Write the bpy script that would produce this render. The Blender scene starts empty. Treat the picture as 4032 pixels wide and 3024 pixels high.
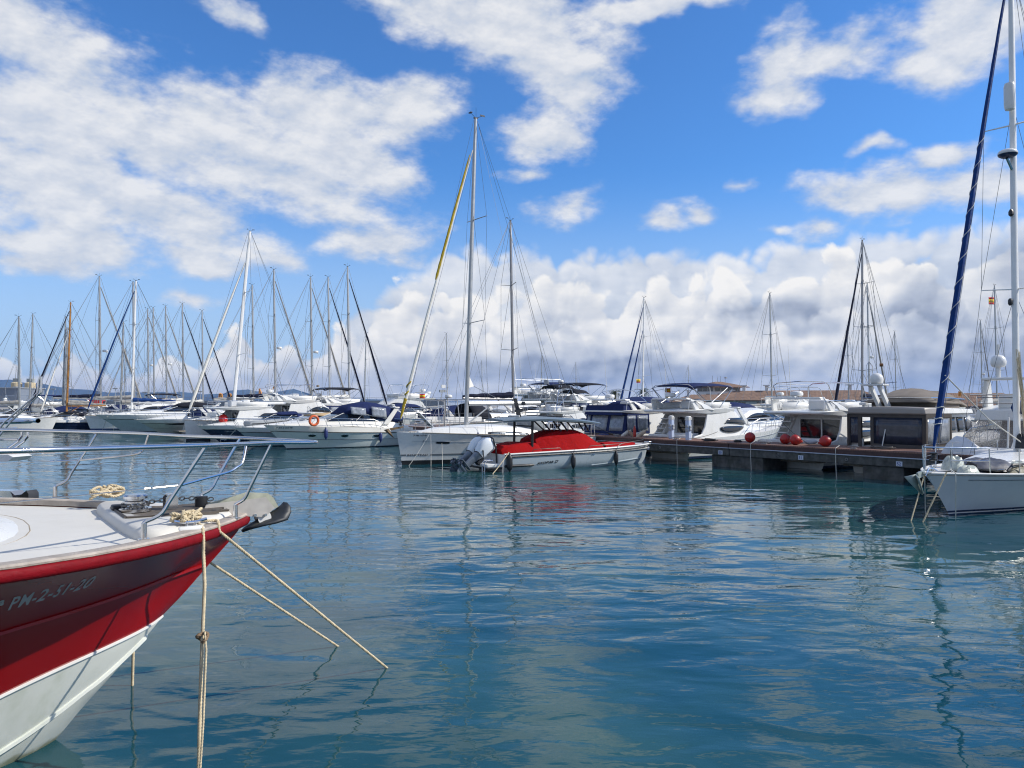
import bpy, math, random
from mathutils import Vector, Matrix
PI = math.pi; R = math.radians
V = Vector
scene = bpy.context.scene
COL = scene.collection

# ------------------------------------------------------------------ camera
EYE = 2.8; FPX = 3044.0; TILT = math.atan(70 / FPX)
FW = V((0, math.cos(TILT), math.sin(TILT))); UP = V((0, -math.sin(TILT), math.cos(TILT)))
CAMP = V((0, 0, EYE))
cam_data = bpy.data.cameras.new('camera'); cam = bpy.data.objects.new('camera', cam_data)
COL.objects.link(cam); cam.location = CAMP; cam.rotation_euler = (PI / 2 + TILT, 0, 0)
cam_data.sensor_width = 36; cam_data.lens = FPX / 4032 * 36
cam_data.clip_start = 0.1; cam_data.clip_end = 60000
scene.camera = cam

def ray(px, py):
    return V((1, 0, 0)) * ((px - 2016) / FPX) + UP * ((1512 - py) / FPX) + FW
def at(px, py, Y):
    d = ray(px, py); return CAMP + d * (Y / d.y)
def atz(px, py, z):
    d = ray(px, py); return CAMP + d * ((z - EYE) / d.z)
def onp(px, py, P0, n):
    d = ray(px, py); return CAMP + d * ((P0 - CAMP).dot(n) / d.dot(n))

# ------------------------------------------------------------------ light and sky
SUN = V((2.2, -0.08, 1.75)).normalized()
sun_el = math.asin(SUN.z); sun_az = math.atan2(SUN.x, SUN.y)
ld = bpy.data.lights.new('sun', 'SUN'); ld.energy = 4.8; ld.angle = R(0.53); ld.color = (1, 0.94, 0.84)
sun = bpy.data.objects.new('sun', ld); COL.objects.link(sun)
sun.rotation_euler = (-SUN).to_track_quat('-Z', 'Y').to_euler()
scene.view_settings.view_transform = 'Standard'; scene.view_settings.look = 'None'
scene.view_settings.exposure = 0.0; scene.view_settings.gamma = 1.0
scene.cycles.max_bounces = 8; scene.cycles.glossy_bounces = 4; scene.cycles.transparent_max_bounces = 12
scene.cycles.sample_clamp_indirect = 6
scene.cycles.use_denoising = True
scene.cycles.denoising_prefilter = 'ACCURATE'
scene.cycles.filter_width = 1.15

world = bpy.data.worlds.new('World'); scene.world = world; world.use_nodes = True
class NT:
    """small helper round a node tree"""
    def __init__(s, nt): s.nt = nt; s.n = nt.nodes; s.l = nt.links
    def new(s, t, **kw):
        nd = s.n.new(t)
        for k, v in kw.items(): setattr(nd, k, v)
        return nd
    def put(s, sock, val):
        if isinstance(val, bpy.types.NodeSocket): s.l.new(val, sock)
        elif val is not None: sock.default_value = val
    def math(s, op, a, b=None, c=None, clamp=False):
        nd = s.new('ShaderNodeMath', operation=op, use_clamp=clamp)
        for i, v in enumerate((a, b, c)): s.put(nd.inputs[i], v)
        return nd.outputs[0]
    def vm(s, op, a, b=None, scale=None):
        nd = s.new('ShaderNodeVectorMath', operation=op)
        s.put(nd.inputs[0], a); s.put(nd.inputs[1], b)
        if scale is not None: s.put(nd.inputs['Scale'], scale)
        return nd.outputs['Value' if op in ('LENGTH', 'DOT_PRODUCT', 'DISTANCE') else 'Vector']
    def noise(s, vec, scale, detail=4, rough=0.5, dist=0.0, col=False, dim='3D'):
        nd = s.new('ShaderNodeTexNoise', noise_dimensions=dim); s.put(nd.inputs['Vector'], vec)
        s.put(nd.inputs['Scale'], scale); s.put(nd.inputs['Detail'], detail); s.put(nd.inputs['Roughness'], rough)
        s.put(nd.inputs['Distortion'], dist)
        return nd.outputs['Color' if col else 0]
    def map(s, vec, loc=(0, 0, 0), rot=(0, 0, 0), sc=(1, 1, 1), typ='POINT'):
        nd = s.new('ShaderNodeMapping', vector_type=typ); s.put(nd.inputs['Vector'], vec)
        if typ in ('POINT', 'TEXTURE'): nd.inputs['Location'].default_value = loc
        nd.inputs['Rotation'].default_value = rot; nd.inputs['Scale'].default_value = sc
        return nd.outputs[0]
    def mr(s, v, a, b, c=0.0, d=1.0, smooth=False):
        nd = s.new('ShaderNodeMapRange'); nd.interpolation_type = 'SMOOTHSTEP' if smooth else 'LINEAR'
        for i, x in enumerate((v, a, b, c, d)): s.put(nd.inputs[i], x)
        return nd.outputs[0]
    def mix(s, f, a, b):
        nd = s.new('ShaderNodeMix', data_type='RGBA'); s.put(nd.inputs[0], f)
        for i, v in ((6, a), (7, b)):
            if isinstance(v, tuple) and len(v) == 3: v = (*v, 1)
            s.put(nd.inputs[i], v)
        return nd.outputs[2]

def build_world():
    t = NT(world.node_tree); t.n.clear()
    out = t.new('ShaderNodeOutputWorld'); bg = t.new('ShaderNodeBackground'); t.l.new(bg.outputs[0], out.inputs[0])
    sky = t.new('ShaderNodeTexSky', sky_type='NISHITA', sun_disc=False)
    sky.sun_elevation = sun_el; sky.sun_rotation = sun_az; sky.altitude = 0
    sky.air_density = 1.0; sky.dust_density = 0.3; sky.ozone_density = 3.0
    d = t.new('ShaderNodeTexCoord').outputs['Generated']
    sp = t.new('ShaderNodeSeparateXYZ'); t.l.new(d, sp.inputs[0])
    az = t.math('ARCTAN2', sp.outputs[0], sp.outputs[1]); el = t.math('ARCSINE', sp.outputs[2])
    cb = t.new('ShaderNodeCombineXYZ'); t.l.new(az, cb.inputs[0]); t.l.new(el, cb.inputs[1])
    p = cb.outputs[0]
    K = 4032 / 2212
    def ae(x, y):
        q = ray(x * K, y * K).normalized(); return math.atan2(q.x, q.y), math.asin(q.z)
    def blobs(vec, items):
        acc = None
        for (x, y, rx, ry, rot, *w) in items:
            a0, e0 = ae(x, y); sx = abs(ae(x + 10, y)[0] - a0) * rx / 10; sy = abs(ae(x, y + 10)[1] - e0) * ry / 10
            m = t.map(vec, (a0, e0, 0), (0, 0, R(-rot)), (sx, sy, 1), 'TEXTURE')
            v = t.math('SUBTRACT', 1.0, t.vm('LENGTH', m))
            if w: v = t.math('SUBTRACT', v, w[0])
            acc = v if acc is None else t.math('SMOOTH_MAX', acc, v, 0.35)
        return acc
    warp = t.vm('SCALE', t.vm('SUBTRACT', t.noise(p, 9, 3, 0.55, col=True, dim='2D'), (0.5, 0.5, 0.5)), scale=0.055)
    pw = t.vm('ADD', p, warp)
    high = [(30, 50, 150, 110, 30), (120, 110, 200, 120, 33), (230, 190, 200, 80, 35), (40, 270, 160, 90, 25),
            (140, 250, 190, 90, 28), (300, 300, 240, 80, 18), (120, 390, 330, 140, 8), (480, 290, 240, 100, 15), (700, 250, 260, 90, 5),
            (880, 235, 140, 70, -18), (590, 385, 300, 80, 13), (720, 350, 190, 80, 10), (340, 470, 300, 95, 12),
            (120, 520, 210, 80, 5), (420, 555, 120, 38, 12), (80, 565, 160, 30, 0), (500, 20, 90, 50, 10, 0.3),
            (940, 10, 200, 70, 15), (1120, 40, 240, 110, 8), (1180, 130, 160, 95, 25), (1235, 195, 90, 70, 0),
            (1180, 285, 100, 60, 8), (1420, 5, 330, 32, -3), (1685, 150, 60, 110, 20), (1780, 125, 130, 58, -15),
            (1690, 215, 90, 50, 5), (2060, 70, 130, 130, 0), (2020, 140, 130, 60, 0), (2150, 30, 130, 110, 0),
            (1920, 410, 210, 55, 6), (2120, 400, 170, 60, 0), (2060, 325, 100, 26, -8), (1885, 318, 70, 30, 0, 0.35),
            (1220, 445, 110, 42, -14, 0.35), (1432, 465, 62, 36, 0, 0.4), (1505, 450, 62, 38, 0, 0.45), (1680, 495, 60, 24, 0, 0.5), (1770, 490, 90, 44, 5, 0.35),
            (815, 517, 120, 55, 0), (870, 563, 90, 40, 0, 0.4), (595, 562, 110, 30, 0, 0.4), (430, 640, 100, 34, 0, 0.5), (1140, 375, 70, 36, 15, 0.5), (1590, 395, 60, 26, -10, 0.6)]
    ph = t.map(p, rot=(0, 0, R(22)), sc=(0.72, 1.4, 1))
    fb = t.noise(ph, 17, 7, 0.60, dim='2D'); fb2 = t.noise(t.vm('ADD', ph, (-0.014, 0.020, 0)), 17, 4, 0.60, dim='2D')
    bh = blobs(pw, high)
    cov = t.math('ADD', bh, t.math('MULTIPLY', t.math('SUBTRACT', fb, 0.45), 1.7))
    a_high = t.mr(cov, -0.2, 0.66, smooth=True)
    shade_h = t.math('ADD', t.math('MULTIPLY', t.math('SUBTRACT', fb, fb2), 1.5), t.mr(cov, 0.0, 1.0, 0.40, 0.72))
    # rows of cumulus standing behind one another above the horizon
    def ramp(v, pts, interp='LINEAR'):
        nd = t.new('ShaderNodeValToRGB'); t.l.new(v, nd.inputs[0]); cr = nd.color_ramp; cr.interpolation = interp
        while len(cr.elements) < len(pts): cr.elements.new(0.5)
        for e, (pos, colr) in zip(cr.elements, pts): e.position = pos; e.color = colr if isinstance(colr, tuple) else (colr, colr, colr, 1)
        return nd.outputs[0]
    azn = t.mr(az, -0.62, 0.62)
    def skyline(pts):
        return t.math('MULTIPLY', ramp(azn, [((ae(x, y)[0] + 0.62) / 1.24, ae(x, y)[1] / 0.32) for x, y in pts], 'CARDINAL'), 0.32)
    big = t.noise(t.map(p, sc=(1, 2.6, 1)), 8.5, 4, 0.55, dim='2D')
    dark = blobs(pw, [(2130, 740, 430, 150, 0), (1990, 660, 150, 70, -30), (1280, 800, 620, 42, 0), (2200, 580, 130, 100, 0), (1680, 690, 170, 50, 0)])
    base = t.math('ADD', t.mr(el, 0.0, 0.20, 0.46, 0.66), t.math('MULTIPLY', t.math('SUBTRACT', big, 0.5), 0.95))
    base = t.math('SUBTRACT', base, t.mr(dark, 0.0, 0.7, 0.0, 0.46, smooth=True))
    def row(pts, seed, amp, soft, lift, fall, relief, vs=24.0):
        h = skyline(pts); q = t.vm('ADD', p, (seed, seed * 0.37, 0))
        def puff(off):
            k = q if off is None else t.vm('ADD', q, off)
            n = t.noise(k, 17, 5, 0.57, 0.35, dim='2D')
            v = t.new('ShaderNodeTexVoronoi', feature='F1', voronoi_dimensions='2D'); t.put(v.inputs['Scale'], vs)
            v.inputs['Detail'].default_value = 1.0; v.inputs['Roughness'].default_value = 0.55; v.inputs['Lacunarity'].default_value = 2.3
            t.l.new(t.vm('ADD', k, t.vm('SCALE', warp, scale=0.5)), v.inputs['Vector'])
            d2 = t.math('MULTIPLY', v.outputs[0], v.outputs[0])
            return t.math('ADD', t.math('SUBTRACT', n, 0.5), t.math('MULTIPLY', t.math('SUBTRACT', 0.22, d2), 0.62))
        n1 = puff(None); n2 = puff((-0.008, 0.013, 0))
        f = t.math('ADD', t.math('SUBTRACT', h, el), t.math('MULTIPLY', n1, amp))
        al = t.mr(f, 0.0, soft, smooth=True)
        top = t.mr(f, 0.0, fall, lift, 0.0)
        sh = t.math('ADD', t.math('ADD', base, top), t.math('MULTIPLY', t.math('SUBTRACT', n1, n2), relief))
        return al, sh
    rA = row([(0, 800), (600, 790), (700, 730), (780, 640), (860, 600), (930, 560), (970, 520), (1100, 530), (1300, 532), (1500, 530), (1750, 505), (1900, 485), (2100, 465), (2212, 450)], 3.1, 0.030, 0.022, 0.10, 0.10, 0.25)
    rB = row([(0, 735), (45, 765), (95, 795), (140, 760), (170, 735), (205, 748), (240, 795), (330, 760), (372, 722), (415, 750), (470, 728), (512, 712), (560, 765), (620, 742), (700, 702), (770, 700), (830, 622), (900, 612), (980, 600), (1100, 630), (1190, 568), (1300, 605),
              (1425, 572), (1490, 600), (1570, 572), (1640, 600), (1780, 555), (1830, 508), (1890, 540), (1995, 508), (2070, 560), (2212, 520)], 0.0, 0.068, 0.013, 0.36, 0.08, 0.62, 16.0)
    rC = row([(0, 800), (150, 790), (300, 800), (450, 780), (600, 785), (720, 770), (800, 705), (900, 690), (1000, 660), (1090, 705), (1200, 672), (1300, 655), (1400, 690), (1500, 665), (1600, 640), (1700, 690), (1800, 640), (1900, 665), (2000, 640), (2212, 650)], 7.7, 0.060, 0.016, 0.26, 0.08, 0.50)
    rD = row([(0, 818), (300, 822), (700, 812), (1000, 770), (1400, 775), (1800, 760), (2212, 740)], 12.3, 0.045, 0.035, 0.12, 0.06, 0.28)
    S = 10.0                                           # 1 / background strength
    def c(r, g, b): return (r * S, g * S, b * S, 1)
    col_h = t.vm('SCALE', ramp(shade_h, [(0.1, (0.50, 0.59, 0.74, 1)), (0.5, (0.67, 0.71, 0.78, 1)), (0.95, (0.86, 0.865, 0.875, 1))]), scale=S)
    rl_ = [(0.0, (0.32, 0.37, 0.48, 1)), (0.3, (0.51, 0.56, 0.655, 1)), (0.62, (0.72, 0.745, 0.79, 1)), (0.98, (0.97, 0.955, 0.93, 1))]
    tint = t.new('ShaderNodeMix', data_type='RGBA', blend_type='MULTIPLY'); tint.inputs[0].default_value = 1
    t.l.new(sky.outputs[0], tint.inputs[6]); tint.inputs[7].default_value = (0.62, 1.15, 1.72, 1)
    blue = tint.outputs[2]
    hz = t.mr(el, 0.0, 0.30, 1.0, 0.0, smooth=True)     # pale air low over the sea
    blue = t.mix(t.math('MULTIPLY', hz, 0.9), blue, c(0.50, 0.645, 0.86))
    s1 = t.mix(t.math('MULTIPLY', a_high, 0.93), blue, col_h)
    fade = t.mr(el, 0.0, 0.07, 0.55, 1.0)
    s2 = s1
    for (al, sh), op in ((rA, 0.85), (rB, 1.0), (rC, 1.0), (rD, 0.9)):
        s2 = t.mix(t.math('MULTIPLY', al, t.math('MULTIPLY', fade, op)), s2, t.vm('SCALE', ramp(sh, rl_), scale=S))
    # broken cloud added over the unseen dome, whitens fill light and reflections
    dn = t.noise(t.map(d, sc=(1, 1, 1.8)), 2.6, 5, 0.58)
    out_v = t.math('MAXIMUM', t.mr(t.math('ABSOLUTE', az), 0.64, 0.85), t.mr(el, 0.52, 0.66))
    a_rest = t.math('MULTIPLY', t.mr(dn, 0.44, 0.60, smooth=True), t.math('MULTIPLY', out_v, 0.9))
    s2 = t.mix(a_rest, s2, c(0.72, 0.74, 0.77))
    t.l.new(s2, bg.inputs[0]); bg.inputs[1].default_value = 0.1
build_world()
world.cycles.sampling_method = 'MANUAL'; world.cycles.sample_map_resolution = 512
# ------------------------------------------------------------------ materials
MATS = {}
def mat(name, col, rough=0.5, metal=0.0, var=0.08, vscale=3.0, bump=0.0, bscale=30.0, coat=0.0, spec=0.5, dirt=None, dscale=1.5, damt=0.0, alpha=1.0, trans=0.0):
    if name in MATS: return MATS[name]
    m = bpy.data.materials.new(name); m.use_nodes = True; MATS[name] = m
    t = NT(m.node_tree); b = t.n['Principled BSDF']
    pos = t.new('ShaderNodeTexCoord').outputs['Object']
    n = t.noise(pos, vscale, 5, 0.6)
    c = t.mix(t.mr(n, 0.3, 0.7), tuple(x * (1 - var) for x in col), tuple(min(1, x * (1 + var)) for x in col))
    if dirt and damt:
        dn = t.noise(t.map(pos, sc=(1, 1, 0.35)), dscale, 6, 0.65)
        c = t.mix(t.mr(dn, 0.5, 0.75, 0, damt, smooth=True), c, dirt)
    t.l.new(c, b.inputs['Base Color'])
    rn = t.noise(pos, vscale * 4, 3, 0.5)
    t.l.new(t.mr(rn, 0.3, 0.7, rough * 0.85, min(1, rough * 1.15)), b.inputs['Roughness'])
    b.inputs['Metallic'].default_value = metal; b.inputs['Coat Weight'].default_value = coat
    b.inputs['Coat Roughness'].default_value = 0.08
    b.inputs['Specular IOR Level'].default_value = spec
    b.inputs['Alpha'].default_value = alpha; b.inputs['Transmission Weight'].default_value = trans
    if bump:
        bn = t.new('ShaderNodeBump'); bn.inputs['Strength'].default_value = min(1, bump); bn.inputs['Distance'].default_value = 0.02
        t.l.new(t.noise(pos, bscale, 5, 0.6), bn.inputs['Height']); t.l.new(bn.outputs[0], b.inputs['Normal'])
    return m

def water_material():
    m = bpy.data.materials.new('harbour_water'); m.use_nodes = True
    t = NT(m.node_tree); b = t.n['Principled BSDF']
    p = t.new('ShaderNodeNewGeometry').outputs['Position']
    patch = t.noise(p, 0.22, 4, 0.55)
    t.l.new(t.mix(t.mr(patch, 0.4, 0.68), (0.005, 0.050, 0.072), (0.027, 0.088, 0.088)), b.inputs['Base Color'])
    b.inputs['Roughness'].default_value = 0.025; b.inputs['IOR'].default_value = 1.333
    b.inputs['Specular IOR Level'].default_value = 0.5
    big = t.noise(t.map(p, rot=(0, 0, R(24)), sc=(0.75, 1.15, 1)), 0.62, 2, 0.45, 0.3)
    mid = t.noise(t.map(p, rot=(0, 0, R(-12)), sc=(0.7, 1.3, 1)), 1.65, 1.5, 0.45, 0.5)
    small = t.noise(t.map(p, rot=(0, 0, R(8)), sc=(0.7, 1.5, 1)), 6.0, 2, 0.5, 0.3)
    gust = t.mr(t.noise(t.map(p, sc=(0.5, 1, 1)), 0.13, 3, 0.5), 0.38, 0.62, 0.15, 1.4)
    h = t.math('ADD', t.math('MULTIPLY', big, 0.062), t.math('MULTIPLY', mid, t.math('MULTIPLY', gust, 0.027)))
    h = t.math('ADD', h, t.math('MULTIPLY', small, t.math('MULTIPLY', gust, 0.0034)))
    bn = t.new('ShaderNodeBump'); bn.inputs['Strength'].default_value = 1; bn.inputs['Distance'].default_value = 1.0
    t.l.new(h, bn.inputs['Height']); t.l.new(bn.outputs[0], b.inputs['Normal'])
    return m
def raw_mesh(name, verts, faces, m, parent=None):
    me = bpy.data.meshes.new(name); me.from_pydata(verts, [], faces); me.update()
    if m: me.materials.append(m)
    o = bpy.data.objects.new(name, me); COL.objects.link(o); o.parent = parent
    return o
S_ = 15000
water = raw_mesh('water', [(-S_, -60, 0), (S_, -60, 0), (S_, 2 * S_, 0), (-S_, 2 * S_, 0)], [(0, 1, 2, 3)], water_material())
water['kind'] = 'structure'
# ------------------------------------------------------------------ mesh tools
rng = random.Random(7)
class MB:
    def __init__(s): s.v = []; s.f = []; s.m = []
    def add(s, vs, fs, mi=0):
        o = len(s.v); s.v += [tuple(v) for v in vs]
        for f in fs: s.f.append(tuple(i + o for i in f)); s.m.append(mi)
        return s
    def loft(s, rings, closed=True, caps=True, mi=0):
        n = len(rings[0]); vs = [p for r in rings for p in r]; fs = []
        for i in range(len(rings) - 1):
            for j in range(n if closed else n - 1):
                a = i * n + j; b = i * n + (j + 1) % n
                fs.append((a, b, b + n, a + n))
        if caps and closed:
            fs.append(tuple(range(n - 1, -1, -1))); k = (len(rings) - 1) * n; fs.append(tuple(range(k, k + n)))
        return s.add(vs, fs, mi)
    def tube(s, pts, r, n=6, mi=0, flat=1.0):
        pts = [V(p) for p in pts]; rings = []; prev = None
        for i, p in enumerate(pts):
            d = (pts[min(i + 1, len(pts) - 1)] - pts[max(i - 1, 0)])
            if d.length < 1e-9: d = V((0, 0, 1))
            d.normalize()
            if prev is None:
                a = V((0, 0, 1)) if abs(d.z) < 0.9 else V((1, 0, 0))
                u = d.cross(a).normalized()
            else:
                u = prev - d * prev.dot(d)
                u = u.normalized() if u.length > 1e-6 else d.orthogonal().normalized()
            prev = u; w = d.cross(u)
            rr = r[i] if isinstance(r, (list, tuple)) else r
            rings.append([p + u * (math.cos(2 * PI * k / n) * rr) + w * (math.sin(2 * PI * k / n) * rr * flat) for k in range(n)])
        return s.loft(rings, mi=mi)
    def box(s, c, d, mi=0, rz=0.0, M=None, taper=1.0):
        x, y, z = d[0] / 2, d[1] / 2, d[2] / 2
        vs = [V((sx * x * (taper if sz > 0 else 1), sy * y * (taper if sz > 0 else 1), sz * z)) for sz in (-1, 1) for sx, sy in ((-1, -1), (1, -1), (1, 1), (-1, 1))]
        Mx = M if M else Matrix.Rotation(rz, 3, 'Z')
        vs = [Mx @ v + V(c) for v in vs]
        return s.add(vs, [(3, 2, 1, 0), (4, 5, 6, 7), (0, 1, 5, 4), (1, 2, 6, 5), (2, 3, 7, 6), (3, 0, 4, 7)], mi)
    def ball(s, c, r, n=12, sc=(1, 1, 1), mi=0, M=None):
        rings = []; c = V(c); k = max(4, n // 2)
        for i in range(k + 1):
            a = -PI / 2 + PI * i / k; rr = max(0.002, math.cos(a)) * r
            ring = [V((math.cos(2 * PI * j / n) * rr * sc[0], math.sin(2 * PI * j / n) * rr * sc[1], math.sin(a) * r * sc[2])) for j in range(n)]
            rings.append([(M @ q if M else q) + c for q in ring])
        return s.loft(rings, mi=mi)
    def lathe(s, prof, c=(0, 0, 0), n=14, mi=0, M=None):
        c = V(c); rings = []
        for r, z in prof:
            ring = [V((math.cos(2 * PI * j / n) * r, math.sin(2 * PI * j / n) * r, z)) for j in range(n)]
            rings.append([(M @ q if M else q) + c for q in ring])
        return s.loft(rings, mi=mi)
    def prism(s, poly, off, mi=0):
        """polygon of 3-D points swept by the vector off"""
        n = len(poly); off = V(off); a = [V(p) for p in poly]; b = [p + off for p in a]
        fs = [tuple(range(n - 1, -1, -1)), tuple(range(n, 2 * n))] + [(i, (i + 1) % n, (i + 1) % n + n, i + n) for i in range(n)]
        return s.add(a + b, fs, mi)
    def grid(s, fn, nu, nv, mi=0):
        vs = [fn(i / nu, j / nv) for i in range(nu + 1) for j in range(nv + 1)]
        fs = [(i * (nv + 1) + j, (i + 1) * (nv + 1) + j, (i + 1) * (nv + 1) + j + 1, i * (nv + 1) + j + 1) for i in range(nu) for j in range(nv)]
        return s.add(vs, fs, mi)
    def build(s, name, m, parent=None, ang=35, smooth=True, bevel=0.0, label=None):
        me = bpy.data.meshes.new(name); me.from_pydata(s.v, [], s.f); me.update()
        for x in (m if isinstance(m, (list, tuple)) else [m]): me.materials.append(x)
        if len(me.polygons): me.polygons.foreach_set('material_index', s.m)
        me.validate()
        fix_normals(me)
        if smooth and len(me.polygons):
            me.polygons.foreach_set('use_smooth', [True] * len(me.polygons))
            me.set_sharp_from_angle(angle=R(ang))
        o = bpy.data.objects.new(name, me); COL.objects.link(o); o.parent = parent
        if bevel:
            b = o.modifiers.new('bevel', 'BEVEL'); b.width = bevel; b.segments = 2; b.limit_method = 'ANGLE'; b.angle_limit = R(40)
        if label: o['label'] = label
        return o
import bmesh
def fix_normals(me):
    bm = bmesh.new(); bm.from_mesh(me); bmesh.ops.recalc_face_normals(bm, faces=bm.faces); bm.to_mesh(me); bm.free()

def tag(o, label=None, cat=None, group=None, kind=None):
    if label: o['label'] = label
    if cat: o['category'] = cat
    if group: o['group'] = group
    if kind: o['kind'] = kind
    return o
def thing(name, label, cat, loc=(0, 0, 0), rz=0.0, group=None, sc=1.0):
    o = bpy.data.objects.new(name, None); COL.objects.link(o); o.empty_display_size = 0.3
    o.location = loc; o.rotation_euler = (0, 0, rz); o.scale = (sc, sc, sc)
    return tag(o, label, cat, group)
def copy_tree(o, parent=None):
    c = o.copy(); COL.objects.link(c); c.parent = parent
    for ch in list(o.children): copy_tree(ch, c)
    return c
def hd(a):                                             # heading angle from a direction
    return math.atan2(a[1], a[0])

def text_mesh(body, size, shear=0.0, depth=0.004, spacing=1.0, align='LEFT', bold=0.018):
    cu = bpy.data.curves.new('lettering', 'FONT'); cu.body = body; cu.size = size; cu.shear = shear
    cu.extrude = depth; cu.offset = size * bold; cu.space_character = spacing; cu.align_x = align; cu.resolution_u = 3
    o = bpy.data.objects.new('lettering', cu); COL.objects.link(o)
    dg = bpy.context.evaluated_depsgraph_get()
    me = bpy.data.meshes.new_from_object(o.evaluated_get(dg))
    bpy.data.objects.remove(o); bpy.data.curves.remove(cu)
    return me
def lettering(body, size, origin, xdir, ydir, m, parent, shear=0.0, depth=0.004, spacing=1.0, wrap=None, name='lettering', sx=1.0):
    """letters on a plane (or wrapped by wrap(x, y, z)) as one mesh"""
    me = text_mesh(body, size, shear, depth, spacing)
    xd = V(xdir).normalized(); yd = V(ydir); yd = (yd - xd * yd.dot(xd)).normalized(); zd = xd.cross(yd)
    for v in me.vertices:
        x, y, z = v.co; x *= sx
        v.co = wrap(x, y, z) if wrap else V(origin) + xd * x + yd * y + zd * z
    me.materials.clear(); me.materials.append(m); me.name = name
    o = bpy.data.objects.new(name, me); COL.objects.link(o); o.parent = parent
    return o

# ------------------------------------------------------------------ palette
WHITE = mat('white_gelcoat', (0.70, 0.70, 0.68), 0.28, var=0.03, vscale=0.8, dirt=(0.52, 0.50, 0.44), dscale=1.3, damt=0.35)
WHITE2 = mat('cream_gelcoat', (0.73, 0.71, 0.65), 0.32, var=0.03, vscale=0.8, dirt=(0.50, 0.46, 0.38), dscale=1.1, damt=0.35)
PALE = mat('shaded_lower_gelcoat', (0.60, 0.66, 0.64), 0.3, var=0.04, vscale=0.8)  # lower hull: shade and green water reflection put into the colour
GREYHULL = mat('light_grey_hull_paint', (0.40, 0.46, 0.50), 0.3, var=0.03, vscale=0.8)
DECK = mat('nonslip_deck', (0.60, 0.59, 0.56), 0.6, var=0.05, vscale=5, dirt=(0.45, 0.43, 0.38), dscale=2, damt=0.4, bump=0.1, bscale=120)
NAVY = mat('navy_paint', (0.018, 0.030, 0.075), 0.3, var=0.15)
BLACK = mat('black_rubber', (0.014, 0.015, 0.018), 0.45, var=0.2)
ANTI = mat('dark_antifouling', (0.02, 0.025, 0.04), 0.7, var=0.3)
ANTIBLUE = mat('blue_antifouling', (0.015, 0.05, 0.18), 0.7, var=0.3)
STEEL = mat('stainless_steel', (0.62, 0.62, 0.63), 0.16, metal=1.0, var=0.05)
ALU = mat('anodised_mast', (0.36, 0.375, 0.385), 0.42, metal=0.55, var=0.08, vscale=2)
WMAST = mat('white_mast', (0.74, 0.74, 0.73), 0.4, var=0.05)
DMAST = mat('dark_mast', (0.22, 0.22, 0.23), 0.4, metal=0.4, var=0.1)
WOODMAST = mat('varnished_mast', (0.36, 0.16, 0.035), 0.35, var=0.25, vscale=2)
WIRE = mat('rigging_wire', (0.20, 0.21, 0.23), 0.45, metal=0.5, var=0.1)
GLASS = mat('tinted_glass', (0.012, 0.014, 0.018), 0.06, var=0.1, spec=0.8)
SGLASS = mat('smoked_window', (0.055, 0.055, 0.055), 0.08, var=0.2, spec=0.7)
PLASTIC = mat('clear_canvas_window', (0.24, 0.26, 0.29), 0.12, var=0.35, vscale=5, bump=0.35, bscale=5, spec=0.5)
CANVAS = mat('navy_canvas', (0.014, 0.024, 0.085), 0.8, var=0.18, vscale=4, bump=0.5, bscale=6, spec=0.15)
BCANVAS = mat('black_canvas', (0.016, 0.018, 0.026), 0.8, var=0.2, vscale=4, bump=0.4, bscale=6, spec=0.15)
TCANVAS = mat('taupe_canvas', (0.20, 0.175, 0.15), 0.85, var=0.12, vscale=3, bump=0.5, bscale=5, spec=0.15)
TAN = mat('tan_canvas', (0.50, 0.36, 0.20), 0.85, var=0.1, bump=0.3, bscale=6, spec=0.15)
GCANVAS = mat('grey_cover', (0.20, 0.22, 0.23), 0.85, var=0.2, bump=0.6, bscale=4, spec=0.15)
WCANVAS = mat('white_cover', (0.62, 0.63, 0.64), 0.8, var=0.08, bump=0.7, bscale=4, spec=0.15)
SAIL = mat('white_sailcloth', (0.70, 0.68, 0.62), 0.75, var=0.08, bump=0.6, bscale=8, spec=0.15)
BSAIL = mat('blue_sail_cover', (0.006, 0.036, 0.150), 0.75, var=0.25, bump=0.8, bscale=9, spec=0.15)
NSAIL = mat('dark_navy_sail_cover', (0.008, 0.011, 0.028), 0.8, var=0.2, bump=0.6, bscale=9, spec=0.15)
GSAIL = mat('grey_sail_cover', (0.30, 0.29, 0.27), 0.8, var=0.12, bump=0.6, bscale=9, spec=0.15)
YSAIL = mat('yellow_sail_cover', (0.38, 0.275, 0.025), 0.75, var=0.25, bump=0.8, bscale=9, spec=0.15)
TEAK = mat('weathered_teak', (0.33, 0.29, 0.24), 0.7, var=0.22, vscale=14, bump=0.3, bscale=60)
ORANGE = mat('orange_lifebuoy', (0.62, 0.10, 0.02), 0.5, var=0.08)
REDBUOY = mat('red_buoy', (0.36, 0.010, 0.007), 0.38, var=0.15, vscale=2, dirt=(0.07, 0.025, 0.025), dscale=2.8, damt=0.95)
REDPLAIN = mat('clean_red_buoy', (0.58, 0.012, 0.008), 0.35, var=0.08)
FNAVY = mat('navy_fender', (0.020, 0.035, 0.14), 0.45, var=0.12)
FWHITE = mat('white_fender', (0.62, 0.60, 0.55), 0.5, var=0.1, dirt=(0.30, 0.26, 0.18), dscale=3, damt=0.7)
ROPE = mat('cream_rope', (0.60, 0.50, 0.33), 0.85, var=0.22, vscale=20, bump=0.4, bscale=200)
ROPEW = mat('white_rope', (0.62, 0.60, 0.54), 0.85, var=0.15, vscale=15)
GREYPL = mat('grey_plastic', (0.32, 0.34, 0.36), 0.5, var=0.1)
SKYREF = mat('ink_text', (0.03, 0.03, 0.04), 0.5)
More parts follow.
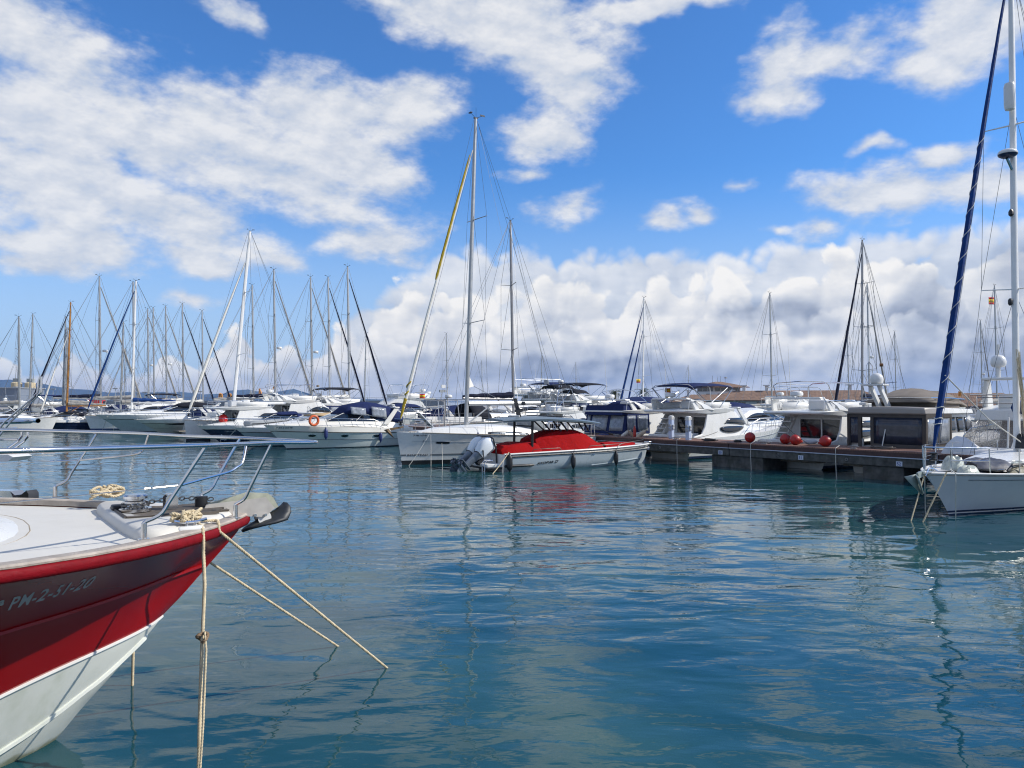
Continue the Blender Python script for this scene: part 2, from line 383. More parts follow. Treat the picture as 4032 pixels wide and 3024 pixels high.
# ------------------------------------------------------------------ boat shapes (local frame: origin under the bow tip, +x forward, +y port)
def lerp(a, b, t): return a + (b - a) * t
def interp(x, pts):
    if x <= pts[0][0]: return pts[0][1]
    for (x0, y0), (x1, y1) in zip(pts, pts[1:]):
        if x <= x1: return lerp(y0, y1, (x - x0) / (x1 - x0) if x1 > x0 else 0)
    return pts[-1][1]
class Hull:
    def __init__(s, L, B, fb0, fb1, over=0.6, tm=0.5, entry=0.8, stern=0.85, wl=0.82, rk=1.0, sp=1.4, prof=None, rake=0.0, sag=0.0):
        s.__dict__.update(locals()); s.prof = prof or [(0, 0), (0.5, 0.42), (1, 1)]
    def zs(s, c): return s.fb1 + (s.fb0 - s.fb1) * (1 - c) ** s.sp - s.sag * math.sin(PI * min(1, c))
    def half(s, c, tm, e):
        return (1 - (1 - c / tm) ** 2) ** e if c < tm else 1 - (1 - s.stern) * ((c - tm) / (1 - tm)) ** 1.8
    def pt(s, c, q, side, out=0.0):
        qq = max(0, min(1, q)); s0 = s.over * (1 - qq) ** s.rk if q >= 0 else s.over * (1 - q * 0.6)
        s1 = s.L + s.rake * (qq - 1); x = s0 + c * (s1 - s0)
        bd = s.B / 2 * s.half(c, s.tm, s.entry); bw = s.B / 2 * s.wl * s.half(c, min(0.95, s.tm * 1.2), s.entry * 1.25)
        b = bw + (bd - bw) * interp(qq, s.prof)
        if q < 0: b *= max(0.3, 1 + q)
        return V((-x, side * (b + out), q * s.zs(c)))
    def at_s(s, sd, q, side, out=0.0):
        """point at distance sd aft of the bow tip"""
        qq = max(0, min(1, q)); s0 = s.over * (1 - qq) ** s.rk; s1 = s.L + s.rake * (qq - 1)
        return s.pt(max(0, (sd - s0) / (s1 - s0)), q, side, out)
    def build(s, root, rows, mats, deckm, nc=18, drop=0.05, name='hull', camber=0.05):
        """rows: list of (kind, value, material index of the band above it)"""
        mb = MB(); cs = [(i / nc) ** 1.35 for i in range(nc + 1)]
        def q(r, c): return r[1] / s.zs(c) if r[0] == 'z' else r[1]
        for side in (1, -1):
            for k in range(len(rows) - 1):
                a, b = rows[k], rows[k + 1]
                mb.grid(lambda u, v: s.pt(cs[int(round(u * nc))], q(a if v < 0.5 else b, cs[int(round(u * nc))]), side), nc, 1, a[2])
        tr = [s.pt(1, q(r, 1), 1) for r in rows] + [s.pt(1, q(r, 1), -1) for r in reversed(rows)]
        mb.add(tr, [tuple(range(len(tr)))], rows[-2][2])
        # weld the strips
        o = mb.build(name, mats, root); bm = bmesh.new(); bm.from_mesh(o.data); bmesh.ops.remove_doubles(bm, verts=bm.verts, dist=0.0008)
        bmesh.ops.recalc_face_normals(bm, faces=bm.faces); bm.to_mesh(o.data); bm.free(); o.data.set_sharp_from_angle(angle=R(28))
        d = MB()
        def dk(u, v):
            c = cs[int(round(u * nc))]; p = s.pt(c, 1, 1, -0.02); y = p.y * (1 - 2 * v)
            return V((p.x, y, p.z - drop + camber * (1 - (1 - 2 * v) ** 2) * min(1, abs(p.y))))
        d.grid(dk, nc, 6); d.build('deck', deckm, root)
        return o
    def line(s, q, c0, c1, side, out=0.0, up=0.0, n=16):
        return [s.pt(lerp(c0, c1, i / n), q, side, out) + V((0, 0, up)) for i in range(n + 1)]
    def band(s, root, name, m, q, r, c0=0.0, c1=1.0, n=5, flat=1.0):
        mb = MB()
        for side in (1, -1): mb.tube(s.line(q, c0, c1, side, r * 0.3), r, n, flat=flat)
        return mb.build(name, m, root)
class House:
    """a lofted cabin: stations (s, zb, zt, wb, wt)"""
    def __init__(s, st): s.st = st
    def g(s, sd):
        return [interp(sd, [(a[0], a[k]) for a in s.st]) for k in range(1, 5)]
    def y(s, sd, z):
        zb, zt, wb, wt = s.g(sd); return lerp(wb, wt, max(0, min(1.1, (z - zb) / max(0.01, zt - zb))))
    def build(s, root, name, m, crown=0.06, bevel=0.04):
        rings = []
        for (a, zb, zt, wb, wt) in s.st:
            h = zt - zb
            rings.append([V((-a, wb, zb)), V((-a, lerp(wb, wt, 0.5), zb + h * 0.5)), V((-a, wt, zt)), V((-a, wt * 0.5, zt + crown * min(1, wt))), V((-a, 0, zt + crown * 1.3 * min(1, wt))),
                          V((-a, -wt * 0.5, zt + crown * min(1, wt))), V((-a, -wt, zt)), V((-a, -lerp(wb, wt, 0.5), zb + h * 0.5)), V((-a, -wb, zb))])
        mb = MB().loft(rings); return mb.build(name, m, root, ang=40, bevel=bevel)
    def window(s, root, name, m, s0, s1, lo, hi, side, out=0.012, n=10):
        mb = MB()
        def f(u, v):
            sd = lerp(s0, s1, u); z = lerp(lo(u), hi(u), v); return V((-sd, side * (s.y(sd, z) + out), z))
        mb.grid(f, n, 3); a = len(mb.v)
        o = mb.build(name, m, root, ang=60)
        md = o.modifiers.new('thickness', 'SOLIDIFY'); md.thickness = 0.03; md.offset = 0
        return o
def arc(u, p=0.5): return max(0.0, 1 - abs(2 * u - 1) ** 2) ** p

def wind_gear(root, x, z, s=1.0):
    mb = MB(); mb.box((x, 0, z), (0.20 * s, 0.10 * s, 0.05 * s)); mb.tube([(x, 0, z), (x - 0.35 * s, 0.0, z + 0.16 * s)], 0.012 * s, 4)
    mb.tube([(x, 0, z), (x + 0.3 * s, 0, z + 0.2 * s)], 0.012 * s, 4); mb.box((x - 0.4 * s, 0, z + 0.2 * s), (0.26 * s, 0.02, 0.07 * s))
    mb.box((x + 0.3 * s, 0, z + 0.2 * s), (0.10 * s, 0.22 * s, 0.03 * s)); mb.tube([(x, 0.03, z), (x, 0.03, z + 0.5 * s)], 0.008 * s, 4)
    return mb.build('wind_vane', BLACK, root)
def radar(root, x, y, z, r=0.24, name='radar_dome', m=None):
    mb = MB().lathe([(0.02, -0.09), (r * 0.8, -0.09), (r, -0.04), (r, 0.05), (r * 0.85, 0.11), (0.02, 0.14)], (x, y, z)); mb.tube([(x + 0.1, y, z - 0.1), (x + 0.25, y, z - 0.18)], 0.03, 5)
    return mb.build(name, m or WHITE, root)

def rig(root, ms, foot, top, r, rake, m, L, B, deck0, furl, furl_top=0.9, furl_r=0.085, spreaders=2, boom_z=None, boom_len=3.8, cover=None, wire=0.008,
        bow_s=0.25, deckz=1.2, radar_z=None, boomr=0.09, second=False, spr_w=0.27, topgear=True, mastn=10, stern_z=1.1, furl2=None):
    """mast, spreaders, boom, stays and a furled headsail"""
    def mx(z): return -ms - rake * (z - foot)
    mb = MB(); zs = [foot, lerp(foot, top, 0.5), lerp(foot, top, 0.85), top]
    rings = []
    for z, k in zip(zs, (1, 1, 0.9, 0.68)):
        rings.append([V((mx(z) + math.cos(2 * PI * j / mastn) * r * 1.35 * k, math.sin(2 * PI * j / mastn) * r * k, z)) for j in range(mastn)])
    mb.loft(rings); mst = mb.build('mast', m, root)
    if topgear: wind_gear(root, mx(top), top + 0.03, 1.0 if wire < 0.011 else 0.65)
    sp = []
    for i in range(spreaders):
        z = lerp(foot, top, (i + 1) / (spreaders + 1) + (0.0 if spreaders > 1 else 0.05)); w = B * spr_w * (1.0 - 0.12 * i); sp.append((z, w))
        for sd in (1, -1):
            MB().tube([(mx(z), 0, z), (mx(z) - 0.25, sd * w, z + 0.10)], [0.045, 0.03], 5, flat=0.5).build('spreader', m, root)
    w = MB(); tz = top - 0.1
    fz = lerp(foot, top, furl_top)
    for sd in (1, -1):
        prev = V((-ms - 0.25, sd * B * 0.44, deckz))
        for z, sw in sp:
            tip = V((mx(z) - 0.25, sd * sw, z + 0.1)); w.tube([prev, tip], wire, 3); w.tube([prev, V((mx(z), 0, z + 0.6))], wire, 3) if prev.z > deckz + 0.1 else None
            prev = tip
        w.tube([prev, V((mx(tz), 0, tz))], wire, 3)
        w.tube([V((-ms - 0.55, sd * B * 0.42, deckz)), V((mx(sp[0][0]), 0, sp[0][0] - 0.1)) if sp else V((mx(tz), 0, tz))], wire, 3)
        w.tube([V((-L + 0.1, sd * B * 0.16, stern_z)), V((mx(tz) - 0.1, 0, tz))], wire, 3)
    w.tube([V((-bow_s, 0, deck0 + 0.1)), V((mx(fz) + r, 0, fz))], wire, 3)
    w.tube([V((-bow_s - 0.1, 0, deck0 + 0.1)), V((mx(tz) + r * 1.4, 0, tz))], wire, 3)
    if boom_z: w.tube([V((mx(tz) - 0.12, 0, tz)), V((-ms - boom_len * 0.97, 0, boom_z + 0.12))], wire * 0.8, 3)
    w.build('standing_rigging', WIRE, root)
    def sail(fz, bs, fm, nm='furled_headsail', rr=furl_r):
        a = V((-bs, 0, deck0 + 0.55)); b = V((mx(fz) + r * 1.5, 0, fz)); n = 22; pts = []; rad = []
        for i in range(n + 1):
            t = i / n; p = a.lerp(b, t); p.x += 0.06 * math.sin(PI * t); p.z -= 0.0
            pts.append(p); rad.append(rr * interp(t, [(0, 0.35), (0.03, 0.8), (0.10, 1.15), (0.35, 1.0), (0.8, 0.62), (1, 0.3)]) * (1 + 0.07 * math.sin(i * 2.7)))
        g = MB().tube(pts, rad, 8).build(nm, fm, root)
        MB().lathe([(0.02, 0), (0.10, 0.02), (0.10, 0.05), (0.05, 0.07), (0.05, 0.15), (0.10, 0.17), (0.10, 0.2), (0.02, 0.22)], a - V((0, 0, 0.28)), 10).build('furling_drum', BLACK, root)
        return g
    if furl: sail(fz, bow_s, furl)
    if furl2: sail(lerp(foot, top, 0.72), bow_s + 1.2, furl2, 'inner_headsail')
    if boom_z:
        b0 = V((-ms - r * 1.5, 0, boom_z)); b1 = V((-ms - boom_len, 0, boom_z + 0.02))
        MB().tube([b0, b1], boomr, 8).build('boom', m, root)
        MB().tube([V((-ms - r, 0, foot + 0.15)), V((-ms - boom_len * 0.33, 0, boom_z - 0.05))], 0.035, 6).build('boom_vang', m, root)
        if cover:
            n = 14; pts = []; rad = []
            for i in range(n + 1):
                t = i / n; pts.append(b0.lerp(b1, t) + V((0.0, 0.02 * math.sin(i * 2.1), 0.13 + 0.10 * (1 - t) + 0.02 * math.sin(i * 1.7)))); rad.append(interp(t, [(0, 0.20), (0.1, 0.19), (0.8, 0.12), (1, 0.07)]) * (1 + 0.06 * math.sin(i * 2.3)))
            MB().tube(pts, rad, 8).build('boom_cover', cover, root)
    if radar_z: radar(root, mx(radar_z) + 0.42, 0, radar_z)
    return mx

def pulpit_and_lines(root, H, h=0.6, c_end=0.95, n=6, r=0.014, bow_out=0.1, stern=True):
    mb = MB(); tip = H.pt(0, 1, 1); top = []
    a = [H.pt(c, 1, 1, -0.06) + V((0.12 if c < 0.04 else 0.0, 0, h)) for c in (0.13, 0.08, 0.03)]
    b = [V((p.x, -p.y, p.z)) for p in reversed(a)]
    mb.tube(a + [V((tip.x + bow_out, 0, tip.z + h))] + b, r * 1.2, 6)
    for c in (0.13, 0.05):
        for sd in (1, -1):
            p = H.pt(c, 1, sd, -0.06); mb.tube([p, p + V((0.05, 0, h))], r, 5)
    a2 = [H.pt(c, 1, 1, -0.06) + V((0.05, 0, h * 0.5)) for c in (0.13, 0.05)]
    mb.tube(a2, r, 5); mb.tube([V((p.x, -p.y, p.z)) for p in a2], r, 5)
    mb.build('pulpit', STEEL, root)
    for k in range(n):
        c = lerp(0.2, c_end, k / (n - 1))
        for sd in (1, -1):
            p = H.pt(c, 1, sd, -0.06); MB().tube([p, p + V((0, 0, h))], r, 5).build('stanchion', STEEL, root)
    l = MB()
    for sd in (1, -1):
        for hh in (h, h * 0.5): l.tube(H.line(1, 0.13, c_end, sd, -0.06, hh, 12), 0.006, 3)
    l.build('lifeline', WIRE, root)
    if stern:
        s = MB(); pts = [H.pt(c, 1, 1, -0.08) + V((0, 0, h)) for c in (0.88, 0.95, 0.995)]
        s.tube(pts + [V((p.x, -p.y, p.z)) for p in reversed(pts)], r * 1.2, 6)
        for c in (0.88, 0.995):
            for sd in (1, -1):
                p = H.pt(c, 1, sd, -0.08); s.tube([p, p + V((0, 0, h))], r, 5)
        s.build('pushpit', STEEL, root)

def wheel(root, c, r=0.4, tilt=0.35, m=None):
    mb = MB(); c = V(c); n = 18
    M = Matrix.Rotation(tilt, 3, 'Y'); ring = [M @ V((0, math.cos(2 * PI * i / n) * r, math.sin(2 * PI * i / n) * r)) + c for i in range(n + 1)]
    mb.tube(ring, 0.016, 5)
    for i in range(0, n, 3): mb.tube([c, ring[i]], 0.008, 4)
    mb.tube([c, c + V((0.18, 0, 0)), c + V((0.2, 0, -0.7))], 0.07, 6)
    return mb.build('steering_wheel', m or STEEL, root)

def sailboat(root, L=10.0, B=3.3, fb0=1.35, fb1=1.0, over=0.5, ms=3.8, top=13.5, r=0.075, rake=0.02, hullm=None, bootm=None, mastm=None, furl=None,
             cover=None, boom=True, hood=None, radar_z=None, wire=0.012, spreaders=2, stripe=None, furl_top=0.92, lite=True, furl2=None, rake_t=0.3, furl_r=0.085):
    H = Hull(L, B, fb0, fb1, over, tm=0.55, entry=0.82, stern=0.75, wl=0.8, rake=rake_t)
    H.build(root, [('z', -0.35, 1), ('z', 0.03, 2), ('z', 0.13, 0), ('q', 0.35, 0), ('q', 0.7, 0), ('q', 1.0, 0)], [hullm or WHITE, ANTI, bootm or NAVY], DECK, nc=12)
    H.band(root, 'toe_rail', TEAK, 1.0, 0.025, n=4)
    if stripe: H.band(root, 'stripe', stripe, 0.84, 0.03, 0.03, 1, n=4, flat=0.3)
    zd = lerp(fb0, fb1, 0.5)
    hs = House([(L * 0.2, zd - 0.1, zd + 0.05, 0.2, 0.12), (L * 0.28, zd - 0.1, zd + 0.22, B * 0.22, B * 0.16), (L * 0.4, zd - 0.1, zd + 0.36, B * 0.30, B * 0.24), (L * 0.66, zd - 0.1, zd + 0.42, B * 0.31, B * 0.25)])
    hs.build(root, 'coachroof', WHITE, bevel=0.03)
    for sd in (1, -1):
        hs.window(root, 'cabin_window', GLASS, L * 0.38, L * 0.6, lambda u: zd + 0.12, lambda u: zd + 0.14 + 0.14 * arc(u), sd, n=6)
        MB().box((-L * 0.81, sd * B * 0.30, zd + 0.08), (L * 0.26, 0.16, 0.32)).build('cockpit_coaming', WHITE, root, bevel=0.03)
    rig(root, ms, zd + 0.3, top, r, rake, mastm or ALU, L, B, fb0, furl, furl_top, spreaders=spreaders, boom_z=(zd + 1.35) if boom else None, boom_len=L * 0.37, cover=cover,
        deckz=zd, radar_z=radar_z, wire=wire, mastn=8, furl2=furl2, furl_r=furl_r)
    if hood:
        mb = MB(); rings = []
        for sd_, h in ((0.60, 0.40), (0.63, 0.85), (0.70, 0.98), (0.74, 0.95)):
            rings.append([V((-L * sd_, math.cos(a) * B * 0.30, zd + 0.1 + max(0, math.sin(a)) ** 0.6 * h)) for a in [PI * i / 8 for i in range(9)]])
        mb.loft(rings, closed=False); o = mb.build('sprayhood', hood, root, ang=60); md = o.modifiers.new('thickness', 'SOLIDIFY'); md.thickness = 0.02
    pulpit_and_lines(root, H, n=5, r=0.016)
    wheel(root, (-L * 0.86, 0, zd + 0.75), 0.38)
    return H

def bow_rail(root, H, c1=0.6, h=0.55, lean=0.35, n=8, r=0.016, out=-0.05, name='bow_rail', bow_out=0.25, base_q=1.0):
    mb = MB(); tip = H.pt(0, 1, 1); cs = [lerp(0.02, c1, (i / 12) ** 1.1) for i in range(13)]
    a = [H.pt(c, 1, 1, out) + V((lean * (1 - c / c1 * 0.4), 0, h * (1 if c < c1 * 0.93 else 0.6))) for c in reversed(cs)]
    end = H.pt(c1, 1, 1, out)
    a = [end + V((-0.25, 0, 0.02))] + a
    mb.tube(a + [V((tip.x + lean + bow_out, 0, tip.z + h))] + [V((p.x, -p.y, p.z)) for p in reversed(a)], r, 6)
    for k in range(n):
        c = lerp(0.03, c1 * 0.92, k / (n - 1))
        for sd in (1, -1):
            p = H.pt(c, 1, sd, out); q = H.pt(c, 1, sd, out) + V((lean * (1 - c / c1 * 0.4), 0, h)); mb.tube([p, q], r * 0.8, 5)
    return mb.build(name, STEEL, root)
def portlight(root, H, sd_, q, side, w=0.3, h=0.11):
    p = H.at_s(sd_, q, side); a = H.at_s(sd_ - 0.1, q, side); b = H.at_s(sd_, q + 0.05, side)
    x = (a - p).normalized(); y = (b - p).normalized(); z = x.cross(y).normalized()
    if z.y * side < 0: z = -z
    ring = lambda k, o: [p + x * (math.cos(2 * PI * i / 16) * w * k) + y * (math.sin(2 * PI * i / 16) * h * k) + z * o for i in range(16)]
    o = MB().loft([ring(1.15, -0.03), ring(1.15, 0.012), ring(1.0, 0.018)]).build('portlight', STEEL, root)
    MB().loft([ring(0.96, 0.0), ring(0.96, 0.022)]).build('pane', GLASS, o)
def canopy(root, prof, w0, m, name='canopy', zlow=None, n=10, win=None, sq=0.55, zp=0.75):
    """canvas hood: prof = [(s, ztop, zbot, halfwidth)]"""
    mb = MB(); rings = []
    for (s_, zt, zb, w) in prof:
        rings.append([V((-s_, math.copysign(abs(math.cos(a)) ** sq, math.cos(a)) * w, zb + max(0.0, math.sin(a)) ** zp * (zt - zb))) for a in [PI * i / n for i in range(n + 1)]])
    mb.loft(rings, closed=False)
    k = len(rings[0])
    for rg, flip in ((rings[0], 1), (rings[-1], 0)): mb.add(rg, [tuple(range(k))])
    o = mb.build(name, m, root, ang=50)
    md = o.modifiers.new('thickness', 'SOLIDIFY'); md.thickness = 0.015
    return o
def fender_mesh(mb, c, L=0.62, r=0.12, axis=(0, 0, 1)):
    a = V(axis).normalized(); c = V(c); M = V((0, 0, 1)).rotation_difference(a).to_matrix()
    h = L / 2
    mb.lathe([(0.012, -h - 0.09), (0.035, -h - 0.05), (0.045, -h), (r * 0.8, -h + 0.05), (r, -h + 0.13), (r, h - 0.13), (r * 0.8, h - 0.05), (0.045, h), (0.035, h + 0.05), (0.012, h + 0.09)], c, 14, M=M)
def fender(label, c, m, rope_top=None, L=0.62, r=0.12, group=None, axis=(0, 0, 1), ropem=None):
    c = V(c); mb = MB(); fender_mesh(mb, (0, 0, 0), L, r, axis)
    t = thing('fender', label, 'fender', c, group=group)
    mb.build('body', m, t)
    if rope_top is not None:
        MB().tube([V(axis).normalized() * (L / 2 + 0.07), V(rope_top) - c], 0.009, 5).build('lanyard', ropem or ROPEW, t)
    return t

def express_cruiser(root, L=9.0, B=3.1, fb0=1.42, fb1=1.12, over=1.3, rubq=0.74, upper=None, lower=None, canvas=None, stripe=NAVY, ports=(2.6, 4.5, 6.6), ws=(3.4, 4.6), hard=False,
                    arch=True, arch_m=None, glassm=None, canvas_top=1.35, rail=True, hullwin=False, canvas_win=True, arch_s=0.87, arch_w=0.22):
    upper = upper or WHITE; lower = lower or PALE; canvas = canvas or CANVAS; glassm = glassm or GLASS
    H = Hull(L, B, fb0, fb1, over, tm=0.55, entry=0.85, stern=0.9, wl=0.74, rk=0.9, prof=[(0, 0), (0.25, 0.22), (rubq, 1.0), (1, 0.97)], rake=0.0)
    H.build(root, [('z', -0.35, 2), ('z', 0.05, 1), ('q', 0.25, 1), ('q', 0.5, 1), ('q', rubq, 0), ('q', 1.0, 0)], [upper, lower, ANTI], DECK, nc=16, camber=0.12)
    H.band(root, 'rub_rail', BLACK, rubq, 0.022, n=5)
    if stripe: H.band(root, 'stripe', stripe, 0.40, 0.024, 0.02, 1, n=4, flat=0.4)
    d = lerp(fb0, fb1, 0.4)
    w0 = B / 2
    fore = House([(L * 0.08, fb0 - 0.12, fb0 - 0.02, 0.28, 0.2), (L * 0.2, d - 0.05, d + 0.16, w0 * 0.55, w0 * 0.42), (ws[0], d - 0.05, d + 0.36, w0 * 0.76, w0 * 0.62), (ws[1] + 0.5, d - 0.05, d + 0.40, w0 * 0.82, w0 * 0.70), (L * 0.86, fb1 - 0.05, fb1 + 0.36, w0 * 0.88, w0 * 0.80), (L * 0.97, fb1 - 0.05, fb1 + 0.1, w0 * 0.86, w0 * 0.8)])
    fore.build(root, 'superstructure', upper, crown=0.09, bevel=0.05)
    zt = d + 0.34
    wh = 0.42
    glass = House([(ws[0], zt - 0.05, zt + 0.04, w0 * 0.66, w0 * 0.6), (ws[1], zt - 0.05, zt + wh, w0 * 0.72, w0 * 0.56), (ws[1] + 1.3, zt - 0.08, zt + wh - 0.05, w0 * 0.76, w0 * 0.62), (ws[1] + 2.8, zt - 0.1, zt + 0.03, w0 * 0.79, w0 * 0.75)])
    glass.build(root, 'windscreen', glassm, crown=0.02, bevel=0)
    fr = MB()
    for sd in (1, -1):
        fr.tube([V((-ws[0], sd * w0 * 0.66, zt)), V((-ws[1], sd * w0 * 0.575, zt + wh)), V((-ws[1] - 1.3, sd * w0 * 0.635, zt + wh - 0.05)), V((-ws[1] - 2.8, sd * w0 * 0.77, zt + 0.03))], 0.022, 5)
        fr.tube([V((-ws[1] - 0.75, sd * w0 * 0.77, zt - 0.02)), V((-ws[1] - 1.3, sd * w0 * 0.64, zt + wh - 0.05))], 0.02, 5)
    fr.tube([V((-ws[1], w0 * 0.575, zt + wh)), V((-ws[1], -w0 * 0.575, zt + wh))], 0.022, 5)
    fr.tube([V((-ws[0], 0, zt + 0.06)), V((-ws[1], 0, zt + wh))], 0.018, 5)
    fr.build('windscreen_frame', WHITE, root)
    a_s = L * arch_s
    if hard:
        hs = House([(ws[1] - 0.15, zt + wh + 0.0, zt + wh + 0.07, w0 * 0.62, w0 * 0.5), (ws[1] + 0.8, zt + wh + 0.02, zt + wh + 0.24, w0 * 0.70, w0 * 0.55), (ws[1] + 2.3, zt + wh - 0.12, zt + wh + 0.16, w0 * 0.76, w0 * 0.64), (ws[1] + 3.6, zt - 0.1, zt + wh - 0.28, w0 * 0.84, w0 * 0.8)])
        hs.build(root, 'hardtop', upper, crown=0.07)
        for sd in (1, -1): hs.window(root, 'side_window', GLASS, ws[1] + 0.1, ws[1] + 2.9, lambda u: zt + 0.05, lambda u: zt + 0.06 + 0.36 * arc(u, 0.6), sd, out=0.05)
    else:
        ct = zt + canvas_top - 0.42
        canopy(root, [(ws[1] - 0.05, zt + wh + 0.03, zt + wh - 0.02, w0 * 0.58), (ws[1] + 0.5, lerp(zt + wh, ct, 0.7), zt + wh - 0.05, w0 * 0.64), (ws[1] + 1.7, ct, zt + wh - 0.08, w0 * 0.68), (a_s - 1.0, ct - 0.08, zt + 0.0, w0 * 0.76), (a_s + 0.1, ct - 0.36, fb1 + 0.35, w0 * 0.80), (a_s + 0.55, ct - 0.62, fb1 + 0.3, w0 * 0.80)], w0, canvas)
    if arch:
        mb = MB(); zt2 = zt + min(canvas_top, 1.34) - 0.62
        for sd in (1, -1):
            mb.loft([[V((-(a_s - 0.75) + dx, sd * (w0 * 0.88 + dy), fb1 + 0.2)) for dx, dy in ((arch_w, 0), (-arch_w, 0), (-arch_w, -0.10), (arch_w, -0.10))],
                     [V((-(a_s + 0.1) + dx, sd * (w0 * 0.83 + dy), zt2)) for dx, dy in ((arch_w * 0.7, 0), (-arch_w * 0.7, 0), (-arch_w * 0.7, -0.10), (arch_w * 0.7, -0.10))]])
        mb.box((-(a_s + 0.1), 0, zt2 + 0.03), (0.34, w0 * 1.72, 0.10))
        mb.build('radar_arch', arch_m or upper, root, bevel=0.03)
    if rail: bow_rail(root, H, 0.78, 0.5, 0.3, 9)
    for ps in ports:
        for sd in (1, -1): portlight(root, H, ps, 0.58, sd, 0.21, 0.085)
    if hullwin:
        for sd in (1, -1):
            mb = MB().grid(lambda u, v: H.at_s(lerp(2.3, 5.6, u), lerp(0.62 - 0.02 * u, 0.64 + 0.20 * min(1, u * 1.4), v), sd, 0.012), 10, 2)
            o = mb.build('hull_window', GLASS, root); md = o.modifiers.new('thickness', 'SOLIDIFY'); md.thickness = 0.02
    MB().box((-L - 0.3, 0, 0.28), (0.75, B * 0.8, 0.09)).build('swim_platform', TEAK, root, bevel=0.02)
    return H

def flybridge(root, L=9.3, B=3.2, fb0=1.45, fb1=1.0, canvas=None, bimini=None, frame_only=False, arch=True, top=2.40, arch_m=None, deck_side=1):
    """motor yacht seen over the stern; f = distance forward of the transom"""
    H = Hull(L, B, fb0, fb1, 1.2, tm=0.6, entry=0.8, stern=0.92, wl=0.8, prof=[(0, 0), (0.3, 0.3), (0.7, 0.9), (1, 1)])
    H.build(root, [('z', -0.35, 1), ('z', 0.05, 2), ('z', 0.16, 0), ('q', 0.4, 0), ('q', 0.72, 0), ('q', 1.0, 0)], [WHITE, ANTI, NAVY], DECK, nc=16, camber=0.1)
    H.band(root, 'rub_rail', STEEL, 0.8, 0.02, n=5)
    w = B / 2; F = lambda f: L - f
    hs = House([(F(1.45), fb1 - 0.1, top - 0.2, w - 0.16, w - 0.28), (F(3.2), fb1 - 0.1, top - 0.02, w - 0.2, w - 0.36), (F(3.7), fb1 - 0.1, top - 0.12, w - 0.22, w - 0.42), (F(4.9), fb1 + 0.0, fb1 + 0.52, w - 0.34, w - 0.62), (F(6.5), fb1 + 0.1, fb1 + 0.42, w * 0.5, w * 0.36), (F(7.6), fb1 + 0.2, fb1 + 0.34, w * 0.22, w * 0.14)][::-1])
    hs.build(root, 'superstructure', WHITE, crown=0.08, bevel=0.05)
    for sd in (1, -1):
        hs.window(root, 'upper_side_window', GLASS, F(4.55), F(2.6), lambda u: fb1 + 0.62 + 0.12 * u, lambda u: min(top - 0.42, fb1 + 0.66 + 0.40 * arc(u, 0.7) + 0.02), sd, out=0.03)
        hs.window(root, 'lower_side_window', GLASS, F(4.3), F(2.2), lambda u: fb1 + 0.40 - 0.20 * arc(u, 0.7) + 0.1 * (1 - u), lambda u: fb1 + 0.52 + 0.06 * arc(u), sd, out=0.035)
        wing = [V((-F(1.55), sd * (w - 0.17), fb1 - 0.05)), V((-F(-0.0), sd * (w - 0.10), fb1 - 0.05)), V((-F(0.1), sd * (w - 0.1), fb1 + 0.12)), V((-F(0.7), sd * (w - 0.13), fb1 + 0.22)), V((-F(1.0), sd * (w - 0.17), fb1 + 0.6)), V((-F(1.25), sd * (w - 0.24), top - 0.2)), V((-F(1.55), sd * (w - 0.28), top - 0.2))]
        MB().prism(wing, (0, -sd * 0.10, 0)).build('cockpit_side', WHITE, root, bevel=0.025)
    # cockpit bulkhead with sliding doors
    dx = -F(1.44)
    door = MB().box((dx - 0.02, -0.28, (fb1 + top) / 2 - 0.15), (0.03, w * 1.25, top - fb1 - 0.42)).build('sliding_door', GLASS, root)
    fr = MB()
    for y in (-0.28 - w * 0.625, -0.28 - 0.05, -0.28 + w * 0.625): fr.box((dx - 0.05, y, (fb1 + top) / 2 - 0.15), (0.05, 0.06, top - fb1 - 0.36))
    fr.box((dx - 0.05, -0.28, top - 0.33), (0.05, w * 1.3, 0.06)); fr.build('door_frame', WHITE, door)
    st = MB()
    for k in range(5): st.box((-F(0.35 + 0.16 * k), w - 0.62, fb1 + 0.22 + 0.24 * k), (0.22, 0.46, 0.05))
    for y in (w - 0.86, w - 0.38): st.prism([V((-F(0.15), y, fb1)), V((-F(0.35), y, fb1)), V((-F(1.3), y, top - 0.2)), V((-F(1.1), y, top - 0.2))], (0, 0.04, 0))
    st.build('flybridge_stairs', WHITE, root, bevel=0.012)
    MB().box((-F(0.03), 0, fb1 - 0.2), (0.12, B * 0.86, 0.75)).build('transom_bulwark', WHITE, root, bevel=0.04)
    MB().box((-F(-0.35), 0, 0.36), (0.8, B * 0.84, 0.10)).build('swim_platform', TEAK, root, bevel=0.02)
    MB().box((-F(0.75), -0.2, fb1 + 0.1), (0.6, B * 0.5, 0.3)).build('cockpit_seat', WCANVAS, root, bevel=0.05)
    # flybridge deck
    fd = House([(F(3.55), top - 0.16, top + 0.05, w - 0.42, w - 0.36), (F(2.6), top - 0.16, top + 0.10, w - 0.30, w - 0.22), (F(1.2), top - 0.2, top + 0.04, w - 0.20, w - 0.12), (F(-0.15), top - 0.14, top, w - 0.16, w - 0.08), (F(-0.4), top - 0.10, top - 0.02, w - 0.3, w - 0.24)])
    fd.build(root, 'flybridge_deck', WHITE, crown=0.0, bevel=0.04)
    cm = MB()
    pts = [V((-F(1.0), w - 0.22, top + 0.02)), V((-F(2.4), w - 0.28, top + 0.05)), V((-F(3.3), w - 0.55, top + 0.02))]
    ring = pts + [V((p.x, -p.y, p.z)) for p in reversed(pts)]
    cm.loft([[p for p in ring], [p + V((0.12 if abs(p.x) < F(2.9) else 0.05, 0, 0.34)) for p in ring]], closed=False, caps=False)
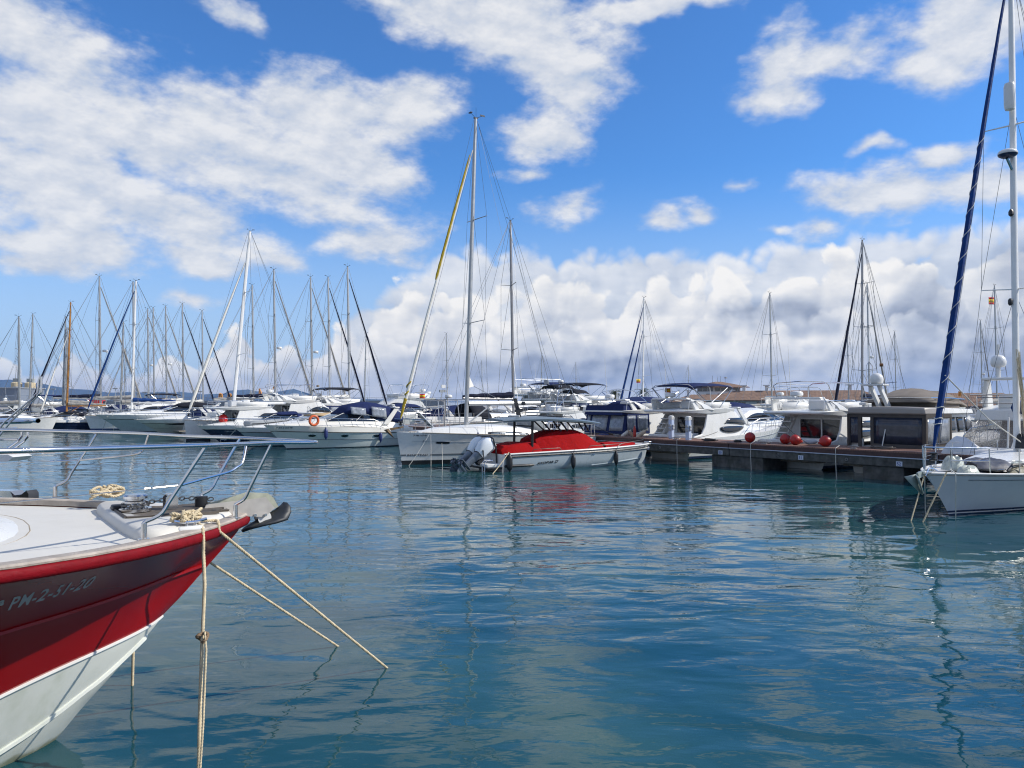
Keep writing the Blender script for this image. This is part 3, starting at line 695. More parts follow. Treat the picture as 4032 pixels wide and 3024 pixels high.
    o = cm.build('flybridge_coaming', WHITE, root, ang=60); md = o.modifiers.new('thickness', 'SOLIDIFY'); md.thickness = 0.05
    MB().box((-F(2.2), 0.35, top + 0.30), (0.5, 0.6, 0.5)).build('helm_seat', WHITE, root, bevel=0.06)
    MB().box((-F(1.2), -0.45, top + 0.26), (0.8, 0.8, 0.42)).build('sun_seat', WCANVAS, root, bevel=0.06)
    hr = MB()
    for sd in (1, -1): hr.tube([V((-F(-0.2), sd * (w - 0.2), top)), V((-F(-0.15), sd * (w - 0.2), top + 0.42)), V((-F(1.8), sd * (w - 0.28), top + 0.48)), V((-F(2.6), sd * (w - 0.34), top + 0.42))], 0.016, 6)
    hr.build('flybridge_rail', STEEL, root)
    if arch:
        am = arch_m or WHITE; mb = MB()
        for sd in (1, -1):
            sec = []
            for f, z, a, yy in ((1.25, top + 0.02, 0.42, w - 0.16), (0.95, top + 0.22, 0.30, w - 0.18), (0.55, top + 0.42, 0.20, w - 0.26), (0.15, top + 0.52, 0.17, w - 0.5)):
                sec.append([V((-F(f) + dx, sd * (yy + dy), z + dz)) for dx, dy, dz in ((a, 0.05, -0.05), (-a, 0.05, 0.0), (-a, -0.06, 0.05), (a, -0.06, 0.0))])
            mb.loft(sec)
            mb.prism([V((-F(0.65), sd * (w - 0.2), top + 0.0)), V((-F(0.3), sd * (w - 0.2), top + 0.0)), V((-F(0.05), sd * (w - 0.3), top + 0.52)), V((-F(0.35), sd * (w - 0.3), top + 0.5))], (0, -sd * 0.09, 0))
        mb.box((-F(0.15), 0, top + 0.55), (0.40, B - 0.95, 0.09))
        mb.build('radar_arch', am, root, bevel=0.03)
        radar(root, -F(0.2), 0.1, top + 0.72, 0.27)
        MB().tube([V((-F(0.2), -0.45, top + 0.6)), V((-F(0.2), -0.45, top + 1.0))], [0.02, 0.03], 6).build('antenna', WHITE, root)
        MB().tube([V((-F(0.4), 0.5, top + 0.55)), V((-F(0.2), 0.5, top + 2.9))], [0.016, 0.006], 5).build('whip_antenna', WHITE, root)
    if bimini or frame_only:
        z1 = top + 1.22; f0, f1 = 0.2, 3.3
        fr = MB()
        for f, fb in ((f0, 1.3), (lerp(f0, f1, 0.42), 1.6), (f1, 2.2)) if not frame_only else ((0.3, 0.9), (3.0, 3.4)):
            pts = [V((-F(fb), w - 0.25, top + 0.1)), V((-F(f), w - 0.3, z1 - 0.12)), V((-F(f), w - 0.5, z1)), V((-F(f), 0, z1 + 0.05))]
            fr.tube(pts + [V((p.x, -p.y, p.z)) for p in reversed(pts[:-1])], 0.02, 6)
        if frame_only:
            for sd in (1, -1): fr.tube([V((-F(0.3), sd * (w - 0.35), z1 - 0.03)), V((-F(3.0), sd * (w - 0.35), z1 - 0.03))], 0.02, 6)
        else:
            for sd in (1, -1): fr.tube([V((-F(f0), sd * (w - 0.3), z1 - 0.1)), V((-F(1.6), sd * (w - 0.25), top + 0.1))], 0.018, 6); fr.tube([V((-F(2.9), sd * (w - 0.3), z1 - 0.1)), V((-F(1.3), sd * (w - 0.25), top + 0.2))], 0.018, 6)
        fr.build('bimini_frame', STEEL, root)
        if not frame_only:
            mb = MB()
            def bf(u, v):
                f = lerp(f0 - 0.1, f1 + 0.1, u); y = lerp(w - 0.25, -(w - 0.25), v); e = abs(2 * v - 1)
                return V((-F(f), y, z1 + 0.09 - 0.16 * e ** 3 - (0.10 if u in (0.0, 1.0) else 0) + 0.05 * math.sin(u * PI)))
            mb.grid(bf, 8, 8); o = mb.build('bimini', bimini, root, ang=60); md = o.modifiers.new('thickness', 'SOLIDIFY'); md.thickness = 0.02
    if canvas:
        y0 = w - 0.14; zb, zt = fb1 + 0.12, top - 0.17
        en = MB(); fa = -0.12; fc = 1.5
        en.prism([V((-F(fa - 0.25), y0, zb)), V((-F(fa), y0 - 0.06, zt)), V((-F(fa), -y0 + 0.06, zt)), V((-F(fa - 0.25), -y0, zb))], (0.03, 0, 0))
        for sd in (1, -1): en.prism([V((-F(fa - 0.25), sd * y0, zb)), V((-F(fa), sd * (y0 - 0.06), zt)), V((-F(fc), sd * (y0 - 0.06), zt)), V((-F(fc), sd * y0, zb))], (0, -sd * 0.03, 0))
        e = en.build('cockpit_enclosure', canvas, root)
        def pane(a0, a1, pl):
            P = lambda a, z: (V((-F(lerp(fa - 0.25, fa, z)) - 0.022, lerp(y0, -y0, a) * (1 - 0.02 * z), lerp(zb, zt, z))) if pl == 0 else V((-F(lerp(fa - 0.2, fc, a)), -(y0 + 0.012 - 0.06 * z), lerp(zb, zt, z))))
            mb = MB().grid(lambda u, v: P(lerp(a0, a1, u), lerp(0.14, 0.90, v)), 4, 4); o = mb.build('clear_panel', PLASTIC, e, ang=60); md = o.modifiers.new('thickness', 'SOLIDIFY'); md.thickness = 0.012
        for a0, a1 in ((0.05, 0.12), (0.17, 0.55), (0.62, 0.93)): pane(a0, a1, 0)
        for a0, a1 in ((0.08, 0.42), (0.5, 0.93)): pane(a0, a1, 1)
    bow_rail(root, H, 0.55, 0.5, 0.12, 7)
    for sd in (1, -1): portlight(root, H, F(5.6), 1.06, sd, 0.1, 0.09) if False else None
    return H
# ------------------------------------------------------------------ the pier and its far-side yachts
U = V((0.8, 0.6, 0)); PV = V((-0.6, 0.8, 0)); PA = V((9.5, 32.7, 0))
def pier_pt(t, w, z): return PA + PV * t + U * w + V((0, 0, z))
def build_pier():
    T0, T1, W = -16.0, 46.0, 2.0
    root = thing('pier', 'long concrete pier with brown decking and numbered berth plates', 'pier', PA, hd(PV))
    # local: x along the pier, -y towards the far side
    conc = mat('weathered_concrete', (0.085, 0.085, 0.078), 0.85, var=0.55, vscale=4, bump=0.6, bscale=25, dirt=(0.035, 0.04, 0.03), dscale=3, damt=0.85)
    strip = mat('pale_metal_edging', (0.40, 0.45, 0.55), 0.4, metal=0.3, var=0.12)
    fas = mat('red_brown_board', (0.060, 0.028, 0.025), 0.65, var=0.25, vscale=8)
    plank = bpy.data.materials.new('brown_decking'); plank.use_nodes = True; t = NT(plank.node_tree); b = t.n['Principled BSDF']
    co = t.new('ShaderNodeTexCoord').outputs['Object']
    wv = t.new('ShaderNodeTexWave', bands_direction='X'); t.l.new(co, wv.inputs['Vector']); wv.inputs['Scale'].default_value = 3.4; wv.inputs['Distortion'].default_value = 0.2
    n = t.noise(t.map(co, sc=(5, 0.6, 1)), 2.0, 5, 0.6)
    c = t.mix(t.mr(n, 0.3, 0.7), (0.17, 0.085, 0.062), (0.26, 0.145, 0.11)); c = t.mix(t.mr(wv.outputs[0], 0.0, 0.12, 0.7, 0.0), c, (0.03, 0.02, 0.018))
    t.l.new(c, b.inputs['Base Color']); b.inputs['Roughness'].default_value = 0.7
    segs = [(-16, -8.2), (-8.2, 0.4), (0.4, 9.0), (9.0, 20), (20, 33), (33, 46)]
    for a, e in segs:
        m = (a + e) / 2; l = e - a - 0.03
        MB().box((m, -W / 2, 1.03), (l, W + 0.04, 0.05)).build('decking', plank, root)
        MB().box((m, 0.0, 0.925), (l, 0.06, 0.155)).build('fascia_board', fas, root)
        MB().box((m, 0.02, 0.83), (l, 0.07, 0.032)).build('metal_edging', strip, root)
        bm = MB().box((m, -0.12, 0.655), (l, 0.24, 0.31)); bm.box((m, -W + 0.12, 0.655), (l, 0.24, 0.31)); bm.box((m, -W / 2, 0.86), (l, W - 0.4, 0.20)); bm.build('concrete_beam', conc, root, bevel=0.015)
    for a, w_ in ((-12.4, 1.5), (-6.2, 1.5), (0.1, 2.6), (9.0, 1.4), (18, 1.3), (27, 1.3), (36, 1.3)):
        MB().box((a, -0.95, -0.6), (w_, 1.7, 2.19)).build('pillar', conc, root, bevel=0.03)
    tile = mat('white_tile', (0.55, 0.60, 0.70), 0.25); ink = mat('blue_tile_ink', (0.02, 0.05, 0.25), 0.3)
    for tt, num in ((5.1, '49'), (0.85, '50'), (-3.0, '51'), (-6.85, '52'), (-10.7, '53')):
        pl = MB().box((tt, 0.008, 0.62), (0.22, 0.016, 0.17)).build('berth_plate', tile, root)
        lettering(num, 0.15, V((tt + 0.085, 0.019, 0.565)), (-1, 0, 0), (0, 0, 1), ink, pl, depth=0.002)
    cl = mat('galvanised_cleat', (0.25, 0.25, 0.25), 0.5, metal=0.6)
    for tt in (3.55, -1.2, -5.05, -9.1, 7.4, 11.5):
        mb = MB().box((tt, -0.2, 1.075), (0.22, 0.10, 0.04)); mb.tube([(tt - 0.22, -0.2, 1.13), (tt - 0.1, -0.2, 1.15), (tt + 0.1, -0.2, 1.15), (tt + 0.22, -0.2, 1.13)], 0.022, 6)
        mb.tube([(tt - 0.06, -0.2, 1.08), (tt - 0.06, -0.2, 1.15)], 0.02, 6); mb.tube([(tt + 0.06, -0.2, 1.08), (tt + 0.06, -0.2, 1.15)], 0.02, 6)
        mb.build('cleat', cl, root)
    for tt in (4.3, -2.0, -4.9, -8.0): MB().tube([(tt + 0.05 * math.cos(2 * PI * i / 10), 0.03, 0.66 + 0.05 * math.sin(2 * PI * i / 10)) for i in range(11)], 0.011, 5).build('mooring_ring', cl, root)
    return root
build_pier()

pedm = mat('pedestal_blue_white', (0.42, 0.50, 0.66), 0.4, var=0.05)
def pedestal(px, w, label):
    d = ray(px, 1582); t_ = 0
    # point on the pier at offset w in this direction
    k = d.x / d.y; p0 = PA + U * w; tt = (k * p0.y - p0.x) / (PV.x - k * PV.y); p = p0 + PV * tt
    r = thing('power_pedestal', label, 'pedestal', (p.x, p.y, 1.055), hd(PV), 'power pedestals on the pier')
    mb = MB().box((0, 0, 0.45), (0.20, 0.20, 0.90)); mb.build('column', pedm, r, bevel=0.02)
    mb = MB()
    for k2 in range(3): mb.box((0, 0, 0.93 + 0.045 * k2), (0.23, 0.23, 0.028))
    mb.box((0, 0, 0.975), (0.17, 0.17, 0.16)); mb.lathe([(0.125, 1.05), (0.11, 1.08), (0.03, 1.10)], (0, 0, 0), 12); mb.build('louvred_cap', WHITE, r, bevel=0.006)
    for z in (0.62, 0.44): MB().box((-0.02, 0.125, z), (0.13, 0.06, 0.13)).build('socket', GREYPL, r, bevel=0.012)
    for z in (0.62, 0.50): MB().box((-0.125, 0.0, z), (0.06, 0.13, 0.10)).build('socket', GREYPL, r, bevel=0.012)
pedestal(2643, 0.75, 'blue white power pedestal nearer the stairs of the motor yacht')
pedestal(2710, 0.3, 'blue white power pedestal in front of the dark sliding door')

# --- yachts moored stern-to on the far side: root under the bow tip
def moor_far(L, S, w, name, label, cat='motor yacht', ang=0.0, group='motor yachts moored stern to the pier'):
    c = V((S[0], S[1], 0)) + PV * (w / 2); h = Matrix.Rotation(ang, 3, 'Z') @ U; b = c + h * L
    return thing(name, label, cat, (b.x, b.y, 0), hd(h), group)
y2 = moor_far(9.2, (8.75, 37.05), 3.2, 'motor_yacht', 'white flybridge yacht under a navy bimini with stairs at its stern')
flybridge(y2, 9.2, 3.2, bimini=CANVAS)
y3 = moor_far(9.2, (13.0, 31.5), 3.2, 'motor_yacht', 'white flybridge yacht with a bare bimini hoop behind the red buoys')
flybridge(y3, 9.2, 3.2, frame_only=True)
y1 = moor_far(10.2, (6.25, 40.3), 3.5, 'motor_yacht', 'white yacht with navy canvas and clear panels around its cockpit')
flybridge(y1, 10.2, 3.5, canvas=CANVAS, arch=True, top=2.35)
def y1_extra():
    F = lambda f: 10.2 - f
    canopy(y1, [(F(4.6), 2.75, 2.42, 0.7), (F(3.6), 3.05, 2.42, 1.0), (F(2.4), 3.1, 2.42, 1.15), (F(1.2), 2.85, 2.42, 1.2), (F(0.6), 2.6, 2.4, 1.2)], 1.3, CANVAS, 'flybridge_cover')
    mb = MB()
    for f0, f1 in ((0.7, 2.0), (2.1, 4.2)):
        pts = [V((-F(2.1), 1.3, 2.5)), V((-F(f0 if f0 < 1 else f1), 1.25, 3.35)), V((-F(f0 if f0 < 1 else f1), 0, 3.5))]
        mb.tube(pts + [V((p.x, -p.y, p.z)) for p in reversed(pts[:-1])], 0.02, 6)
    mb.build('bimini_hoops', STEEL, y1)
    MB().prism([V((-F(-0.42), 1.45, 2.10)), V((-F(-0.42), -1.45, 2.10)), V((-F(-0.30), -1.40, 2.62)), V((-F(-0.30), 1.40, 2.62))], (0.03, 0, 0)).build('aft_dodger', CANVAS, y1)
    for sd in (1, -1): MB().prism([V((-F(-0.40), sd * 1.46, 2.12)), V((-F(-0.28), sd * 1.42, 2.62)), V((-F(1.2), sd * 1.44, 2.42)), V((-F(1.6), sd * 1.5, 2.14))], (0, -sd * 0.03, 0)).build('side_dodger', CANVAS, y1)
y1_extra()

# --- the trawler yacht with taupe canvas
def trawler():
    L, B = 9.6, 3.3
    r = moor_far(L, (15.35, 28.3), B, 'motor_yacht', 'white yacht with taupe cockpit enclosure and taupe flybridge cover', group='motor yachts moored stern to the pier')
    H = Hull(L, B, 1.5, 1.05, 1.0, tm=0.6, entry=0.8, stern=0.95, wl=0.86); F = lambda f: L - f; w = B / 2
    H.build(r, [('z', -0.35, 1), ('z', 0.05, 2), ('z', 0.16, 0), ('q', 0.4, 0), ('q', 0.72, 0), ('q', 1.0, 0)], [WHITE, ANTI, NAVY], DECK, nc=16)
    H.band(r, 'rub_rail', STEEL, 0.8, 0.02, n=5)
    hs = House([(F(7.4), 1.2, 1.45, 0.6, 0.4), (F(5.3), 1.0, 1.55, 1.1, 0.95), (F(4.3), 0.95, 2.36, 1.28, 1.12), (F(2.1), 0.95, 2.36, 1.34, 1.2), (F(1.9), 0.95, 2.36, 1.34, 1.2)])
    hs.build(r, 'superstructure', WHITE, bevel=0.04)
    for sd in (1, -1):
        for a, b in ((2.25, 2.95), (3.02, 3.7), (3.77, 4.5)): hs.window(r, 'side_window', GLASS, F(b), F(a), lambda u, b=b: 1.62, lambda u, b=b: 2.2 if b < 4.2 else lerp(1.98, 2.2, u), sd, out=0.015, n=4)
    rf = House([(F(4.9), 2.34, 2.42, 0.9, 0.85), (F(4.3), 2.34, 2.50, 1.3, 1.25), (F(1.9), 2.34, 2.56, 1.46, 1.42), (F(0.9), 2.34, 2.58, 1.5, 1.46)])
    rf.build(r, 'roof', WHITE, crown=0.03, bevel=0.04)
    ov = House([(F(0.9), 2.33, 2.585, 1.51, 1.47), (F(-0.12), 2.32, 2.58, 1.52, 1.48), (F(-0.2), 2.34, 2.54, 1.5, 1.47)])
    ov.build(r, 'cockpit_roof', mat('taupe_gelcoat', (0.30, 0.275, 0.25), 0.4, var=0.04), crown=0.03, bevel=0.05)
    y0 = 1.5
    en = MB()
    for y in (1.5, 1.05, 0.55, -1.42): en.box((-F(-0.08), y, 1.66), (0.04, 0.13, 1.34))
    en.box((-F(-0.08), 0, 2.27), (0.045, 3.04, 0.14)); en.box((-F(-0.08), -0.45, 1.09), (0.045, 2.0, 0.20))
    for sd in (1, -1):
        for f in (-0.08, 0.85, 1.85): en.box((-F(f), sd * y0, 1.66), (0.12, 0.04, 1.34))
        en.box((-F(0.88), sd * y0, 2.27), (2.0, 0.045, 0.14)); en.box((-F(0.88), sd * y0, 1.09), (2.0, 0.045, 0.20))
    e = en.build('cockpit_enclosure', mat('dark_taupe_canvas', (0.085, 0.076, 0.070), 0.85, var=0.15, bump=0.4, bscale=5, spec=0.15), r)
    smoke = mat('smoked_canvas_window', (0.030, 0.036, 0.055), 0.12, var=0.3, vscale=4, bump=0.3, bscale=4, spec=0.5)
    for y, ww in ((1.27, 0.32), (-0.44, 1.85)):
        MB().grid(lambda u, v: V((-F(-0.083) - 0.006 * math.sin(u * 9), y + (u - 0.5) * ww, lerp(1.18, 2.2, v))), 8, 3).build('clear_panel', smoke, e).modifiers.new('thickness', 'SOLIDIFY').thickness = 0.012
    for f in (0.38, 1.35): MB().grid(lambda u, v: V((-F(f + (u - 0.5) * 0.84), -y0 - 0.004 * math.sin(u * 8), lerp(1.18, 2.2, v))), 6, 3).build('clear_panel', PLASTIC, e).modifiers.new('thickness', 'SOLIDIFY').thickness = 0.012
    MB().box((-F(0.25), -0.45, 1.28), (0.35, 1.9, 0.42)).build('cockpit_sofa', WCANVAS, r, bevel=0.1)
    MB().box((-F(0.1), 1.27, 1.18), (0.12, 0.55, 0.35)).build('stern_gate', WHITE, r, bevel=0.03)
    MB().box((-F(-0.02), 0, 0.8), (0.12, B * 0.9, 0.5)).build('transom_bulwark', WHITE, r, bevel=0.03)
    # covered flybridge
    canopy(r, [(F(4.6), 2.8, 2.58, 0.8), (F(4.3), 2.95, 2.60, 1.1), (F(3.3), 3.26, 2.70, 1.3), (F(2.7), 3.02, 2.72, 1.34), (F(1.9), 3.34, 2.74, 1.36), (F(1.1), 3.06, 2.76, 1.38), (F(0.55), 2.90, 2.78, 1.36)], 1.3, TCANVAS, 'flybridge_cover', n=12, sq=0.9, zp=1.35)
    MB().tube([V((-F(0.7), 1.32, 2.95)), V((-F(2.0), 1.36, 2.95)), V((-F(4.0), 1.1, 2.9)), V((-F(4.6), 0, 2.9)), V((-F(4.0), -1.1, 2.9)), V((-F(2.0), -1.36, 2.95)), V((-F(0.7), -1.32, 2.95)), V((-F(0.6), 0, 2.95)), V((-F(0.7), 1.32, 2.95))], 0.022, 6).build('flybridge_rail', STEEL, r)
    MB().loft([[V((-F(f) + dx, y, z)) for dx, y in ((-1.0, -1.25), (1.0, -1.25), (1.0, 1.25), (-1.0, 1.25))] for f, z in ((2.2, 2.56), (2.2, 2.9))]).build('flybridge_side_canvas', TCANVAS, r)
    for y in (0.55, 0.2):
        MB().loft([[V((-F(0.55) + dx, y + dy, 2.55)) for dx, dy in ((0.14, 0.07), (-0.14, 0.07), (-0.14, -0.07), (0.14, -0.07))], [V((-F(0.05) + dx, y + 0.12 + dy, 3.42)) for dx, dy in ((0.10, 0.06), (-0.10, 0.06), (-0.10, -0.06), (0.10, -0.06))]]).build('mast_leg', WHITE, r, bevel=0.02)
    MB().box((-F(0.05), 0.5, 3.45), (0.45, 0.9, 0.06)).build('mast_platform', WHITE, r, bevel=0.015)
    MB().lathe([(0.02, 3.47), (0.16, 3.48), (0.23, 3.54), (0.25, 3.66), (0.225, 3.79), (0.15, 3.88), (0.02, 3.92)], (-F(0.05), 0.42, 0), 18).build('satellite_dome', WHITE, r)
    hp = MB(); hp.tube([V((-F(-0.3), 0.62, 3.48)), V((-F(-0.32), 0.62, 4.2)), V((-F(-0.2), 0.6, 4.36)), V((-F(0.0), 0.56, 4.2)), V((-F(0.0), 0.56, 3.5))], 0.016, 6)
    hp.tube([V((-F(-0.2), 0.6, 4.36)), V((-F(-0.2), 0.6, 5.0))], [0.02, 0.008], 5); hp.tube([V((-F(0), 0.95, 3.48)), V((-F(0), 0.0, 3.52)), V((-F(0), -0.4, 3.55))], 0.012, 5)
    hp.build('light_mast', STEEL, r)
    MB().lathe([(0.04, 2.58), (0.04, 2.66), (0.16, 2.68), (0.16, 2.76), (0.03, 2.78)], (-F(0.3), 1.1, 0), 12).build('search_light', WHITE, r)
    MB().tube([V((-F(-0.2), 0.1, 1.1)), V((-F(-0.1), 0.02, 1.75))], 0.022, 6).build('grab_pole', WHITE, r)
    bow_rail(r, H, 0.72, 0.62, 0.05, 8)
    MB().box((-F(-0.4), 0, 0.36), (0.7, B * 0.84, 0.10)).build('swim_platform', TEAK, r, bevel=0.02)
    return r
trawler()

# --- white yacht at the right edge, cockpit hung with netting
def netting_yacht():
    L, B = 9.5, 3.4
    r = moor_far(L, (18.3, 24.9), B, 'motor_yacht', 'white yacht draped in brown netting beside the tall mast', group='motor yachts moored stern to the pier')
    H = Hull(L, B, 1.5, 1.05, 1.0, tm=0.6, entry=0.8, stern=0.95, wl=0.86); F = lambda f: L - f; w = B / 2
    H.build(r, [('z', -0.35, 1), ('z', 0.05, 2), ('z', 0.16, 0), ('q', 0.4, 0), ('q', 0.72, 0), ('q', 1.0, 0)], [WHITE, ANTI, NAVY], DECK, nc=14)
    hs = House([(F(7.0), 1.2, 1.5, 0.6, 0.4), (F(5.4), 1.0, 1.6, 1.1, 0.95), (F(4.3), 0.95, 2.2, 1.3, 1.12), (F(1.6), 0.95, 2.2, 1.36, 1.2)]); hs.build(r, 'superstructure', WHITE)
    fd = House([(F(4.4), 2.2, 2.36, 1.1, 1.0), (F(3.0), 2.16, 2.62, 1.4, 1.2), (F(0.6), 2.14, 2.66, 1.5, 1.3), (F(0.0), 2.14, 2.5, 1.5, 1.4)]); fd.build(r, 'flybridge', WHITE, crown=0.03)
    net = bpy.data.materials.new('brown_netting'); net.use_nodes = True; t = NT(net.node_tree); b = t.n['Principled BSDF']
    co = t.new('ShaderNodeTexCoord').outputs['Object']; v = t.new('ShaderNodeTexVoronoi', feature='DISTANCE_TO_EDGE'); t.l.new(co, v.inputs['Vector']); v.inputs['Scale'].default_value = 38
    b.inputs['Base Color'].default_value = (0.16, 0.13, 0.11, 1); b.inputs['Roughness'].default_value = 0.9
    t.l.new(t.math('ADD', t.mr(v.outputs[0], 0.05, 0.13, 1.0, 0.25), t.mr(t.noise(co, 2.0, 3), 0.4, 0.7, 0.0, 0.4), clamp=True), b.inputs['Alpha'])
    mb = MB().grid(lambda u, v_: V((-F(-0.05 - 0.75 * (1 - v_) ** 1.6) + 0.05 * math.sin(u * 14), lerp(w - 0.12 + 0.65 * (1 - v_) ** 2, -w + 0.1, u), lerp(0.95, 2.14, v_))), 24, 8)
    mb.build('cockpit_netting', net, r, ang=80)
    mb = MB()
    for y in (1.3, -1.3): mb.loft([[V((-F(0.7) + dx, y + dy, 2.6)) for dx, dy in ((0.28, 0.09), (-0.28, 0.09), (-0.28, -0.09), (0.28, -0.09))], [V((-F(0.25) + dx, y * 0.88 + dy, 3.55)) for dx, dy in ((0.16, 0.07), (-0.16, 0.07), (-0.16, -0.07), (0.16, -0.07))]])
    mb.box((-F(0.25), 0, 3.6), (0.46, 2.5, 0.10)); mb.build('radar_arch', WHITE, r, bevel=0.04)
    MB().tube([V((-F(0.2), 0.75, 3.62)), V((-F(0.2), 0.75, 4.02))], 0.07, 8).build('dome_pedestal', WHITE, r)
    MB().lathe([(0.02, 4.0), (0.18, 4.01), (0.235, 4.08), (0.25, 4.2), (0.215, 4.33), (0.14, 4.41), (0.02, 4.44)], (-F(0.2), 0.75, 0), 18).build('satellite_dome', WHITE, r)
    MB().tube([V((-F(0.2), 0.75, 4.42)), V((-F(0.2), 0.75, 4.8))], [0.03, 0.05], 6).build('antenna', WHITE, r)
    fr = MB()
    for z in (2.75, 2.95): fr.tube([V((-F(0.05), 1.4, z)), V((-F(0.05), -1.4, z))], 0.016, 5)
    for y in (1.4, 0.7, 0, -0.7, -1.4): fr.tube([V((-F(0.05), y, 2.5)), V((-F(0.05), y, 2.98))], 0.016, 5)
    fr.tube([V((-F(0.0), 1.6, 3.05)), V((-F(0.0), -1.6, 3.05))], 0.03, 6); fr.build('flybridge_rail', STEEL, r)
    MB().box((-F(0.3), 0.5, 2.8), (0.3, 0.5, 0.5)).build('helm_seat', WHITE, r, bevel=0.06)
    MB().box((-F(-0.02), 0, 0.8), (0.12, B * 0.9, 0.5)).build('transom_bulwark', WHITE, r, bevel=0.03)
    return r
netting_yacht()
def tender():
    P = at(3880, 1760, 25.6); t = thing('covered_tender', 'small tender under a crumpled white cover below the netting', 'dinghy', (P.x, P.y, 0.9), hd(PV))
    mb = MB(); rings = []
    for i in range(13):
        x = lerp(-1.35, 1.35, i / 12); h = interp(x, [(-1.35, 0.15), (-1.0, 0.35), (-0.3, 0.42), (0.2, 0.38), (0.7, 0.72), (0.95, 0.78), (1.35, 0.12)]) + 0.03 * math.sin(i * 2.4); ww = interp(x, [(-1.35, 0.45), (-0.8, 0.6), (0.8, 0.6), (1.35, 0.35)])
        rings.append([V((x, math.cos(a) * ww, math.sin(a) ** 0.8 * h)) for a in [PI * k / 8 for k in range(9)]])
    mb.loft(rings, closed=False); o = mb.build('cover', WCANVAS, t, ang=50)
    MB().tube([V((-1.1, 0, 0.02)), V((1.2, 0, 0.02))], [0.4, 0.35], 8, flat=0.5).build('inflatable_tube', GCANVAS, t)
    MB().tube([V((-0.7, 0.1, 0.3)), V((-0.74, 0.1, 1.4))], 0.03, 6).build('davit_pole', WHITE, t)
    MB().tube([V((-0.75, 0.0, 0.3)), V((-1.0, 0.0, 1.05))], 0.03, 6).build('davit_arm', WHITE, t)
tender()

# --- buoys and fenders lying on the pier
def ball_buoy(px, py, d, label, m=REDBUOY, r=0.3, tilt=(0.0, 0.5), Y=None):
    P = at(px, py, Y); t = thing('buoy', label, 'buoy', (P.x, P.y, P.z), 0, 'red buoys')
    M = V((0, 0, 1)).rotation_difference(V((d[0], d[1], d[2])).normalized()).to_matrix()
    prof = [(0.01, -r * 1.0)] + [(r * math.cos(a), r * math.sin(a)) for a in [-PI / 2 + PI * k / 12 for k in range(1, 9)]] + [(r * 0.62, r * 0.86), (r * 0.34, r * 1.1), (r * 0.2, r * 1.28), (r * 0.18, r * 1.42), (0.01, r * 1.45)]
    MB().lathe(prof, (0, 0, 0), 20, M=M).build('float', m, t, ang=50)
    MB().tube([M @ V((0.05 * math.cos(a), 0, r * 1.42 + 0.05 * math.sin(a))) for a in [2 * PI * k / 10 for k in range(11)]], 0.014, 5).build('eye', ROPEW, t)
def Yp(px, w):
    d = ray(px, 1582); k = d.x / d.y; p0 = PA + U * w; tt = (k * p0.y - p0.x) / (PV.x - k * PV.y); return (p0 + PV * tt).y
ball_buoy(2953, 1722, (0.2, 0.9, -0.25), 'round red buoy on the pier right of a dark mooring rope', r=0.225, Y=Yp(2953, 0.7))
ball_buoy(3092, 1729, (0.9, 0.1, -0.1), 'red buoy half hidden behind another red buoy on the pier', r=0.215, Y=Yp(3092, 1.0))
ball_buoy(3131, 1732, (0.95, -0.2, -0.25), 'red buoy with grimy end lying in front of another buoy', r=0.215, Y=Yp(3131, 0.7))
ball_buoy(3250, 1737, (-0.95, -0.25, -0.2), 'large red buoy with a dirty cone facing a white fender', r=0.225, Y=Yp(3250, 0.6))
def lying(px, py, w, L, r, m, lab, ax, dz=0.0):
    P = at(px, py, Yp(px, w)); return fender(lab, (P.x, P.y, P.z), m, None, L, r, 'fenders lying on the pier', ax)
lying(3012, 1737, 0.8, 0.56, 0.095, FWHITE, 'long white fender lying beside the round red buoy', (0.55, -0.8, -0.04))
lying(3193, 1740, 0.7, 0.46, 0.10, mat('grey_fender', (0.33, 0.35, 0.39), 0.6, var=0.15), 'grey white fender lying between two red buoys', (0.7, -0.6, 0.1))
lying(2377, 1713, 1.2, 0.5, 0.09, FNAVY, 'blue fender lying below the navy canvas enclosure', (0.8, -0.5, 0.0))
lying(2463, 1709, 0.9, 0.58, 0.105, FWHITE, 'grubby white fender leaning on the heap near the navy canvas', (0.6, -0.35, 0.5))
lying(2489, 1711, 0.8, 0.5, 0.10, mat('brown_stained_fender', (0.30, 0.22, 0.15), 0.7, var=0.3), 'brown stained fender in the middle of the heap', (-0.5, 0.3, 0.55))
lying(2499, 1704, 0.75, 0.52, 0.075, mat('red_fender', (0.42, 0.03, 0.02), 0.5, var=0.2), 'upright red fender in the heap on the pier', (0.0, 0.0, 1))
lying(2524, 1710, 0.7, 0.60, 0.10, mat('beige_fender', (0.46, 0.38, 0.28), 0.6, var=0.2), 'beige fender tilted against the upright red fender', (0.6, -0.4, 0.55))
def coil(px, py, w, m, label, r=0.2, n=4, thick=0.02):
    P = at(px, py, Yp(px, w)); t = MB()
    pts = []
    for i in range(n * 14):
        a = 2 * PI * i / 14; rr = r * (0.6 + 0.4 * math.sin(i * 0.37) ** 2) ; pts.append(V((math.cos(a) * rr * 1.6, math.sin(a) * rr, 0.02 + 0.035 * (i / 14) * 0.5 + 0.01 * math.sin(i * 1.3))))
    o = t.tube(pts, thick, 5).build('rope_coil', m, None); o.location = (P.x, P.y, 1.06); o.rotation_euler = (0, 0, hd(PV)); tag(o, label, 'rope', 'ropes on the pier')
coil(2795, 1735, 0.4, BLACK, 'black rope heaped on the pier in front of the white yacht', 0.26)
coil(2905, 1737, 0.5, BLACK, 'small dark rope heap left of the round red buoy', 0.12)
coil(3475, 1745, 0.9, mat('dull_rope', (0.12, 0.11, 0.10), 0.9), 'flat dark rope heap below the taupe enclosure', 0.3)
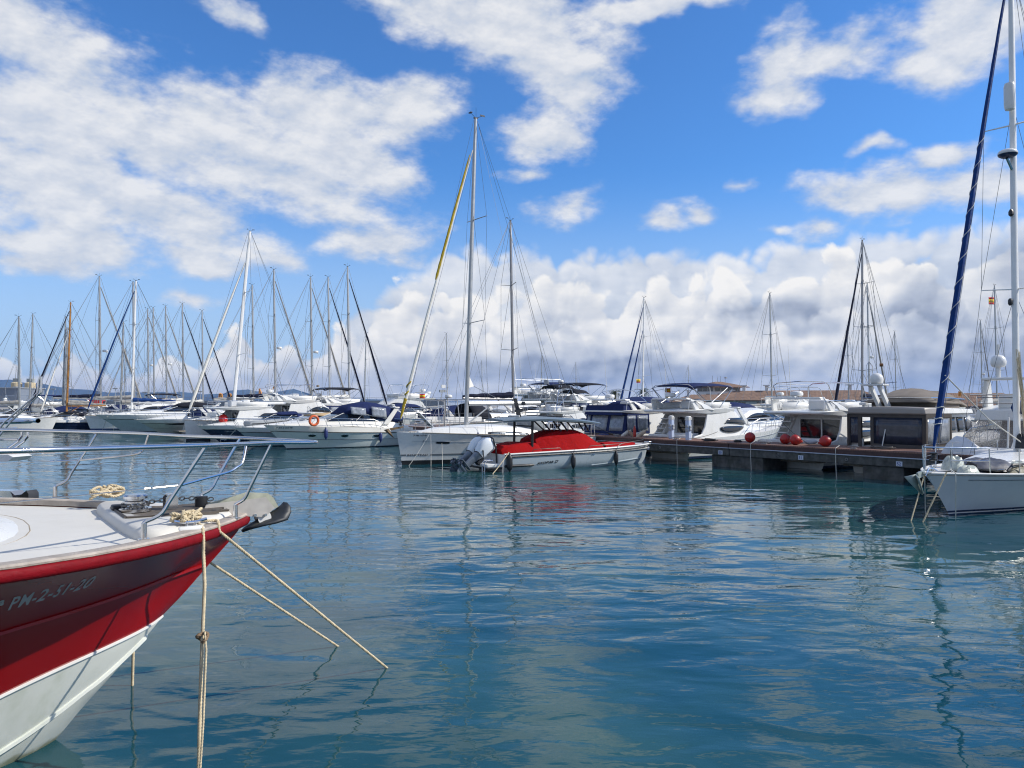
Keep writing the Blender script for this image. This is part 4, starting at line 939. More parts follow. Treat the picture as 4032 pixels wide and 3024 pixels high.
# ------------------------------------------------------------------ white sloop with the tall mast, moored bow-out
def anchor(root, x, z, m, s=1.0, name='anchor'):
    """plough anchor hanging on the bow roller, shank aft, fluke forward"""
    mb = MB()
    mb.prism([V((x + 0.05 * s, -0.02, z + 0.10 * s)), V((x - 0.75 * s, -0.02, z + 0.20 * s)), V((x - 0.75 * s, -0.02, z + 0.12 * s)), V((x - 0.02 * s, -0.02, z - 0.02 * s))], (0, 0.04, 0))
    for sd in (1, -1):
        mb.add([V((x + 0.10 * s, 0, z + 0.08 * s)), V((x + 0.30 * s, sd * 0.17 * s, z + 0.02 * s)), V((x - 0.15 * s, sd * 0.05 * s, z - 0.36 * s)), V((x - 0.20 * s, 0, z - 0.40 * s)), V((x - 0.02 * s, 0, z - 0.10 * s))], [(0, 1, 2, 3, 4)])
    o = mb.build(name, m, root); md = o.modifiers.new('thickness', 'SOLIDIFY'); md.thickness = 0.025 * s
    return o
def white_sloop():
    L, B = 10.6, 3.5
    r = thing('sailboat', 'white sloop with yellow and white furled headsail and tallest grey mast behind red covered boat', 'sailboat', (-5.1, 34.2, 0), hd(-U))
    H = Hull(L, B, 1.47, 1.06, 0.28, tm=0.58, entry=0.85, stern=0.86, wl=0.84, sp=1.1)
    H.build(r, [('z', -0.35, 1), ('z', 0.02, 1), ('z', 0.19, 0), ('q', 0.35, 0), ('q', 0.7, 0), ('q', 1.0, 0)], [WHITE, BLACK], DECK, nc=18)
    H.band(r, 'toe_rail', TEAK, 1.0, 0.022, 0.09, 1, n=5)
    H.band(r, 'cove_line', GREYPL, 0.73, 0.008, 0.05, 0.9, n=4)
    hs = House([(1.05, 1.3, 1.45, 0.12, 0.08), (2.0, 1.28, 1.60, 0.62, 0.42), (3.9, 1.2, 1.66, 1.06, 0.84), (4.8, 1.15, 1.66, 1.2, 0.96), (5.8, 1.1, 1.60, 1.24, 1.0), (7.2, 1.02, 1.42, 1.22, 1.04)]); hs.build(r, 'coachroof', WHITE, bevel=0.05)
    fm = mat('brushed_window_band', (0.16, 0.19, 0.21), 0.12, var=0.3, spec=0.8)
    for sd in (1, -1):
        lo = lambda u: 1.22 - 0.07 * u - 0.02; hi = lambda u: lerp(1.36, 1.26, u) + 0.06 * arc(u, 0.8)
        hs.window(r, 'window_surround', BLACK, 4.22, 6.52, lambda u: lo(u) - 0.02, lambda u: hi(u) + 0.025, sd, out=0.008)
        w = hs.window(r, 'cabin_window', fm, 4.34, 6.42, lambda u: lo(u) + 0.012, lambda u: hi(u) - 0.01, sd, out=0.030)
        for s0, z0 in ((4.95, 1.29), (6.1, 1.22)):
            a = MB().grid(lambda u, v: V((-(s0 + (u - 0.5) * 0.34), sd * (hs.y(s0, z0) + 0.05), z0 + (v - 0.5) * 0.15)), 1, 1).build('port_frame', WHITE, r, bevel=0.0); a.modifiers.new('t', 'SOLIDIFY').thickness = 0.02
            b = MB().grid(lambda u, v: V((-(s0 + (u - 0.5) * 0.24), sd * (hs.y(s0, z0) + 0.066), z0 + (v - 0.5) * 0.08)), 1, 1).build('pane', fm, a); b.modifiers.new('t', 'SOLIDIFY').thickness = 0.012
        MB().grid(lambda u, v: H.at_s(lerp(1.55, 2.2, u), 0.69 + (v - 0.5) * 0.075 * arc(u, 0.25), sd, 0.01), 10, 2).build('hull_window', GLASS, r)
        MB().box((-8.6, sd * 1.25, 1.25), (2.6, 0.3, 0.32)).build('cockpit_coaming', WHITE, r, bevel=0.05)
    rig(r, 3.67, 1.6, 16.35, 0.078, 0.036, ALU, L, B, 1.47, SAIL, 0.895, spreaders=2, boom_z=2.72, boom_len=4.45, deckz=1.25, wire=0.008, boomr=0.115, bow_s=0.2, furl_r=0.072, mastn=12, stern_z=1.1)
    # yellow sun strip on the furled headsail
    a = V((-0.2, 0, 2.02)); b = V((-4.05 + 0.1, 0, 14.8))
    def strip(t0, t1, rr, n=16):
        pts = []; rad = []
        for i in range(n + 1):
            t = lerp(t0, t1, i / n); p = a.lerp(b, t); p.x += 0.06 * math.sin(PI * t) + 0.01; pts.append(p); rad.append(rr * interp(t, [(0, 0.35), (0.03, 0.86), (0.10, 1.22), (0.35, 1.06), (0.8, 0.7), (1, 0.4)]) * (1 + 0.1 * math.sin(i * 2.7)) * (0.6 if i in (0, n) else 1))
        return MB().tube(pts, rad, 8).build('sun_strip', YSAIL, r)
    strip(0.0, 0.075, 0.076); strip(0.5, 0.98, 0.072, 26)
    # helical yellow band
    pts = [a.lerp(b, lerp(0.085, 0.14, i / 20)) + V((0.055 + 0.06 * math.cos(i * 0.5), 0.075 * math.sin(i * 0.5), 0)) for i in range(21)]
    MB().tube(pts, 0.035, 6).build('sun_strip', YSAIL, r)
    pulpit_and_lines(r, H, 0.58, 0.97, 6, 0.013)
    for y in (0.7, -0.7): wheel(r, (-9.5, y, 1.75), 0.45)
    br = mat('bronzed_anchor', (0.16, 0.11, 0.06), 0.55, metal=0.4, var=0.3)
    anchor(r, 0.30, 1.55, br, 0.85)
    # sprayhood
    canopy(r, [(6.7, 1.85, 1.4, 0.95), (7.0, 2.1, 1.35, 1.05), (7.6, 2.12, 1.3, 1.1)], 1.1, GCANVAS, 'sprayhood')
    # lettering band
    band = mat('grey_hull_band', (0.14, 0.16, 0.18), 0.4)
    inkk = mat('dark_hull_letters', (0.06, 0.06, 0.07), 0.5)
    def wrap(s0, z0):
        return lambda x, y, z: H.at_s(s0 + x, (z0 + y) / H.zs(max(0, (s0 + x) / L)), 1, 0.008 + z)
    for s0, s1 in ((0.18, 0.42), (1.42, 3.6)):
        MB().grid(lambda u, v: H.at_s(lerp(s0, s1, u), (0.385 + 0.075 * v) / H.zs(lerp(s0, s1, u) / L), 1, 0.007), 12, 1).build('hull_band', band, r)
    lettering('BENETEAU', 0.115, (0, 0, 0), (1, 0, 0), (0, 0, 1), inkk, r, wrap=wrap(0.46, 0.385), sx=1.45, spacing=1.08)
    lettering('7ª PM-1-67-43', 0.095, (0, 0, 0), (1, 0, 0), (0, 0, 1), inkk, r, wrap=wrap(0.62, 1.27), sx=0.95)
    lettering('S', 0.13, (0, 0, 0), (1, 0, 0), (0, 0, 1), band, r, wrap=wrap(1.0, 1.0), shear=0.3)
    return r, H
sloop, sloopH = white_sloop()
def line_thing(label, pts, m, r=0.012, group='mooring lines', n=6):
    pts = [V(p) for p in pts]
    o = MB().tube([p - pts[0] for p in pts], r, n).build('mooring_line', m, None); o.location = pts[0]; tag(o, label, 'rope', group); return o
def sag(a, b, k, n=10):
    a = V(a); b = V(b); return [a.lerp(b, i / n) - V((0, 0, k * 4 * (i / n) * (1 - i / n))) for i in range(n + 1)]
line_thing('thin white mooring line slanting off the tall sloop bow to the water', sag(at(1690, 1710, 34.3), atz(1610, 1834, 0), 0.05), ROPEW, 0.012)
line_thing('vertical white line hanging down the tall sloop hull', [at(1696, 1712, 34.2), at(1697, 1760, 34.2), atz(1697, 1834, 0)], ROPEW, 0.011)
line_thing('second vertical line hanging on the sloop near the outboards', [at(1738, 1715, 34.7), at(1741, 1770, 34.6), atz(1742, 1834, 0)], ROPEW, 0.010)
line_thing('short line from the sloop stem down to the water', [at(1577, 1795, 34.5), atz(1561, 1826, 0)], ROPEW, 0.010)
fender('navy fender behind the white outboard cowls of the covered boat', at(1882, 1730, 35.2), FNAVY, at(1880, 1680, 35.5), 0.5, 0.13, 'fenders hanging on the sloop')
fender('dark fender on the sloop hull just aft of the cabin windows', at(2001, 1737, 36.4), FNAVY, at(1997, 1670, 36.9), 0.5, 0.13, 'fenders hanging on the sloop')

# ------------------------------------------------------------------ grey open boat under red covers
REDCOV = bpy.data.materials.new('red_cover'); REDCOV.use_nodes = True
def _red():
    t = NT(REDCOV.node_tree); b = t.n['Principled BSDF']; co = t.new('ShaderNodeTexCoord').outputs['Object']
    n = t.noise(co, 3, 4); t.l.new(t.mix(n, (0.27, 0.003, 0.004), (0.36, 0.005, 0.007)), b.inputs['Base Color']); b.inputs['Roughness'].default_value = 0.85; b.inputs['Specular IOR Level'].default_value = 0.12
    bn = t.new('ShaderNodeBump'); bn.inputs['Strength'].default_value = 0.9; bn.inputs['Distance'].default_value = 0.05
    f = t.noise(t.map(co, rot=(0.3, 0.5, 0.6), sc=(1, 2.5, 0.8)), 2.6, 4, 0.55, 0.7); t.l.new(f, bn.inputs['Height']); t.l.new(bn.outputs[0], b.inputs['Normal'])
_red()
def covered_boat():
    L, B = 8.3, 2.6
    hdg = V((0.88, 0.477, 0)).normalized()
    r = thing('motorboat', 'light grey open motorboat under red covers with two tilted outboards', 'motorboat', (6.42, 36.0, 0), hd(hdg))
    H = Hull(L, B, 0.86, 0.68, 0.32, tm=0.62, entry=0.75, stern=0.96, wl=0.86, rk=0.35, prof=[(0, 0), (0.22, 0.45), (0.3, 0.62), (1, 1)], sp=1.0)
    H.build(r, [('z', -0.3, 1), ('z', 0.0, 0), ('z', 0.16, 0), ('q', 0.4, 0), ('q', 0.88, 2), ('q', 1.0, 2)], [GREYHULL, BLACK, WHITE], DECK, nc=18, drop=0.18, camber=0.02)
    H.band(r, 'rub_rail', BLACK, 0.86, 0.035, n=6); H.band(r, 'upper_rub_strip', BLACK, 0.955, 0.014, n=5)
    mb = MB()
    for sd in (1, -1): mb.tube(H.line(1.0, 0.0, 1, sd, -0.06, 0.0), 0.07, 8, flat=0.6)
    mb.build('gunwale', WHITE, r)
    mb = MB()
    for sd in (1, -1): mb.tube([H.at_s(s_, lerp(0.30, 0.12, min(1, max(0, (s_ - 0.9) / 3.0))), sd, 0.008) for s_ in (0.75, 1.0, 1.6, 2.2, 3.0, 4.0)], 0.022, 5)
    mb.build('chine_rail', GREYHULL, r)
    MB().tube([H.at_s(s_, 0.32, -1, 0.03) for s_ in (6.95, 7.05, 7.6, 8.28)], [0.03, 0.055, 0.055, 0.055], 8).build('side_fender_strip', BLACK, r)
    MB().tube([H.at_s(s_, 0.32, 1, 0.03) for s_ in (6.95, 7.05, 7.6, 8.28)], [0.03, 0.055, 0.055, 0.055], 8).build('side_fender_strip', BLACK, r)
    ik = mat('black_hull_letters', (0.012, 0.012, 0.014), 0.4)
    def wr(x, y, z): s_ = 6.82 - x; return H.at_s(s_, (0.235 + 0.055 * x + y) / H.zs(s_ / L), -1, 0.01 + z)
    lettering('AXOPAR', 0.125, (0, 0, 0), (1, 0, 0), (0, 0, 1), ik, r, shear=0.35, wrap=wr, sx=1.55, spacing=1.02)
    def em(u0, v0): return wr(u0, v0, 0.0)
    MB().tube([em(0.86, 0.01), em(0.98, 0.01), em(1.03, 0.09), em(0.91, 0.09), em(0.86, 0.01)], 0.010, 4).build('emblem', ik, r)
    for s_ in (4.05, 3.97): MB().ball(H.at_s(s_, 0.72, -1, 0.01), 0.028, 8).build('vent', STEEL, r)
    # covers
    def cover(name, st, fold):
        mb = MB(); rings = []
        for k, (s_, zt, zb, wt, wb) in enumerate(st):
            rg = []
            for i in range(13):
                a = i / 12; e = abs(2 * a - 1); sg = 1 if a < 0.5 else -1
                if e > 0.55: q = (1 - e) / 0.45; y = lerp(wb, wt, q ** 0.8); z = lerp(zb, zt - 0.05, q)
                else: y = wt * e / 0.55; z = zt - 0.05 * (e / 0.55) ** 2
                rg.append(V((-s_ + 0.02 * math.sin(i * 1.9 + k), sg * y + fold * math.sin(k * 2.1 + i * 1.3), z + fold * math.sin(k * 1.7 + i * 0.9))))
            rings.append(rg)
        mb.loft(rings, closed=False)
        for rg in (rings[0], rings[-1]): mb.add(rg, [tuple(range(len(rg)))])
        return mb.build(name, REDCOV, r, ang=42)
    cover('console_cover', [(6.52, 1.24, 0.6, 0.70, 0.85), (6.2, 1.42, 0.6, 0.68, 0.92), (5.85, 1.52, 0.6, 0.66, 0.95), (5.45, 1.60, 0.6, 0.64, 0.97), (4.9, 1.60, 0.6, 0.63, 0.97), (4.35, 1.58, 0.6, 0.60, 0.96), (3.95, 1.45, 0.62, 0.54, 0.92), (3.6, 1.25, 0.62, 0.5, 0.85), (3.3, 1.06, 0.62, 0.46, 0.78), (2.9, 0.94, 0.62, 0.4, 0.7)], 0.014)
    cover('aft_seat_cover', [(8.2, 0.86, 0.45, 0.8, 0.95), (8.05, 1.02, 0.45, 0.82, 1.0), (7.7, 1.04, 0.5, 0.84, 1.02), (7.2, 1.12, 0.5, 0.82, 1.02), (6.75, 1.12, 0.5, 0.8, 1.0), (6.45, 1.12, 0.5, 0.76, 0.98), (6.2, 0.88, 0.5, 0.7, 0.95)], 0.016)
    cover('fore_cushion_cover', [(2.9, 0.98, 0.62, 0.5, 0.7), (2.3, 1.0, 0.62, 0.5, 0.66), (1.8, 0.95, 0.65, 0.42, 0.55), (1.1, 0.97, 0.7, 0.3, 0.38)], 0.012)
    # T-top
    rm = mat('grey_blue_hardtop', (0.13, 0.17, 0.20), 0.35, var=0.05)
    st = [(8.15, 2.04, 0.86, 0.05), (7.6, 2.10, 1.02, 0.10), (6.2, 2.14, 1.08, 0.13), (4.6, 2.05, 1.02, 0.12), (3.7, 1.95, 0.82, 0.10), (3.1, 1.87, 0.45, 0.05)]
    rings = [[V((-s_, w_, z - h)), V((-s_, w_ + 0.02, z - h * 0.4)), V((-s_, w_ * 0.8, z + 0.02)), V((-s_, 0, z + 0.05)), V((-s_, -w_ * 0.8, z + 0.02)), V((-s_, -w_ - 0.02, z - h * 0.4)), V((-s_, -w_, z - h))] for s_, z, w_, h in st]
    MB().loft(rings).build('hardtop', rm, r, ang=40)
    MB().loft([[V((-s_, w_ - 0.1, z - h - 0.01)), V((-s_, -w_ + 0.1, z - h - 0.01)), V((-s_, -w_ + 0.1, z - h + 0.02)), V((-s_, w_ - 0.1, z - h + 0.02))] for s_, z, w_, h in st[1:-1]]).build('hardtop_lining', BLACK, r)
    for sd in (1, -1):
        MB().tube([V((-6.78, sd * 0.78, 0.7)), V((-6.76, sd * 0.78, 2.05))], 0.058, 8).build('top_post', BLACK, r)
        for a, b, y in ((5.78, 5.32, 0.72), (5.4, 5.0, 0.72), (4.52, 4.15, 0.66), (4.2, 3.85, 0.6)): MB().tube([V((-a, sd * (y + 0.1), 1.98)), V((-b, sd * y, 1.55))], 0.035, 6).build('top_strut', BLACK, r)
    MB().tube([V((-6.77, 0.78, 1.78)), V((-6.77, -0.78, 1.78))], 0.03, 6).build('top_crossbar', BLACK, r)
    MB().loft([[V((-6.95 + dx, dy, 2.1)) for dx, dy in ((0.09, 0.05), (-0.09, 0.05), (-0.09, -0.05), (0.09, -0.05))], [V((-7.15 + dx, dy, 2.92)) for dx, dy in ((0.07, 0.04), (-0.07, 0.04), (-0.07, -0.04), (0.07, -0.04))]]).build('light_mast', BLACK, r)
    MB().tube([V((-7.15, -0.16, 2.94)), V((-7.15, 0.16, 2.94))], 0.03, 6).build('light_bar', GREYPL, r)
    MB().box((-6.82, -0.12, 2.74), (0.14, 0.16, 0.14)).build('horn', BLACK, r, bevel=0.02)
    MB().tube([V((-7.3, 0.3, 2.2)), V((-7.0, -0.1, 2.2))], 0.035, 6).build('deck_light', WHITE, r)
    MB().tube([V((-4.6, -0.5, 2.14)), V((-6.3, -0.5, 2.22))], 0.02, 5).build('roof_rail', BLACK, r)
    MB().tube([V((-4.6, 0.5, 2.14)), V((-6.3, 0.5, 2.22))], 0.02, 5).build('roof_rail', BLACK, r)
    # rails
    for a, b in ((7.05, 5.55), (4.3, 2.2)):
        for sd in (1, -1):
            p = H.at_s(a, 1, sd, -0.08); q = H.at_s(b, 1, sd, -0.08)
            MB().tube([p, p + V((0.12, 0, 0.15)), q + V((-0.15, 0, 0.14)), q], 0.014, 6).build('side_rail', BLACK, r)
    pts = [H.at_s(s_, 1, 1, -0.10) + V((0, 0, h)) for s_, h in ((2.6, 0.02), (2.3, 0.15), (1.2, 0.20), (0.75, 0.22))]
    MB().tube(pts + [V((-0.35, 0, 1.1))] + [V((p.x, -p.y, p.z)) for p in reversed(pts)], 0.014, 6).build('bow_rail', BLACK, r)
    MB().box((-0.12, 0, 0.93), (0.3, 0.22, 0.08)).build('bow_roller', STEEL, r, bevel=0.02)
    # stern platform, ski arch and ladder
    MB().box((-8.65, 0, 0.24), (0.75, 2.2, 0.14)).build('swim_platform', WHITE, r, bevel=0.03)
    MB().box((-8.65, 0, 0.135), (0.78, 2.24, 0.07)).build('platform_edge', BLACK, r, bevel=0.02)
    MB().tube([V((-8.35, -0.62, 0.3)), V((-8.38, -0.62, 0.9)), V((-8.5, -0.6, 1.3)), V((-8.55, -0.45, 1.36)), V((-8.6, 0.55, 1.38)), V((-8.58, 0.68, 1.3)), V((-8.4, 0.7, 0.9)), V((-8.35, 0.7, 0.3))], 0.032, 8).build('ski_arch', BLACK, r)
    lad = MB()
    for y in (-0.72, -0.95): lad.tube([V((-8.7, y, 0.45)), V((-8.95, y, 0.46)), V((-9.05, y, 0.36)), V((-9.05, y, -0.25))], 0.018, 6)
    for z in (0.2, 0.0): lad.tube([V((-9.05, -0.72, z)), V((-9.05, -0.95, z))], 0.018, 6)
    lad.build('boarding_ladder', STEEL, r)
    # outboards
    mgrey = mat('outboard_grey', (0.16, 0.19, 0.23), 0.4, metal=0.3, var=0.1)
    mwhite = mat('outboard_white', (0.70, 0.74, 0.77), 0.25, var=0.03, vscale=1)
    for y in (-0.34, 0.40):
        ax = V((-0.77, 0, -0.64)).normalized(); an = V((-0.64, 0, 0.77)).normalized(); O = V((-8.42, y, 1.20)); yv = V((0, 1, 0))
        def P(t, a, b): return O + ax * t + an * a + yv * b
        def sec(t, a0, a1, w_):
            return [P(t, lerp(a0, a1, 0.5 + 0.5 * math.copysign(abs(math.cos(q)) ** 0.6, math.cos(q))), math.copysign(abs(math.sin(q)) ** 0.6, math.sin(q)) * w_) for q in [2 * PI * k / 16 for k in range(16)]]
        m = bpy.data.objects.new('outboard_motor', None); COL.objects.link(m); m.parent = r
        MB().loft([sec(-0.02, -0.16, 0.12, 0.12), sec(0.03, -0.26, 0.24, 0.22), sec(0.2, -0.30, 0.33, 0.27), sec(0.45, -0.30, 0.33, 0.27), sec(0.7, -0.27, 0.24, 0.25), sec(0.82, -0.22, 0.16, 0.22)]).build('cowl', mwhite, m, ang=50)
        MB().loft([sec(0.815, -0.235, 0.175, 0.232), sec(0.835, -0.235, 0.175, 0.232)]).build('cowl_seam', BLACK, m)
        MB().loft([sec(0.83, -0.21, 0.15, 0.2), sec(1.0, -0.17, 0.14, 0.14), sec(1.25, -0.14, 0.13, 0.09), sec(1.55, -0.13, 0.13, 0.055)]).build('midsection', mgrey, m, ang=50)
        MB().box(O + ax * 1.50 + an * 0.06, (0.03, 0.30, 0.55), M=Matrix((ax, yv, an)).transposed()).build('anti_ventilation_plate', mgrey, m)
        M2 = V((0, 0, 1)).rotation_difference(an).to_matrix()
        MB().lathe([(0.01, -0.38), (0.06, -0.30), (0.085, -0.1), (0.085, 0.2), (0.06, 0.3), (0.01, 0.32)], O + ax * 1.68, 12, M=M2).build('gearcase', mgrey, m)
        MB().prism([P(1.72, -0.22, -0.012), P(1.72, 0.18, -0.012), P(1.95, 0.10, -0.012), P(1.93, -0.02, -0.012)], (0, 0.024, 0)).build('skeg', mgrey, m)
        pr = MB()
        for k in range(3):
            q = 2 * PI * k / 3 + 0.4; d = ax * math.cos(q) + yv * math.sin(q); e = an.cross(d)
            c0 = O + ax * 1.68 + an * 0.27
            pr.add([c0 + d * 0.05 - e * 0.03, c0 + d * 0.14 - e * 0.10 - an * 0.05, c0 + d * 0.22 - e * 0.03, c0 + d * 0.22 + e * 0.07 + an * 0.04, c0 + d * 0.12 + e * 0.09 + an * 0.05, c0 + d * 0.05 + e * 0.03], [(0, 1, 2, 3, 4, 5)])
        o = pr.build('propeller', mat('dark_propeller', (0.10, 0.11, 0.13), 0.3, metal=0.8), m); o.modifiers.new('t', 'SOLIDIFY').thickness = 0.012
        MB().box(O + ax * 0.95 - an * 0.26, (0.34, 0.26, 0.16), M=Matrix((ax, yv, an)).transposed()).build('engine_bracket', BLACK, m, bevel=0.02)
        lettering('MERCURY', 0.085, P(0.62, -0.245, -0.262), -ax, an, mat('dark_letters', (0.03, 0.035, 0.05), 0.4), m, depth=0.006, sx=0.9)
        MB().prism([P(0.62, 0.05, -0.268), P(0.80, -0.2, -0.262), P(0.83, -0.2, -0.258), P(0.66, 0.1, -0.268)], (0, 0.01, 0)).build('cowl_stripe', BLACK, m)
    return r, H
cboat, cH = covered_boat()
def hang(s_, z, out=0.10):
    p = cH.at_s(s_, z / cH.zs(s_ / 8.3), -1, out); p.z = z; return Matrix.Translation((6.42, 36.0, 0)) @ Matrix.Rotation(hd(V((0.88, 0.477, 0))), 4, 'Z') @ p
fender('black fender at the stern corner of the red covered boat', hang(8.12, 0.36), BLACK, hang(8.12, 0.70), 0.62, 0.12, 'black fenders on the red covered boat', ropem=BLACK)
fender('black fender hanging amidships right of the hull lettering on the grey boat', hang(5.1, 0.30), BLACK, hang(5.1, 0.82), 0.52, 0.095, 'black fenders on the red covered boat', ropem=BLACK)
fender('black fender nearest the bow of the red covered boat', hang(2.7, 0.34), BLACK, hang(2.7, 0.88), 0.52, 0.095, 'black fenders on the red covered boat', ropem=BLACK)
line_thing('cream line from the stern cleat of the covered boat into the water', sag(at(2004, 1781, 31.0), atz(1940, 1866, 0), 0.03), ROPE, 0.016)
line_thing('thin line hanging at the stern corner of the covered boat', [at(1985, 1800, 30.9), at(1980, 1830, 30.8), atz(1980, 1862, 0)], ROPEW, 0.011)

# ------------------------------------------------------------------ the cruiser with orange lifebuoy and the others of the row
ba = thing('motor_cruiser', 'cream motor cruiser with navy canopy and orange lifebuoy on its rail', 'motor cruiser', (-14.5, 45.1, 0), hd(-U), 'motor cruisers moored bow out')
baH = express_cruiser(ba, 9.2, 3.0, 1.46, 1.16, 1.45, ws=(3.55, 4.6), upper=WHITE2, canvas_top=1.56)
lettering('7ª BA-2-265-98', 0.135, (0, 0, 0), (1, 0, 0), (0, 0, 1), mat('blue_grey_letters', (0.05, 0.09, 0.12), 0.5), ba, wrap=lambda x, y, z: baH.at_s(0.62 + x, (1.23 + y) / baH.zs((0.62 + x) / 9.2), 1, 0.008 + z))
for a, zz in ((5.0, 1), (6.4, 1)):
    MB().grid(lambda u, v: V((-lerp(a, a + 1.0, u) , 1.18 - 0.13 * v + 0.02, lerp(2.05 - 0.12 * (a - 5) - 0.1 * u, 2.5 - 0.1 * u, v))), 5, 4).build('clear_panel', PLASTIC, ba).modifiers.new('t', 'SOLIDIFY').thickness = 0.012
def lifebuoy():
    P = at(1236, 1656, 45.4); t = thing('lifebuoy', 'orange ring lifebuoy hung on the rail of the navy canopied cruiser', 'lifebuoy', P, hd(-U), None, 0.88)
    mb = MB(); n = 24; pts = [V((math.cos(2 * PI * i / n) * 0.30, 0, math.sin(2 * PI * i / n) * 0.30)) for i in range(n + 1)]
    mb.tube(pts, 0.085, 10).build('ring', ORANGE, t)
    for q in (0.6, 2.2, 3.7, 5.3): c = V((math.cos(q) * 0.30, 0, math.sin(q) * 0.30)); d = V((-math.sin(q), 0, math.cos(q))); MB().tube([c - d * 0.05, c + d * 0.05], 0.093, 10).build('band', mat('buoy_band', (0.55, 0.14, 0.05), 0.5), t)
    MB().tube([V((-0.1, 0.03, 0.28)), V((-0.03, 0.03, 0.02)), V((0.2, 0.03, -0.25))], 0.02, 5).build('hanging_line', ROPEW, t)
lifebuoy()
def bhang(s_, z, out=0.10):
    p = baH.at_s(s_, min(1, z / baH.zs(s_ / 9.2)), 1, out); p.z = z; return Matrix.Translation((-14.5, 45.1, 0)) @ Matrix.Rotation(hd(-U), 4, 'Z') @ p
fender('blue fender below the windscreen of the navy canopied cruiser', bhang(3.3, 0.90), FNAVY, bhang(3.3, 1.75), 0.56, 0.11, 'blue fenders on the navy canopied cruiser')
fender('blue fender near the stern of the navy canopied cruiser', bhang(6.85, 0.62), FNAVY, bhang(6.85, 1.6), 0.54, 0.11, 'blue fenders on the navy canopied cruiser')

def row_boat(px, py, Y, name, label, cat, group):
    P = at(px, py, Y); return thing(name, label, cat, (P.x, P.y, 0), hd(-U), group)
G1 = 'motor cruisers moored bow out'
b2 = row_boat(918, 1686, 47.6, 'motor_cruiser', 'white cruiser with tan canopy carrying a grey inflatable on its foredeck', 'motor cruiser', G1)
b2H = express_cruiser(b2, 9.0, 3.0, 1.25, 1.05, 1.4, ws=(3.9, 4.9), canvas=TAN, canvas_top=1.0, lower=mat('blue_grey_lower_hull', (0.34, 0.42, 0.46), 0.3), stripe=None)
b3 = row_boat(770, 1676, 53.2, 'motor_cruiser', 'navy hulled cruiser with a clean red buoy on its foredeck', 'motor cruiser', G1)
b3H = express_cruiser(b3, 9.0, 3.0, 1.2, 1.05, 1.6, ws=(4.2, 5.2), canvas=CANVAS, canvas_top=1.05, lower=NAVY, stripe=WHITE, ports=())
lettering('7ª MA-5-369-03', 0.11, (0, 0, 0), (1, 0, 0), (0, 0, 1), mat('silver_letters', (0.35, 0.40, 0.48), 0.5), b3, wrap=lambda x, y, z: b3H.at_s(1.75 + x, (0.70 + y) / b3H.zs((1.75 + x) / 9), 1, 0.012 + z))
b4 = row_boat(727, 1656, 56.0, 'sailboat', 'white plumb bowed sloop with raked white mast and cream furled headsail', 'sailboat', None)
sailboat(b4, 11.0, 3.5, 1.48, 1.15, 0.12, ms=3.4, top=15.8, r=0.10, rake=0.085, mastm=WMAST, furl=SAIL, furl_top=0.83, cover=None, hood=None, radar_z=None, wire=0.012, bootm=ANTI, furl_r=0.105)
b5 = row_boat(526, 1657, 66.0, 'motor_cruiser', 'white hardtop cruiser with long black hull window and green fender', 'motor cruiser', G1)
b5H = express_cruiser(b5, 11.0, 3.4, 1.3, 1.25, 2.2, ws=(4.4, 5.6), hard=True, arch=False, stripe=BLACK, ports=(), hullwin=True, lower=mat('sage_grey_lower_hull', (0.48, 0.50, 0.45), 0.3))
b6 = row_boat(372, 1635, 70.0, 'motor_cruiser', 'grey hulled motor yacht with black sun top left of the hardtop cruiser', 'motor cruiser', G1)
b6H = express_cruiser(b6, 12.0, 3.6, 1.65, 1.5, 2.4, ws=(5.6, 6.8), canvas=BCANVAS, canvas_top=1.3, lower=mat('steel_grey_lower_hull', (0.42, 0.50, 0.52), 0.3), stripe=None, ports=())
def red_ball(px, py, Y):
    P = at(px, py, Y); t = thing('buoy', 'clean bright red ball buoy on the navy hulled cruiser', 'buoy', P, 0, 'red buoys')
    MB().ball((0, 0, 0), 0.32, 20).build('float', REDPLAIN, t); MB().tube([(0, 0, 0.3), (0, 0, 0.42)], [0.07, 0.05], 8).build('eye', BLACK, t)
red_ball(879, 1649, 54.6)
fender('green fender hanging over the black hull window of the hardtop cruiser', at(683, 1663, 68.2), mat('green_fender', (0.10, 0.14, 0.08), 0.7, var=0.2), at(682, 1640, 68.5), 0.75, 0.13)
for (x0, y0, Y0, x1, y1, lb) in ((1083, 1690, 45.0, 1040, 1730, 'cream bow line of the navy canopied cruiser'), (1092, 1690, 45.2, 1082, 1740, 'second bow line of the navy canopied cruiser'), (930, 1690, 47.8, 880, 1738, 'bow line of the tan canopied cruiser'),
                               (424, 1640, 70.0, 400, 1700, 'slanting bow line of the grey hulled yacht'), (443, 1636, 70.0, 446, 1692, 'vertical bow line of the grey hulled yacht')):
    line_thing(lb, sag(at(x0, y0, Y0), atz(x1, y1, 0), 0.04), ROPEW, 0.02)
